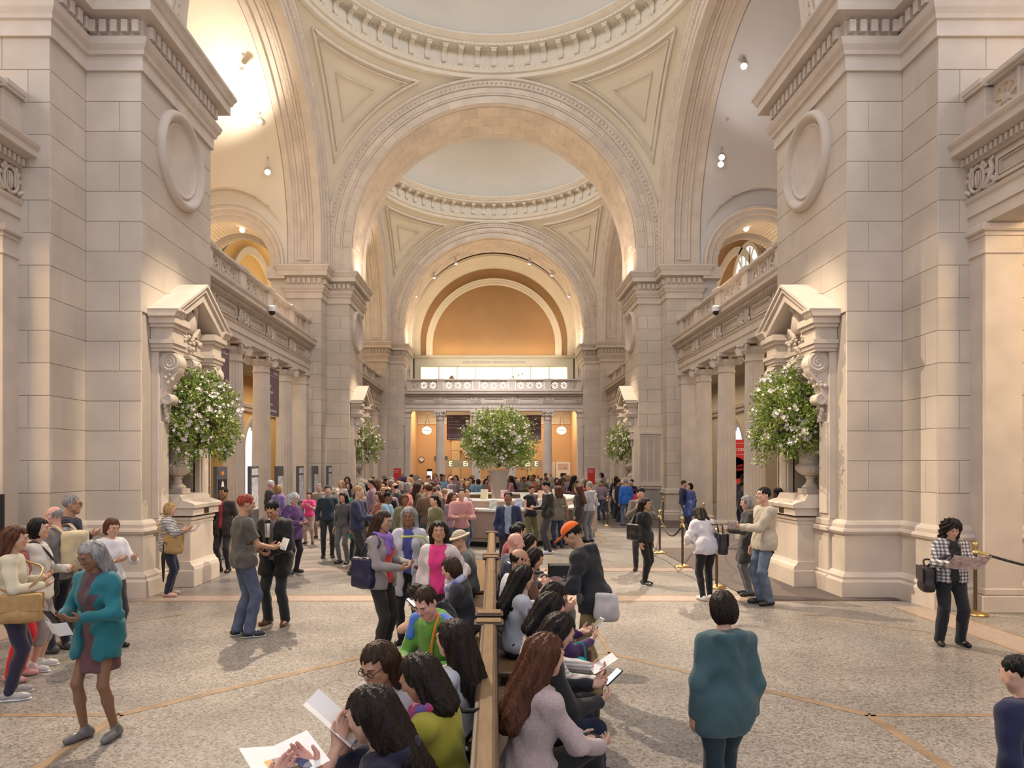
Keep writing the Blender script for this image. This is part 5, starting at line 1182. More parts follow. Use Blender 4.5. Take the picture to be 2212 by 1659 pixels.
def person(x, y, yaw, h=1.70, sex='w', pose='stand', lean=0, nod=8, turn=0, L=None, Rr=None, skn='light', hair=('short', 'dkbrown'), top=None, bottom=None, shoes=(.03, .03, .03), label=None, vox=.018, face=True, hat=None, cross=False, step=0.0, stance=.10, curl=.8, inner=None, scarf=None, glasses=False, group=None, knees=None, twist=0, seat=.45, shoe2=None, hi=None):
    """yaw 0 looks away from the camera (+Y), 90 to the photo's left (-X), 180 towards the camera"""
    s = h / 1.745; PCOUNT[0] += 1; seed = PCOUNT[0]; root = empty('person', (x, y, 0), R(yaw)); tag(root, label, 'person', group)
    men = sex == 'm'; wsh = (.172 if men else .148) * s; hip = .088 * s; vf = hi or min(vox * .5, .010)
    sit = pose == 'sit'; pz = (seat + .105) if sit else .93 * s; la = R(lean); up = V(0, math.sin(la), math.cos(la)); fw = V(0, math.cos(la), -math.sin(la)); rt = V(math.cos(R(twist)), math.sin(R(twist)), 0)
    Pv = V(0, 0 if not sit else 0, pz); at = lambda r, f, u: Pv + rt * r + fw * f + up * u
    # head frame
    na, ta = la * .6 + R(nod), R(turn + twist); hf0 = V(-math.sin(ta) * math.cos(na), math.cos(ta) * math.cos(na), -math.sin(na)); M = basis(hf0, V(0, 0, 1)); N = at(0, .005, .515 * s); Hc = N + (up * .6 + M[2] * .4) * .150 * s + M[1] * .02 * s
    hs = s * (.98 if men else .95); HF, HP = head_field(Hc, M, hs, sex)
    # arms
    SHs = {}; EL = {}; WR = {}; HD = {}
    for sd, tgt in ((-1, L), (1, Rr)):
        sh = at(sd * wsh, -.005, .435 * s); SHs[sd] = sh
        if tgt is None: w_ = sh + V(sd * .075, .03 + .02 * sd, -.52) * s; hint = V(sd * .5, -1, 0); el, w_ = ik(sh, w_, .29 * s, .25 * s, hint)
        else: w_ = V(*tgt); el, w_ = ik(sh, w_, .29 * s, .25 * s, V(sd * .7, -.35, -1))
        EL[sd], WR[sd] = el, w_; fd = norm(w_ - el)
        if tgt is None: HD[sd] = (norm(fd + V(0, .15, 0)), V(-sd, .1, 0), 1 if sd < 0 else -1, .5)
        else: HD[sd] = (norm(fd * .7 + V(-sd * .35, .2, .12)), norm(V(-sd * .55, -.15, .75)), 1 if sd < 0 else -1, curl)
        # thumb has to lie on the upper / front side
        f_, n_, q_, c_ = HD[sd]; n2 = norm(n_ - f_ * (n_ @ f_)); t_ = np.cross(f_, n2); want = V(0, 1, 0) if tgt is None else V(-sd * .2, .3, 1.0) if abs(t_[2]) > .3 else V(0, 1, 0); HD[sd] = (f_, n_, 1 if t_ @ want > 0 else -1, c_)
    # legs
    HIP = {}; KN = {}; AN = {}
    for sd in (-1, 1):
        hp = Pv + V(sd * hip, 0, -.02 * s); HIP[sd] = hp
        if sit:
            kx = sd * (.10 if not knees else knees); kn = V(kx, .42 * s, seat + .085); an = V(kx * 1.02, .42 * s + .02, .075 * s)
            if cross and sd == 1: kn = V(-.03, .45 * s, seat + .185); an = V(-.16, .62 * s, .22 * s)
        else:
            an = V(sd * stance, sd * step, .075 * s); kn, an = ik(hp, an, .432 * s, .432 * s, V(sd * .1, 1, 0))
        KN[sd], AN[sd] = kn, an
    # skin body: one mesh, torso and limbs coarse, head and hands fine
    B = Fld(); B.ell(at(0, 0, .05 * s), V(.13, .095, .11) * s, None, .05).cone(at(0, 0, .1 * s), at(0, .0, .38 * s), .09 * s, .105 * s, .05).cone(at(-wsh * .75, 0, .42 * s), at(wsh * .75, 0, .42 * s), .045 * s, .045 * s, .05)
    B.cone(at(0, 0, .46 * s), N + M[2] * .08 * s, .055 * s, .050 * s, .03)
    for sd in (-1, 1):
        B.cone(SHs[sd], EL[sd], .042 * s, .034 * s, .02).cone(EL[sd], WR[sd], .035 * s, .024 * s, .02)
        B.cone(HIP[sd], KN[sd], .066 * s, .045 * s, .03).cone(KN[sd], KN[sd] * .65 + AN[sd] * .35 + V(0, -.01, 0), .044 * s, .046 * s, .02).cone(KN[sd] * .65 + AN[sd] * .35, AN[sd], .045 * s, .030 * s, .02)
    parts = [surfnet(B, max(vox, .016))]; HF.cone(N - up * .05 * s, Hc - M[2] * .03 * s - M[1] * .01 * s, (.056 if men else .049) * s, .046 * s, .02); parts.append(surfnet(HF, vf if face else vox * .8))
    for sd in (-1, 1):
        f_, n_, q_, c_ = HD[sd]; HFd = hand_field(WR[sd], f_, n_, q_, s * (1.0 if men else .92), c_); HFd.cone(WR[sd] - norm(WR[sd] - EL[sd]) * .05 * s, WR[sd] + f_ * .02 * s, .024 * s, .022 * s, .01); parts.append(surfnet(HFd, min(.0065, vf) if vox < .03 else .009))
    ob('body', mesh_np('body', parts, [skin(skn)]), root)
    if face:
        E = MB(); 
        for sx_ in (-1, 1):
            E.cur = 0; E.sphere(tuple(HP(sx_ * .031, .079, .012)), .0115 * hs, 8, 6); E.cur = 1; E.sphere(tuple(HP(sx_ * .031, .086, .011)), .0062 * hs, 8, 6)
        E.build('eyes', [EYEW, IRIS], root, smooth=60)
        E = MB()
        for sx_ in (-1, 1): E.tube([tuple(HP(sx_ * .014, .097, .031)), tuple(HP(sx_ * .032, .095, .036)), tuple(HP(sx_ * .048, .083, .031))], [.0035 * hs, .004 * hs, .002 * hs], 5)
        E.build('eyebrows', BROW, root, smooth=60)
        MB().tube([tuple(HP(-.024, .085, -.051)), tuple(HP(-.008, .0945, -.049)), tuple(HP(.008, .0945, -.049)), tuple(HP(.024, .085, -.051))], [.002 * hs, .006 * hs, .006 * hs, .002 * hs], 6).build('lips', LIPS, root, smooth=60)
        if glasses:
            G = MB()
            for sx_ in (-1, 1):
                G.tube([tuple(HP(sx_ * .031 + .022 * math.cos(t), .104, .010 + .017 * math.sin(t))) for t in np.linspace(0, 2 * math.pi, 13)], .0022, 5); G.tube([tuple(HP(sx_ * .053, .102, .014)), tuple(HP(sx_ * .078, .0, .014))], .0022, 5)
            G.tube([tuple(HP(-.009, .105, .012)), tuple(HP(.009, .105, .012))], .0022, 5); G.build('glasses', BLACK, root, smooth=60)
    hst, hcol = hair
    if hst != 'none': ob('hair', mesh_np('hair', [surfnet(hair_field(hst, HP, M, hs, Hc, at(0, -.20 * s, .20 * s) - (Hc - M[1] * .075 * hs - M[2] * .05 * hs), seed), max(vf, .009) if vox < .03 else .016)], [hairm(hcol)]), root)
    if hat:
        kind, c = hat; F_ = Fld(); F_.ell(HP(0, -.010, .055), V(.088, .106, .085) * hs, M, .01); F_.cut(lambda X, Y, Z: -((X - f32(Hc[0])) * f32(M[2][0]) + (Y - f32(Hc[1])) * f32(M[2][1]) + (Z - f32(Hc[2])) * f32(M[2][2])) + f32(.045 * hs))
        hp = [surfnet(F_, vf)]
        if kind == 'cap': F2 = Fld(); F2.ell(HP(0, .13, .052), V(.066, .085, .010) * hs, M, .01); hp.append(surfnet(F2, .007))
        if kind == 'bucket': F2 = Fld(); F2.ell(HP(0, -.005, .045), V(.145, .16, .028) * hs, M, .01); hp.append(surfnet(F2, .008))
        o = ob('hat', mesh_np('hat', hp, [cloth(c)]), root)
        if kind == 'bucket': MB().tube([tuple(HP(.090 * math.cos(t), -.010 + .107 * math.sin(t), .065)) for t in np.linspace(0, 2 * math.pi, 25)], .006, 6).build('hat_band', cloth((.35, .05, .05)), o, smooth=60)
    # clothes
    def upper(spec, off, name, armscale=1.0):
        F_ = Fld(); ln = spec.get('len', .0); kind = spec.get('sleeve', 'long'); o = off
        F_.ell(at(0, .005, .33 * s), V((.165 if men else .148) + o, (.112 if men else .105) + o, .20) * s, None, .05).cone(at(0, 0, .42 * s), at(0, 0, .05 * s), (.112 if men else .10) * s + o, (.125 if men else .118) * s + o, .06)
        F_.ell(at(0, 0, -.02 * s), V((.172 if men else .180) + o, .124 + o, .17) * s, None, .05)
        if not men: 
            for sd in (-1, 1): F_.ell(at(sd * .062 * s, .088 * s, .305 * s), V(.062, .05, .062) * s, None, .05)
        F_.cone(at(-wsh, -.005, .430 * s), at(wsh, -.005, .430 * s), .052 * s + o, .052 * s + o, .05); F_.cone(at(0, -.015, .46 * s), at(0, -.01, .515 * s), .075 * s + o, .058 * s + o, .04)
        if ln > 0:
            if sit: F_.cone(at(0, .02, .0), at(0, .12 * s, -.02), .15 * s + o, .13 * s + o, .06)
            else:
                for sd in (-1, 1): F_.cone(HIP[sd] + V(0, 0, .05), HIP[sd] * (1 - ln / .43) + KN[sd] * (ln / .43), .105 * s + o, .098 * s + o + ln * .06, .09)
        for sd in (-1, 1):
            if kind == 'none': continue
            e_, w_ = EL[sd], WR[sd]; F_.cone(SHs[sd], e_, (.056 if men else .049) * s + o, (.048 if men else .043) * s + o, .035)
            if kind == 'long': F_.cone(e_, w_ - norm(w_ - e_) * .01, (.048 if men else .043) * s + o, (.036 if men else .033) * s + o * .8, .02)
            elif kind == 'mid': F_.cone(e_, e_ + (w_ - e_) * .45, (.046) * s + o, .04 * s + o * .8, .02)
        if kind == 'short':
            for sd in (-1, 1):
                mid = SHs[sd] + (EL[sd] - SHs[sd]) * .72; dd = norm(EL[sd] - SHs[sd]); F_.cut(lambda X, Y, Z, mid=mid, dd=dd, sd=sd: np.minimum((X - f32(mid[0])) * f32(dd[0]) + (Y - f32(mid[1])) * f32(dd[1]) + (Z - f32(mid[2])) * f32(dd[2]), .13 * s - np.sqrt((X - f32(mid[0])) ** 2 + (Y - f32(mid[1])) ** 2 + (Z - f32(mid[2])) ** 2)))
        hem = at(0, 0, -.05 * s - (ln if not sit else 0)); 
        if not sit: F_.cut(lambda X, Y, Z: f32(hem[2]) - Z + 0 * X)
        else: F_.cut(lambda X, Y, Z: (-(X * 0) - (Y - f32(hem[1])) * f32(up[1]) - (Z - f32(hem[2])) * f32(up[2])) - f32(.12) * (Y > .10))
        nk = at(0, .0, .52 * s); F_.cut(lambda X, Y, Z: (Y - f32(nk[1])) * f32(up[1]) + (Z - f32(nk[2])) * f32(up[2]) + f32(.35) * np.maximum((Y - f32(nk[1])), 0) + 0 * X)
        if spec.get('vneck'): c0 = at(0, .11 * s, .50 * s); F_.cut(lambda X, Y, Z: -np.maximum(np.maximum(np.abs(X - f32(c0[0])) - (Z - f32(c0[2]) + f32(.16)) * f32(.42), f32(c0[1] - .07) - Y), -9))
        if spec.get('open'): wd = spec['open']; F_.cut(lambda X, Y, Z: -np.maximum(np.maximum(np.abs((X - f32(Pv[0]))) - f32(wd), f32(.03) - ((Y - f32(Pv[1])) * f32(fw[1]) + (Z - f32(Pv[2])) * f32(fw[2]))), -9))
        if spec.get('hood'): F_.cone(at(-.07 * s, -.085 * s, .50 * s), at(.07 * s, -.085 * s, .50 * s), .055 * s, .055 * s, .03); F_.cone(at(0, -.10 * s, .49 * s), at(0, -.12 * s, .38 * s), .06 * s, .03 * s, .03)
        if spec.get('collar'): 
            for sd in (-1, 1): F_.cone(at(0, -.065 * s, .53 * s), at(sd * .062 * s, .02 * s, .525 * s), .02 * s, .02 * s, .01); F_.cone(at(sd * .062 * s, .02 * s, .525 * s), at(sd * .05 * s, .085 * s, .45 * s), .02 * s, .014 * s, .01)
        return ob(name, mesh_np(name, [surfnet(Disp(F_, folds(spec.get('fold', .006))), vox)], [cloth(spec['c'], spec.get('k'))]), root)
    if inner: upper(dict(c=inner, sleeve='none', len=.0), .004, 'shirt')
    if top: upper(top, top.get('off', .012), top.get('name', 'jacket' if top.get('open') or top.get('hood') else 'top'))
    if scarf:
        F_ = Fld()
        for i in range(14):
            t = 2 * math.pi * i / 14; t2 = 2 * math.pi * (i + 1) / 14; q = lambda t: at(.085 * s * math.cos(t), .01 + .085 * s * math.sin(t), (.50 - .035 * math.sin(t)) * s); F_.cone(q(t), q(t2), .036 * s, .036 * s, .02)
        F_.cone(at(.03, .10 * s, .46 * s), at(.05, .13 * s, .30 * s), .045 * s, .035 * s, .03); F_.cone(at(-.03, .10 * s, .46 * s), at(-.05, .125 * s, .34 * s), .04 * s, .03 * s, .03)
        ob('scarf', mesh_np('scarf', [surfnet(Disp(F_, folds(.007, 50, 60)), min(vox, .014))], [cloth(scarf, 'scarf')]), root)
    if bottom:
        k = bottom.get('kind', 'trousers'); F_ = Fld(); o = bottom.get('off', .010); F_.ell(Pv + V(0, .0, .0 * s), V(.152 + o * .5, .098 + o, .125) * s, None, .05)
        if k == 'skirt':
            if sit: F_.cone(Pv, (KN[-1] + KN[1]) / 2, .14 * s, .11 * s, .05)
            else: F_.cone(Pv + V(0, 0, .05), Pv - V(0, 0, bottom.get('drop', .38) * s), .12 * s, .16 * s, .06); zc = pz - bottom.get('drop', .38) * s; F_.cut(lambda X, Y, Z: f32(zc) - Z + 0 * X)
        else:
            wdl = bottom.get('wide', 0)
            for sd in (-1, 1):
                F_.cone(HIP[sd] + V(0, 0, .01), KN[sd], (.085 + (0 if men else .004)) * s + o, .055 * s + o + wdl * .4, .03)
                if k == 'shorts': continue
                calf = KN[sd] * .62 + AN[sd] * .38 + V(0, -.008, 0); F_.cone(KN[sd], calf, .055 * s + o + wdl * .4, .050 * s + o + wdl * .7, .02)
                if k == 'capri': continue
                F_.cone(calf, AN[sd] + V(0, .0, .0), .050 * s + o + wdl * .7, .040 * s + o + wdl, .02)
            if not sit:
                zc = {'shorts': KN[1][2] + .06 * s, 'capri': .26 * s}.get(k, .045 * s); F_.cut(lambda X, Y, Z: f32(zc) - Z + 0 * X)
            tp = at(0, 0, .10 * s); F_.cut((lambda X, Y, Z: (Y - f32(tp[1])) * f32(up[1]) + (Z - f32(tp[2])) * f32(up[2]) + 0 * X) if not sit else (lambda X, Y, Z: Z - f32(pz + .12) + 0 * X + 0 * Y))
        ob({'skirt': 'skirt', 'shorts': 'shorts'}.get(k, 'trousers'), mesh_np(k, [surfnet(Disp(F_, folds(bottom.get('fold', .005), 19, 26)), vox)], [cloth(bottom['c'], bottom.get('k'))]), root)
    for sd in (-1, 1):
        a = AN[sd]; F_ = Fld(); d = norm(V(sd * .22, 1, 0)); up_ = V(0, 0, 1); z0 = a[2] - .075 * s; b = V(a[0], a[1], z0)
        F_.cone(b - d * .045 * s + up_ * .040 * s, b + d * .10 * s + up_ * .036 * s, .040 * s, .038 * s, .02).cone(b + d * .10 * s + up_ * .034 * s, b + d * .150 * s + up_ * .032 * s, .041 * s, .034 * s, .02).cone(b - d * .03 * s + up_ * .05 * s, a + up_ * .02 * s, .042 * s, .040 * s, .02)
        F_.cut(lambda X, Y, Z, z0=z0: f32(z0 + .002) - Z + 0 * X)
        q = ob('shoe', mesh_np('shoe', [surfnet(F_, min(max(vox * .7, .010), .02))], [cloth(shoes, 'leather')]), root)
        if shoe2: 
            SL = Fld(); SL.cone(b - d * .045 * s, b + d * .10 * s, .043 * s, .042 * s, .01).cone(b + d * .10 * s, b + d * .165 * s, .043 * s, .033 * s, .01); SL.cut(lambda X, Y, Z, z0=z0: np.maximum(f32(z0 + .001) - Z, Z - f32(z0 + .022)) + 0 * X); ob('sole', mesh_np('sole', [surfnet(SL, .010)], [cloth(shoe2)]), q)
    root['_w'] = [list(map(float, WR[-1])), list(map(float, WR[1]))]
    root['_sh'] = [list(map(float, SHs[-1])), list(map(float, SHs[1]))]
    root['_hip'] = list(map(float, Pv)); root['_lean'] = lean; return root
def wl(p, v):
    """person-local point to world"""
    m = Matrix.Translation(p.location) @ Matrix.Rotation(p.rotation_euler[2], 4, 'Z'); return m @ Vector(v)
def grip(p, side, f=.09, u=.02): w_ = p['_w'][0 if side < 0 else 1]; return wl(p, (w_[0] - side * .02, w_[1] + f, w_[2] + u))
PHONEG = mat('phone_glow', (.8, .85, .95), .3, emit=(.72, .82, 1.0), estr=2.2); SILVER = mat('silver_metal', (.6, .6, .6), .3, .9)
def phone(p, side, label, lit=True, c=None, tilt=50, f=.10, u=.03, dx=0):
    g_ = grip(p, side, f, u); e = empty('phone', g_, p.rotation_euler[2]); e.rotation_euler = (R(90 - tilt), 0, p.rotation_euler[2]); tag(e, label, 'phone')
    MB().box(-.037 + dx, .037 + dx, -.073, .073, -.005, .005, .002).build('case', BLACK if c is None else mat('phone_case', c, .4), e); MB().box(-.033 + dx, .033 + dx, -.064, .064, .005, .0062).build('screen', PHONEG if lit else BLACK, e); return e
def paper(p, label, wd=.30, hh=.22, f=.12, u=.04, col=None, tilt=55, mid=True, side=1, fold=True, m=None):
    a, b = grip(p, -1, f, u), grip(p, 1, f, u); c = (a + b) / 2 if mid else (b if side > 0 else a)
    e = empty('leaflet', c); e.rotation_euler = (R(90 - tilt), 0, p.rotation_euler[2]); tag(e, label, 'leaflet')
    mm = m or WHITE
    for s_ in (-1, 1):
        mb = MB(); mb.add([(0, -hh / 2, 0), (s_ * wd / 2, -hh / 2, .03 if fold else 0), (s_ * wd / 2, hh / 2, .03 if fold else 0), (0, hh / 2, 0), (0, -hh / 2, -.002), (s_ * wd / 2, -hh / 2, .028 if fold else -.002), (s_ * wd / 2, hh / 2, .028 if fold else -.002), (0, hh / 2, -.002)], [(0, 1, 2, 3), (7, 6, 5, 4), (0, 4, 5, 1), (1, 5, 6, 2), (2, 6, 7, 3), (3, 7, 4, 0)]); mb.build('page', mm, e)
    return e
def bag(p, side, c, label, w_=.30, h_=.24, d_=.10, z=.78, f=.05, kind=None, strap=True, flap=True, cross=True, x=None, name='shoulder_bag', sc=None):
    """bag at the hip with a strap over the other (cross) or the same shoulder"""
    hx = p['_hip']; x = side * .24 if x is None else x; e = empty(name, wl(p, (x, f, z)), p.rotation_euler[2] + R(90 - 12 * side)); tag(e, label, 'bag'); m = cloth(c, kind or 'leather')
    F_ = Fld(); F_.box((0, 0, 0), (w_ / 2, d_ / 2, h_ / 2), None, .03).ell((0, 0, -h_ * .22), (w_ * .52, d_ * .62, h_ * .3), None, .04); ob('bag_body', mesh_np('bag', [surfnet(Disp(F_, folds(.003)), .014)], [m]), e)
    if flap: MB().box(-w_ / 2 - .004, w_ / 2 + .004, d_ / 2 - .004, d_ / 2 + .012, -h_ * .1, h_ / 2, .005).box(-w_ / 2 - .004, w_ / 2 + .004, -d_ / 2 - .012, -d_ / 2 + .004, -h_ * .1, h_ / 2, .005).build('flap', m, e); MB().box(-.012, .012, -d_ / 2 - .018, -d_ / 2 - .01, -h_ * .12, -h_ * .02).box(-.012, .012, d_ / 2 + .01, d_ / 2 + .018, -h_ * .12, -h_ * .02).build('buckle', BRASS, e)
    if strap:
        sh = p['_sh'][1 if (side > 0) != cross else 0]; inv = (Matrix.Translation(e.location) @ Matrix.Rotation(e.rotation_euler[2], 4, 'Z')).inverted(); T = lambda v: inv @ wl(p, v)
        q = (sh[0] * .55, sh[1], sh[2] + .085); fr = [T((x, f, z + h_ * .45)), T((x * .8, f + .13, z + .25)), T((x * .1 + sh[0] * .3, f + .15, (z + sh[2]) / 2 + .12)), T((sh[0] * .45, sh[1] + .12, sh[2] - .02)), T(q), T((sh[0] * .45, sh[1] - .13, sh[2] - .04)), T((x * .2 + sh[0] * .3, -.17, (z + sh[2]) / 2)), T((x * .9, -.12, z + .22)), T((x, f - .03, z + h_ * .45))]
        if not cross: fr = [T((x, f + .06, z + h_ * .4)), T((x * .92, .09, z + .3)), T((sh[0] * .95, sh[1] + .075, sh[2] + .0)), T((sh[0] * .85, sh[1], sh[2] + .082)), T((sh[0] * .95, sh[1] - .085, sh[2] - .0)), T((x * .95, -.08, z + .3)), T((x, f - .06, z + h_ * .4))]
        MB().tube(smooth_pts(fr), .012, 6).build('strap', cloth(sc) if sc else m, e, smooth=60)
    return e
def smooth_pts(P, k=5):
    P = [Vector(p) for p in P]; out = []
    for i in range(len(P) - 1):
        a, b, c, d = P[max(i - 1, 0)], P[i], P[i + 1], P[min(i + 2, len(P) - 1)]
        for j in range(k): t = j / k; out.append(.5 * ((2 * b) + (c - a) * t + (2 * a - 5 * b + 4 * c - d) * t * t + (3 * b - a - 3 * c + d) * t ** 3))
    return out + [P[-1]]
# ------------------------------------------------------------------ the people one can tell apart
XD = lambda p, d: (p - VPX) * d / F
BLK, NAVY, DEN, CHAR, GRY, CREAM, TAN = (.012, .012, .014), (.012, .016, .045), (.035, .06, .12), (.03, .03, .034), (.16, .155, .155), (.60, .52, .40), (.42, .25, .10)
h2 = lambda a=.11, f=.32, u=1.08: dict(L=(-a, f, u), Rr=(a, f, u))
near = dict(vox=.0115); mid = dict(vox=.016); farv = dict(vox=.022, face=False)
# --- bench, the side facing the photo's left
p = person(-.36, 2.84, 86, 1.66, 'w', 'sit', lean=12, nod=16, **h2(.08, .27, 1.06), skn='light', hair=('long', 'dkbrown'), top=dict(c=(.010, .012, .034), hood=True), bottom=dict(c=BLK), label='woman with long dark hair in navy hoodie, nearest on the bench', **near)
paper(p, 'white folded sheet held by the woman in the navy hoodie', .20, .26, .06, .06, tilt=50)
p = person(-.21, 3.32, 70, 1.66, 'w', 'sit', lean=12, nod=26, turn=12, L=(-.1, .40, .74), Rr=(.12, .36, .74), skn='tan', hair=('mid', 'dkbrown'), top=dict(c=(.36, .33, .035)), scarf=(.50, .03, .05), bottom=dict(c=NAVY, k='denim'), label='woman in mustard sweater with red patterned scarf sitting on the bench', **near)
bag(p, 1, BLK, 'black shoulder bag of the woman in the mustard sweater', z=.62, f=.12, cross=False, x=.27)
person(-.50, 3.72, 150, 1.70, 'w', 'sit', lean=16, nod=14, turn=0, L=(-.1, .4, .72), Rr=(.1, .4, .72), skn='tan', hair=('mid', 'brown'), top=dict(c=(.45, .44, .45)), bottom=dict(c=DEN), label='seated woman leaning forward with high forehead and glasses, facing the camera', glasses=True, **near)
person(-.19, 4.02, 60, 1.64, 'w', 'sit', lean=4, nod=10, **h2(.1, .34, .74), hair=('long', 'dkbrown'), top=dict(c=(.50, .52, .55)), bottom=dict(c=BLK), label='seated woman in pale top, long dark hair covering her back', **near)
p = person(-.36, 5.42, 145, 1.76, 'm', 'sit', lean=22, nod=22, turn=8, L=(-.16, .42, .70), Rr=(.1, .42, .72), skn='pink', hair=('short', 'brown'), top=dict(c=(.10, .27, .035), k=None, name='sports_shirt'), bottom=dict(c=CHAR), label='man in green sports shirt with blue shoulders and orange lanyard', **near)
sh = p['_sh']
la_ = R(p['_lean']); hp_ = p['_hip']; af = lambda r, f, u: (r, hp_[1] + math.cos(la_) * f + math.sin(la_) * u, hp_[2] - math.sin(la_) * f + math.cos(la_) * u)
MB().tube(smooth_pts([af(-.07, .0, .54), af(-.085, .09, .49), af(-.06, .155, .36), af(-.02, .165, .20), af(.0, .155, .12)]), .010, 6).build('lanyard', cloth((.75, .22, .02)), p, smooth=60)
for sd in (-1, 1):
    q = Fld(); q.cone((sd * .08, sh[0][1], sh[0][2] + .055), (sd * .175, sh[0][1] + .02, sh[0][2] + .02), .045, .055, .02); q.cone((sd * .175, sh[0][1] + .02, sh[0][2] + .02), (sd * .20, sh[0][1] + .06, sh[0][2] - .10), .055, .045, .02); ob('blue_shoulder', mesh_np('yoke', [surfnet(q, .012)], [cloth((.06, .16, .50))]), p)
p = person(-.24, 5.75, 75, 1.74, 'm', 'sit', lean=36, nod=36, **h2(.1, .34, .98), hair=('short', 'dkbrown'), top=dict(c=(.008, .009, .014), hood=True), bottom=dict(c=BLK), label='person in black hooded jacket bent over a glowing phone on the bench', **near)
phone(p, -1, 'glowing phone in the hands of the bent person in black', f=.10, u=.04)
person(-.27, 6.85, 82, 1.66, 'w', 'sit', lean=12, nod=18, **h2(.1, .38, .74), skn='light', hair=('bob', 'brown'), top=dict(c=(.03, .03, .04)), scarf=(.55, .54, .55), bottom=dict(c=BLK), label='seated woman with brown bob seen in profile, white patterned scarf', **mid)
person(-.33, 9.1, 100, 1.74, 'm', 'sit', lean=8, nod=14, **h2(.1, .36, .76), skn='light', hair=('short', 'grey'), hat=('bucket', (.42, .36, .26)), top=dict(c=(.12, .125, .12)), bottom=dict(c=CHAR), glasses=True, label='seated man in beige bucket hat with red band and grey jacket', **mid)
person(-.36, 7.9, 95, 1.68, 'w', 'sit', lean=14, nod=20, **h2(), hair=('mid', 'dkbrown'), top=dict(c=(.03, .025, .10)), bottom=dict(c=NAVY), label='seated woman in dark blue top next to the bucket-hat man', **mid)
p = person(-.5, 1.92, 40, 1.68, 'w', 'sit', lean=10, nod=20, L=(.06, .46, 1.09), Rr=(.24, .50, 1.09), skn='pink', hair=('long', 'brown'), top=dict(c=(.3, .2, .2), sleeve='short'), bottom=dict(c=NAVY), label='seated person whose hand holds the open brochure at the bottom edge', **near)
p['_b'] = 1
e = paper(p, 'open colour brochure with pictures held up at the bottom edge', .26, .20, .10, .04, tilt=75)
for x, c in ((-.06, (.6, .3, .06)), (-.02, (.25, .17, .2)), (.05, (.08, .1, .22))): MB().box(x - .022, x + .022, -.085, .01, .012, .0165).build('printed_picture', mat('pr%d' % int(x * 1000), c, .5, noise=.5, nscale=20), e)
# --- bench, the side facing the photo's right
p = person(.17, 3.62, -64, 1.68, 'w', 'sit', lean=9, nod=10, L=(-.16, .46, .60), Rr=(.08, .42, .66), cross=True, skn='light', hair=('long', 'auburn'), top=dict(c=(.56, .43, .42), k='knit', fold=.008, len=.05, name='sweater'), bottom=dict(c=(.007, .007, .008)), label='woman with long auburn hair in pale pink knit sweater, legs crossed', **near)
p = person(.24, 4.32, -78, 1.64, 'w', 'sit', lean=14, nod=24, L=(-.06, .42, .76), Rr=(.14, .40, .72), skn='light', hair=('mid', 'dkbrown'), top=dict(c=(.012, .012, .014)), bottom=dict(c=(.012, .018, .05), k='denim'), label='dark-haired woman in black between pink sweater and purple jacket, holding lit phone', **near)
phone(p, -1, 'bright white phone screen beside the pink knit sweater', f=.14, u=.05)
p = person(.26, 4.82, -80, 1.70, 'w', 'sit', lean=10, nod=20, L=(-.02, .44, .74), Rr=(.16, .42, .70), skn='pink', hair=('mid', 'black'), top=dict(c=(.40, .34, .30), k='stripe'), bottom=dict(c=BLK), label='person with striped sleeves behind the dark-haired woman, reading a leaflet', **near)
paper(p, 'pinkish leaflet above the bright phone screen', .15, .2, .10, .05, tilt=60)
p = person(.30, 5.42, -74, 1.64, 'w', 'sit', lean=14, nod=22, turn=-6, L=(-.09, .46, .82), Rr=(.11, .46, .80), skn='light', hair=('bob', 'black'), top=dict(c=(.060, .022, .105), hood=True, len=.06), bottom=dict(c=(.02, .02, .025)), glasses=True, label='woman in purple hooded jacket with black bob and glasses using phone', **near)
phone(p, -1, 'white phone in the hands of the woman in purple', f=.13, u=.06, lit=False, c=(.7, .7, .7))
o = MB().sphere((0, 0, 0), (.08, .05, .10), 12, 8).build('pouch', cloth((.02, .42, .40)), None, (.66, 5.28, .62), smooth=60); MB().tube(smooth_pts([(-.05, 0, .08), (-.03, 0, .19), (.03, 0, .19), (.05, 0, .08)]), .007, 6).build('handle', cloth((.02, .30, .29)), o); tag(o, 'turquoise pouch on the knees of the woman in purple', 'pouch')
bag(p, 1, (.05, .025, .03), 'dark brown studded box bag on the purple woman', .26, .18, .12, z=.66, f=.30, x=.12, strap=False, kind='print', name='handbag')
person(.18, 6.25, -72, 1.64, 'w', 'sit', lean=6, nod=14, **h2(.1, .36, .74), hair=('long', 'black'), top=dict(c=(.42, .45, .49)), bottom=dict(c=NAVY), label='woman with long black hair and silver clip in pale grey top', **near)
MB().tube([(-.035, -.045, 1.30), (0, -.055, 1.312), (.035, -.045, 1.30)], .008, 6).build('hair_clip', SILVER, bpy.data.objects['person.%03d' % (PCOUNT[0] - 1)], smooth=60)
person(.16, 6.95, -85, 1.78, 'm', 'sit', lean=6, nod=10, **h2(.1, .36, .74), skn='tan', hair=('bald', 'dkbrown'), top=dict(c=(.5, .5, .52), collar=True), bottom=dict(c=CHAR), label='balding man in white collar behind the woman with the silver clip', **mid)
person(.26, 7.5, -80, 1.70, 'w', 'sit', lean=14, nod=20, **h2(.1, .38, .74), hair=('bob', 'dkbrown'), top=dict(c=(.13, .07, .05)), bottom=dict(c=BLK), label='seated woman with dark brown bob and rust brown top', **mid)
p = person(.45, 7.75, -80, 1.66, 'w', 'sit', lean=48, nod=30, **h2(.1, .42, .6), hair=('short', 'grey'), hat=('beanie', (.26, .33, .38)), top=dict(c=(.30, .17, .15)), bottom=dict(c=GRY), label='person in grey-blue beanie bent far forward off the bench', **mid)
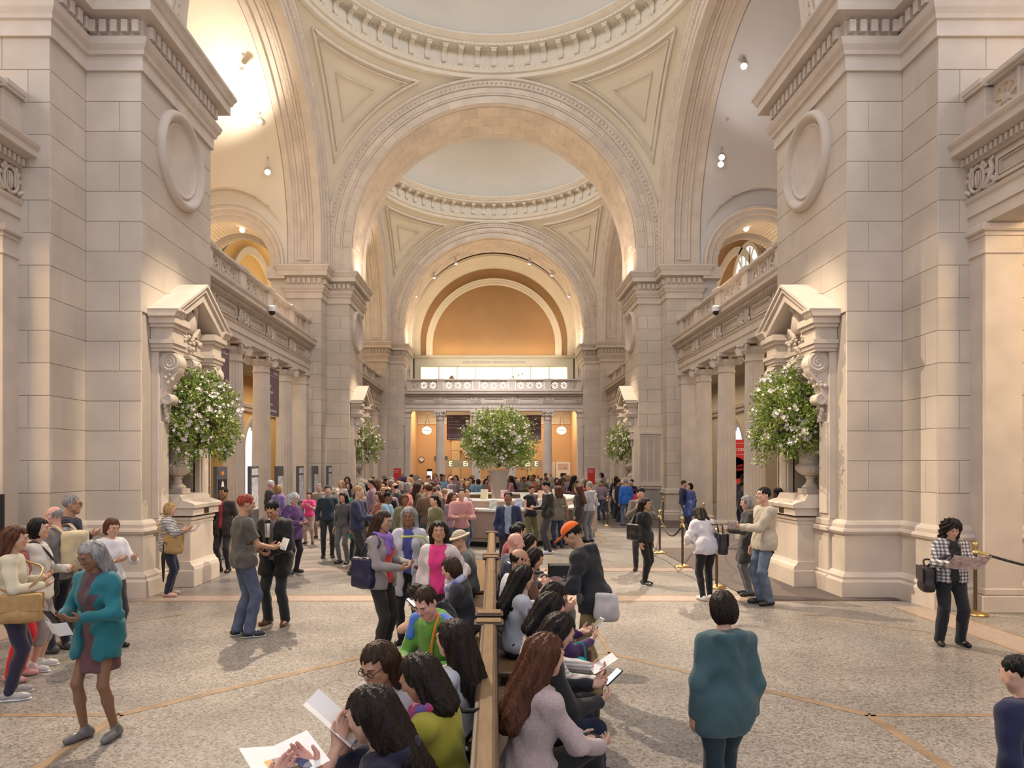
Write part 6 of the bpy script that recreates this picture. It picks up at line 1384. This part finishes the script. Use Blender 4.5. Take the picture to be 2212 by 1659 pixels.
bag(p, 1, BLK, 'black leather bag on the bent beanie wearer', .34, .22, .14, z=.95, f=.35, x=.0, strap=False, name='handbag')
person(.18, 8.45, -84, 1.80, 'm', 'sit', lean=5, nod=8, **h2(.1, .36, .74), skn='pink', hair=('none', 'grey'), top=dict(c=(.05, .06, .10)), bottom=dict(c=CHAR), label='bald man in dark blue sitting on the middle bench', **mid)
person(.30, 9.0, -84, 1.70, 'w', 'sit', lean=12, nod=18, **h2(.1, .36, .74), hair=('mid', 'black'), top=dict(c=(.02, .02, .025)), bottom=dict(c=BLK), label='black-haired woman in black beyond the bald man', **mid)
person(.20, 9.9, -75, 1.74, 'm', 'sit', lean=8, nod=10, **h2(.1, .36, .74), skn='tan', hair=('short', 'black'), top=dict(c=(.25, .05, .06)), bottom=dict(c=CHAR), label='short-haired man with red collar on the far bench', **mid)
person(.24, 10.8, -80, 1.70, 'w', 'sit', lean=12, nod=18, **h2(.1, .36, .74), hair=('bob', 'black'), top=dict(c=(.015, .015, .02)), bottom=dict(c=BLK), label='dark-haired person in black at the far end of the bench', **mid)
# --- standing, left part of the photo
p = person(XD(22, 6.45), 6.45, -60, 1.66, 'w', nod=18, L=(-.10, .26, 1.10), Rr=(.14, .26, 1.05), skn='light', hair=('mid', 'auburn'), top=dict(c=(.60, .54, .40), len=.10, fold=.010), bottom=dict(c=(.025, .022, .05)), shoes=(.40, .38, .38), shoe2=(.7, .7, .7), label='auburn-haired woman in cream jacket and dark jeans at the photo edge', **mid)
bag(p, 1, (.40, .24, .09), 'tan leather shoulder bag on the woman in the cream jacket', .34, .26, .12, z=.88, f=.10)
p = person(XD(78, 7.35), 7.35, -75, 1.66, 'w', nod=6, L=(-.10, .28, 1.06), skn='light', hair=('bob', 'black'), top=dict(c=(.64, .60, .54), hood=True, len=.08, fold=.012), bottom=dict(c=(.34, .31, .29), kind='capri', wide=.01), shoes=(.62, .60, .58), shoe2=(.75, .75, .75), label='black-haired woman in ivory hooded jacket, grey capri trousers and white sneakers', **mid)
bag(p, -1, BLK, 'black bag hanging at the ivory jacket', .26, .26, .10, z=.86, f=.0)
person(XD(32, 7.0), 7.0, -80, 1.60, 'w', nod=8, hair=('mid', 'brown'), top=dict(c=(.25, .05, .05)), bottom=dict(c=(.62, .02, .03)), shoes=(.6, .3, .28), label='person in bright red trousers half hidden at the photo edge', **mid)
p = person(XD(128, 8.05), 8.05, 78, 1.75, 'm', lean=3, nod=14, L=(-.16, .22, 1.02), skn='pink', hair=('bald', 'grey'), top=dict(c=(.215, .20, .195), len=.02, collar=True, fold=.009), bottom=dict(c=(.016, .018, .03)), shoes=(.05, .05, .055), label='balding man in grey zip sweater with a tan-strapped backpack', **mid)
e = empty('backpack', wl(p, (0, -.22, 1.20)), p.rotation_euler[2]); tag(e, 'cream backpack with tan straps on the balding man', 'backpack')
F_ = Fld(); F_.box((0, 0, 0), (.15, .09, .23), None, .06).ell((0, -.07, -.08), (.11, .05, .10), None, .03); ob('pack_body', mesh_np('pack', [surfnet(Disp(F_, folds(.004)), .015)], [cloth((.55, .46, .30))]), e)
for s in (-1, 1): MB().ribbon(smooth_pts([(s * .09, .06, .2), (s * .115, .20, .295), (s * .125, .35, .22), (s * .12, .385, .06), (s * .13, .30, -.12), (s * .12, .07, -.18)]), (.022, 0, 0), .006).build('strap', cloth((.45, .34, .20)), e)
F_ = Fld(); F_.box((0, 0, 0), (.11, .05, .075), None, .02); o = ob('belt_pouch', mesh_np('pouch', [surfnet(F_, .012)], [cloth((.02, .045, .05))]), None, wl(p, (-.05, .19, .98)), (0, 0, p.rotation_euler[2])); tag(o, 'dark green pouch at the waist of the balding man', 'pouch'); MB().box(-.11, .11, -.056, -.05, .02, .03).box(-.11, .11, .05, .056, .02, .03).build('zip', BLACK, o); MB().ribbon([(-.11, -.02, .03), (-.14, -.16, .035), (.14, -.2, .035), (.11, -.02, .03)], (0, 0, .015), .004).build('strap', BLACK, o)
person(XD(150, 8.9), 8.9, -70, 1.84, 'm', nod=4, skn='tan', hair=('short', 'grey'), top=dict(c=(.014, .016, .035)), bottom=dict(c=CHAR), glasses=True, L=(-.2, .2, 1.05), Rr=(.34, .30, 1.30), label='tall man in navy shirt and glasses behind the balding man', **mid)
p = person(XD(216, 5.50), 5.50, 165, 1.64, 'w', lean=4, nod=26, turn=-6, **h2(.10, .27, 1.02), skn='brown', hair=('mid', 'grey'), top=dict(c=(.012, .145, .175), open=.055, len=.16, fold=.012), inner=(.10, .055, .06), bottom=dict(c=(.14, .06, .07), kind='skirt', k='print', drop=.34), shoes=(.14, .14, .14), stance=.11, step=.04, label='woman in teal cardigan and brown patterned dress with bare legs', **mid)
phone(p, 1, 'dark phone held by the woman in the teal cardigan', lit=False, tilt=40); paper(p, 'white leaflet held low by the woman in the teal cardigan', .2, .12, .13, -.06, tilt=30)
person(XD(238, 8.2), 8.2, -120, 1.60, 'w', nod=20, **h2(), hair=('bob', 'auburn'), top=dict(c=(.66, .66, .68), sleeve='mid'), bottom=dict(c=CHAR), label='auburn-haired woman in white shirt behind the teal cardigan', **mid)
p = person(XD(363, 11.45), 11.45, -75, 1.60, 'w', nod=14, L=(-.05, .30, 1.08), Rr=(.18, .34, 1.14), skn='light', hair=('bob', 'blonde'), top=dict(c=(.05, .05, .075), k='stripe', len=.06, sleeve='mid'), bottom=dict(c=(.012, .018, .045)), shoes=(.55, .36, .28), label='blonde woman in striped shirt and navy leggings before the niche pedestal', **mid)
bag(p, 1, (.40, .26, .10), 'tan canvas messenger bag on the striped-shirt woman', .30, .30, .07, z=.88, f=.12, x=.19); paper(p, 'white map held up by the striped-shirt woman', .28, .2, .16, .02, tilt=35, mid=False); phone(p, -1, 'small lit phone in the hand of the striped-shirt woman')
e = empty('umbrella', wl(p, (.27, -.02, .28))); tag(e, 'black folded umbrella hanging beside the striped-shirt woman', 'umbrella'); MB().lathe([(.008, 0), (.018, .08), (.035, .40), (.03, .46), (.015, .5)], n=12).build('canopy', BLACK, e, smooth=60); MB().tube([(0, 0, .48), (0, 0, .62), (.02, 0, .65), (.05, 0, .64), (.055, 0, .60)], .009, 6).build('handle', BLACK, e, smooth=60)
person(XD(484, 14.0), 14.0, 170, 1.78, 'm', nod=6, skn='brown', hair=('short', 'black'), top=dict(c=(.02, .014, .018), open=.04, len=.14), inner=(.30, .03, .05), bottom=dict(c=(.016, .016, .02)), shoes=(.01, .01, .01), label='man in black suit and red tie standing beside the first display panel', **mid)
p = person(XD(525, 8.75), 8.75, -55, 1.86, 'm', nod=12, **h2(.10, .36, 1.12), skn='tan', hair=('short', 'red'), top=dict(c=(.085, .075, .065), sleeve='short', len=.04, fold=.010), bottom=dict(c=(.085, .105, .17), k='denim', wide=.016), shoes=(.02, .02, .022), shoe2=(.5, .5, .5), step=.05, label='red-haired man in dark grey t-shirt, jeans and striped sneakers', **mid)
paper(p, 'white sheet between the red-haired man and the man in black', .26, .16, .20, .02, tilt=20)
for ch in p.children:
    if ch.name.startswith('shoe'):
        bb = [Vector(c) for c in ch.bound_box]; c = sum(bb, Vector()) / 8
        for q in range(3): MB().add([(c.x + .047, c.y - .02 + .035 * q, .03), (c.x + .047, c.y - .005 + .035 * q, .03), (c.x + .025, c.y + .005 + .035 * q, .088), (c.x + .025, c.y - .01 + .035 * q, .088), (c.x + .03, c.y - .02 + .035 * q, .03), (c.x + .03, c.y - .005 + .035 * q, .03)], [(0, 1, 2, 3), (0, 4, 5, 1)]).build('white_stripe', LETTER, ch)
p = person(XD(598, 9.42), 9.42, 168, 1.77, 'm', lean=5, nod=34, L=(-.10, .30, 1.02), Rr=(.12, .28, 1.06), skn='tan', hair=('short', 'black'), top=dict(c=(.008, .008, .010), open=.045, len=.20, fold=.012, off=.024), inner=(.16, .14, .12), bottom=dict(c=(.014, .018, .022), wide=.014), shoes=(.12, .06, .03), stance=.13, label='man in long black coat and brown shoes holding a silver thermos', **mid)
e = empty('thermos', wl(p, (.02, .20, 1.22))); tag(e, 'silver thermos flask held by the man in black', 'thermos'); MB().lathe([(.038, 0), (.04, .01), (.04, .17), (.034, .19)], n=18).build('flask', SILVER, e, smooth=40); MB().lathe([(.036, .19), (.036, .22), (.03, .235), (0, .235)], n=18).build('cap', BLACK, e, smooth=40)
p = person(XD(632, 13.9), 13.9, -120, 1.66, 'w', nod=20, **h2(.10, .28, 1.02), skn='pink', hair=('curly', 'white'), top=dict(c=(.095, .04, .15), len=.16, off=.022), bottom=dict(c=(.02, .015, .03)), label='white-haired woman in purple coat behind the man in black', **mid)
bag(p, 1, BLK, 'black bag on the arm of the white-haired woman', .3, .3, .12, z=.80, f=.1, cross=False)
person(XD(602, 18.0), 18.0, -20, 1.70, 'w', nod=6, hair=('bob', 'blonde'), top=dict(c=(.24, .17, .42)), bottom=dict(c=CHAR), label='fair-haired person in lilac shirt beyond the purple coat', **farv)
person(XD(583, 19.2), 19.2, -60, 1.80, 'm', nod=6, skn='pink', hair=('short', 'white'), top=dict(c=(.04, .04, .04)), bottom=dict(c=CHAR), label='white-haired man in black beside the third fluted column', **farv)
person(XD(668, 19.0), 19.0, 175, 1.48, 'w', nod=12, **h2(), hair=('pony', 'brown'), top=dict(c=(.70, .05, .22), sleeve='short'), bottom=dict(c=(.42, .28, .24)), shoes=(.02, .02, .02), label='girl in hot pink top and tan trousers', **farv)
person(XD(690, 20.5), 20.5, 175, 1.66, 'm', nod=6, hair=('short', 'grey'), top=dict(c=(.28, .22, .18)), bottom=dict(c=(.24, .19, .16)), label='grey-haired person in beige next to the girl in pink', **farv)
p = person(XD(708, 16.2), 16.2, -165, 1.74, 'm', nod=6, hair=('short', 'brown'), top=dict(c=(.02, .035, .05)), bottom=dict(c=CHAR), label='brown-haired man in dark blue with a blue backpack', **farv)
e = empty('backpack', wl(p, (.0, -.20, 1.25)), p.rotation_euler[2]); tag(e, 'blue backpack on the man in dark blue', 'backpack'); F_ = Fld(); F_.box((0, 0, 0), (.15, .09, .22), None, .05); ob('pack_body', mesh_np('pack', [surfnet(F_, .02)], [cloth((.03, .12, .28))]), e); MB().ribbon([(.1, .08, .2), (.1, .3, .16), (.1, .1, -.2)], (.02, 0, 0), .005).build('strap', BLACK, e)
person(XD(738, 23), 23, 170, 1.70, 'w', nod=4, hair=('long', 'blonde'), top=dict(c=(.60, .52, .48)), bottom=dict(c=CHAR), label='long-haired blonde woman in pale pink top', **farv)
p = person(XD(766, 15.9), 15.9, -130, 1.72, 'w', nod=14, **h2(.1, .3, 1.04), hair=('bob', 'grey'), top=dict(c=(.03, .24, .16), len=.36, sleeve='short', fold=.012), bottom=dict(c=(.03, .05, .06)), label='woman in green tunic dress among the crowd', **farv)
person(XD(742, 15.2), 15.2, 160, 1.62, 'w', nod=10, hair=('mid', 'dkbrown'), top=dict(c=(.10, .10, .10)), bottom=dict(c=GRY), label='dark-haired woman in charcoal next to the green tunic', **farv)
p = person(XD(822, 7.75), 7.75, -112, 1.72, 'w', nod=14, turn=0, L=(-.12, .30, 1.08), Rr=(.10, .30, 1.05), skn='tan', hair=('mid', 'brown'), top=dict(c=(.27, .24, .235), open=.07, len=.06, fold=.010), inner=(.60, .04, .05), scarf=(.38, .12, .42), bottom=dict(c=(.022, .020, .020)), shoes=(.46, .42, .38), shoe2=(.6, .58, .55), stance=.075, label='woman in grey cardigan over red top with black leggings', **mid)
bag(p, 1, (.012, .014, .055), 'navy tote bag on the woman in the grey cardigan', .30, .34, .11, z=1.0, f=-.10, x=.20, cross=False, flap=False, name='tote_bag')
p = person(XD(884, 8.45), 8.45, 178, 1.72, 'w', nod=12, L=(-.20, .2, .98), Rr=(.10, .28, .98), skn='brown', hair=('mid', 'grey'), top=dict(c=(.46, .46, .54), open=.05, len=.26, fold=.010), inner=(.06, .07, .28), bottom=dict(c=(.02, .02, .022)), label='woman in long pale cardigan over blue top holding a phone', **mid)
phone(p, 1, 'lit phone held low by the woman in the long pale cardigan', tilt=80); bag(p, -1, (.48, .55, .12), 'lime green shoulder bag beside the pale cardigan', .22, .28, .08, z=1.08, f=.08, flap=False)
p = person(XD(948, 7.35), 7.35, 176, 1.63, 'w', nod=4, turn=8, L=(-.24, .14, .95), skn='tan', hair=('long', 'dkbrown'), top=dict(c=(.58, .51, .50), open=.085, len=.08, fold=.010), inner=(.68, .04, .20), bottom=dict(c=(.05, .02, .03)), label='woman in hot pink top and cream cardigan facing the camera', **mid)
# --- standing, right part of the photo
person(XD(1098, 13.2), 13.2, 176, 1.72, 'm', nod=6, skn='brown', hair=('short', 'black'), top=dict(c=(.014, .022, .07), open=.06, len=.06), inner=(.22, .27, .36), bottom=dict(c=(.015, .015, .03)), label='man in navy jacket over grey-blue shirt at the far bench end', **mid)
person(XD(1146, 17.4), 17.4, -150, 1.74, 'w', nod=24, **h2(), skn='light', hair=('bun', 'auburn'), top=dict(c=(.012, .012, .014), sleeve='none'), bottom=dict(c=(.14, .13, .05), wide=.01), label='woman in black vest and olive trousers looking down at the desk', **farv)
p = person(XD(1184, 16.9), 16.9, 80, 1.84, 'm', nod=22, **h2(.1, .32, 1.12), hair=('short', 'black'), top=dict(c=(.012, .013, .014), k='leather', len=.02), bottom=dict(c=(.05, .05, .055)), shoes=(.68, .67, .66), step=.06, label='man in black leather jacket, grey trousers and white shoes', vox=.018, face=True)
p = person(XD(1206, 19.0 - .9), 18.1, 20, 1.68, 'w', nod=10, hair=('mid', 'auburn'), top=dict(c=(.20, .18, .13), len=.12), bottom=dict(c=(.03, .055, .12), k='denim'), label='auburn-haired woman in olive jacket and jeans at the desk', **farv)
bag(p, 1, (.20, .11, .06), 'brown shoulder bag on the woman in the olive jacket', .28, .28, .12, z=.9, f=0)
person(XD(1250, 18.6), 18.6, 60, 1.70, 'w', nod=6, hair=('long', 'auburn'), top=dict(c=(.04, .033, .03), len=.30), bottom=dict(c=(.03, .028, .03)), label='woman with long wavy auburn hair in dark brown coat', **farv)
person(XD(1274, 19.4), 19.4, 40, 1.76, 'm', nod=4, hair=('short', 'grey'), top=dict(c=(.46, .46, .49), hood=True), bottom=dict(c=(.22, .23, .27)), label='man in pale grey hoodie at the right end of the desk', **farv)
p = person(XD(1286, 6.5), 6.5, 66, 1.72, 'm', lean=16, nod=30, L=(-.12, .34, 1.02), Rr=(.06, .38, 1.00), skn='tan', hair=('short', 'black'), hat=('cap', (.78, .13, .012)), top=dict(c=(.014, .015, .020), hood=True, len=.06, fold=.010, off=.02), bottom=dict(c=(.20, .15, .065), wide=.016, fold=.009), shoes=(.012, .012, .012), step=.03, label='man in orange cap, dark hooded jacket and khaki trousers', **mid)
bag(p, -1, (.55, .50, .48), 'pale plastic carrier bag behind the orange-cap man', .22, .26, .05, z=.90, f=-.16, strap=False, flap=False, kind='satin', x=-.20, name='carrier_bag')
p = person(XD(1392, 12.5), 12.5, -135, 1.63, 'w', nod=8, turn=0, skn='tan', hair=('long', 'dkbrown'), top=dict(c=(.008, .009, .012), len=.03), bottom=dict(c=(.006, .006, .008)), shoes=(.05, .045, .05), shoe2=(.6, .58, .56), stance=.07, step=.05, label='woman all in black with a black leather tote bag', **mid)
bag(p, 1, (.010, .010, .011), 'black leather tote bag on the woman in black', .32, .30, .12, z=.98, f=-.08, x=.20, cross=False, flap=False, name='tote_bag')
p = person(XD(1384, 14.2), 14.2, 170, 1.78, 'm', nod=26, **h2(.1, .3, 1.3), hair=('short', 'black'), top=dict(c=(.13, .105, .085), len=.1), bottom=dict(c=CHAR), label='dark-haired man in brown coat behind the woman in black', **farv)
paper(p, 'pale pink sheet read by the man in the brown coat', .2, .16, .1, .05, tilt=50)
p = person(XD(1526, 11.1), 11.1, 10, 1.60, 'w', lean=22, nod=30, L=(-.2, .3, .9), hair=('mid', 'dkbrown'), top=dict(c=(.60, .57, .60), len=.06, fold=.012, off=.024), bottom=dict(c=(.008, .008, .010)), shoes=(.62, .60, .58), stance=.08, step=.04, label='woman in loose white blouse and black leggings leaning forward', **mid)
bag(p, 1, (.02, .014, .016), 'large dark bag on the side of the white blouse', .36, .34, .14, z=.92, f=-.02, cross=False)
p = person(XD(1652, 10.75), 10.75, 96, 1.88, 'm', nod=-2, turn=4, L=(-.02, .40, 1.22), skn='light', hair=('short', 'black'), top=dict(c=(.43, .38, .30), collar=True, len=.08, fold=.008, off=.022), bottom=dict(c=(.11, .15, .22), k='denim', wide=.012), shoes=(.014, .012, .012), stance=.09, step=.03, label='tall dark-haired man in beige jacket and blue jeans', vox=.014)
o = MB().box(-.06, .06, -.025, .025, -.06, .06, .012).build('gift_box', cloth((.30, .24, .22)), None, grip(p, -1, .14, .03)); MB().box(-.062, .062, -.008, .008, -.062, .062).build('strap', BLACK, o); tag(o, 'small brown camera case held out by the man in beige', 'camera case'); o.name = 'camera_case'
person(XD(1618, 11.5), 11.5, 80, 1.72, 'w', nod=16, L=(-.1, .34, 1.1), skn='light', hair=('bob', 'grey'), top=dict(c=(.035, .03, .032), len=.30), bottom=dict(c=(.11, .12, .14)), shoes=(.02, .018, .018), label='grey-haired woman in long dark coat behind the man in beige', **mid)
p = person(XD(1604, 20.3), 20.3, -100, 1.74, 'm', nod=8, skn='brown', hair=('short', 'black'), top=dict(c=(.012, .013, .022)), bottom=dict(c=(.012, .012, .018)), label='security guard in dark uniform with yellow shoulder patch', **farv)
MB().sphere((-.205, .0, 1.33), (.012, .05, .055), 12, 8).build('shoulder_patch', mat('patch', (.6, .42, .08), .6), p)
person(XD(1606, 23.0), 23.0, 20, 1.92, 'm', nod=0, skn='dark', hair=('short', 'black'), top=dict(c=(.02, .03, .07)), bottom=dict(c=NAVY), label='tall man in blue suit before the red welcome sign', **farv)
person(XD(1682, 13.6), 13.6, 20, 1.78, 'm', nod=4, skn='dark', hair=('short', 'black'), top=dict(c=(.010, .010, .016)), bottom=dict(c=BLK), label='man in black seen from behind next to the niche pedestal', **farv)
person(XD(1476, 23.2), 23.2, -110, 1.70, 'm', nod=6, hair=('short', 'brown'), top=dict(c=(.02, .03, .075)), bottom=dict(c=(.05, .06, .1)), label='man in navy jacket by the far mat, facing a blue-coated person', **farv)
person(XD(1492, 22.8), 22.8, 100, 1.62, 'w', nod=4, hair=('bob', 'black'), top=dict(c=(.035, .07, .24), k='satin', len=.34, off=.022), bottom=dict(c=(.03, .04, .08)), label='person in shiny blue raincoat near the first column', **farv)
p = person(XD(1352, 24.5), 24.5, 10, 1.72, 'm', nod=4, hair=('short', 'grey'), top=dict(c=(.02, .13, .50), len=.08), bottom=dict(c=(.10, .14, .22)), label='person in bright blue jacket beyond the stanchions', **farv)
o = MB().sphere((0, 0, 0), (.2, .12, .2), 14, 10).build('red_bag', cloth((.55, .03, .07)), None, wl(p, (.32, .02, .95)), smooth=60); MB().tube(smooth_pts([(-.08, 0, .18), (-.06, 0, .34), (.06, 0, .34), (.08, 0, .18)]), .012, 6).build('handle', cloth((.3, .02, .04)), o); tag(o, 'round crimson bag hanging beside the bright blue jacket', 'bag')
p = person(XD(2052, 8.35), 8.35, 172, 1.57, 'w', nod=30, **h2(.13, .30, 1.02), skn='light', hair=('curly', 'dkbrown'), top=dict(c=(.6, .58, .58), k='plaid', open=.05, len=.02, fold=.007), inner=(.012, .012, .014), bottom=dict(c=(.010, .011, .016), wide=.012), shoes=(.010, .010, .010), stance=.12, label='curly-haired woman in plaid shirt reading a map by the rope', vox=.013)
NEWS = mat('map_print', (.66, .56, .54), .7, noise=.75, nscale=17, col2=(.34, .22, .22))
paper(p, 'unfolded printed map in the hands of the plaid-shirt woman', .40, .26, .14, .03, tilt=48, m=NEWS)
bag(p, 1, (.020, .014, .016), 'black messenger bag on the hip of the plaid-shirt woman', .34, .30, .13, z=.80, f=-.02, x=.26)
person(XD(1566, 4.05), 4.05, 5, 1.48, 'w', nod=16, hair=('bob', 'dkbrown'), top=dict(c=(.05, .105, .12), len=.14, fold=.008, off=.012, hood=True), bottom=dict(c=(.010, .03, .04)), shoes=(.02, .03, .03), step=.16, stance=.06, label='person in dark teal coat walking away in the open floor', **mid)
person(XD(2216, 3.3), 3.3, 20, 1.30, 'm', nod=20, hair=('short', 'black'), top=dict(c=(.010, .012, .05), hood=True), bottom=dict(c=NAVY), label='child in navy hooded top cut off at the photo corner', **mid)
# ------------------------------------------------------------------ the crowd around the desk: a few figures copied with clothes of their own
PROTO = []
specs = [('m', 'short', 0, {}), ('w', 'mid', 175, {}), ('m', 'short', 90, h2(.1, .32, 1.1)), ('w', 'bob', -80, {}), ('w', 'long', 30, h2(.1, .3, 1.05)), ('m', 'bald', 160, {}), ('w', 'pony', -30, {}), ('m', 'cap', 120, dict(Rr=(.15, .34, 1.2)))]
COLR = {'grey': (.20, .195, .195), 'white': (.60, .57, .55), 'black': (.014, .014, .016), 'navy': (.018, .024, .07), 'rust': (.36, .12, .07), 'rose': (.46, .22, .22), 'beige': (.44, .36, .28), 'brown': (.14, .085, .055), 'olive': (.14, .14, .07), 'purple': (.15, .08, .20), 'sky blue': (.20, .34, .46), 'coral': (.56, .20, .15), 'maroon': (.17, .03, .045), 'mauve': (.30, .21, .26)}
BOT = {'dark': (.02, .02, .024), 'denim': (.05, .075, .13), 'tan': (.30, .22, .15), 'grey': (.13, .13, .135)}
base = {}
def crowd_person(x, y, yaw, kind, hc, tc, bc, label, h):
    if kind not in base:
        sx, hs_, _, arms = specs[kind]; p = person(x, y, yaw, 1.72 if sx == 'm' else 1.64, sx, hair=(hs_, hc), top=dict(c=COLR[tc]), bottom=dict(c=BOT[bc]), label=label, vox=.028, face=False, step=.06 * (kind % 3), skn=('light', 'tan', 'pink', 'brown')[kind % 4], group='visitors crowding around the information desk', **arms); base[kind] = p; return p
    b = base[kind]; c = copy_tree(b); c.location = (x, y, 0); c.rotation_euler = (0, 0, R(yaw)); tag(c, label, 'person', 'visitors crowding around the information desk'); k = h / (1.72 if specs[kind][0] == 'm' else 1.64); c.scale = (k, k, k)
    for ch in c.children:
        m = {'top': cloth(COLR[tc]), 'trousers': cloth(BOT[bc]), 'hair': hairm(hc)}.get(ch.name.split('.')[0])
        if ch.name.startswith('body'): m = skin(random.choice(['light', 'tan', 'pink', 'brown', 'light']))
        if m: ch.material_slots[0].link = 'OBJECT'; ch.material_slots[0].material = m
    return c
rr = random.Random(5); placed = []; used = set()
for o in bpy.data.objects:
    if o.name.split('.')[0] == 'person': placed.append((o.location.x, o.location.y))
zones = [(13, (760, 1000), (13.5, 16.5), 'between the bench and the desk'), (20, (770, 1010), (16.5, 20), 'before the desk near the display panels'), (22, (790, 1010), (20, 25), 'beside the desk'), (28, (840, 1275), (24.3, 31), 'beyond the desk'), (26, (830, 1280), (31, 41), 'far down the hall'), (10, (1295, 1385), (26, 36), 'past the stone tablet'), (6, (700, 850), (24, 34), 'near the far niche'), (4, (1130, 1270), (19.4, 23), 'at the far counter side')]
zi = 0
for n, (xa, xb), (da, db), zn in zones:
    done = 0; tries = 0
    while done < n and tries < 900:
        tries += 1; d = rr.uniform(da, db); x = XD(rr.uniform(xa, xb), d)
        if math.hypot(x - DX, d - DY) < 3.35 or any(math.hypot(x - a, d - b) < .62 for a, b in placed) or abs(x) > 5.6: continue
        kind = rr.randrange(8); hc = rr.choice(['black', 'dkbrown', 'brown', 'auburn', 'blonde', 'grey']); tc = rr.choice(list(COLR)); bc = rr.choice(list(BOT)); key = (hc, tc, bc, zn)
        if key in used: continue
        used.add(key); placed.append((x, d)); done += 1
        hn = {'dkbrown': 'dark-brown-haired', 'black': 'black-haired', 'brown': 'brown-haired', 'auburn': 'auburn-haired', 'blonde': 'blond', 'grey': 'grey-haired'}[hc]
        lab = '%s %s in %s top and %s trousers %s' % (hn, 'man' if specs[kind][0] == 'm' else 'woman', tc, bc, zn)
        crowd_person(x, d, rr.uniform(0, 360), kind, hc, tc, bc, lab, rr.uniform(1.58, 1.84))
for o in bpy.data.objects:
    for k in ('_w', '_sh', '_hip', '_b', '_lean'):
        if k in o: del o[k]
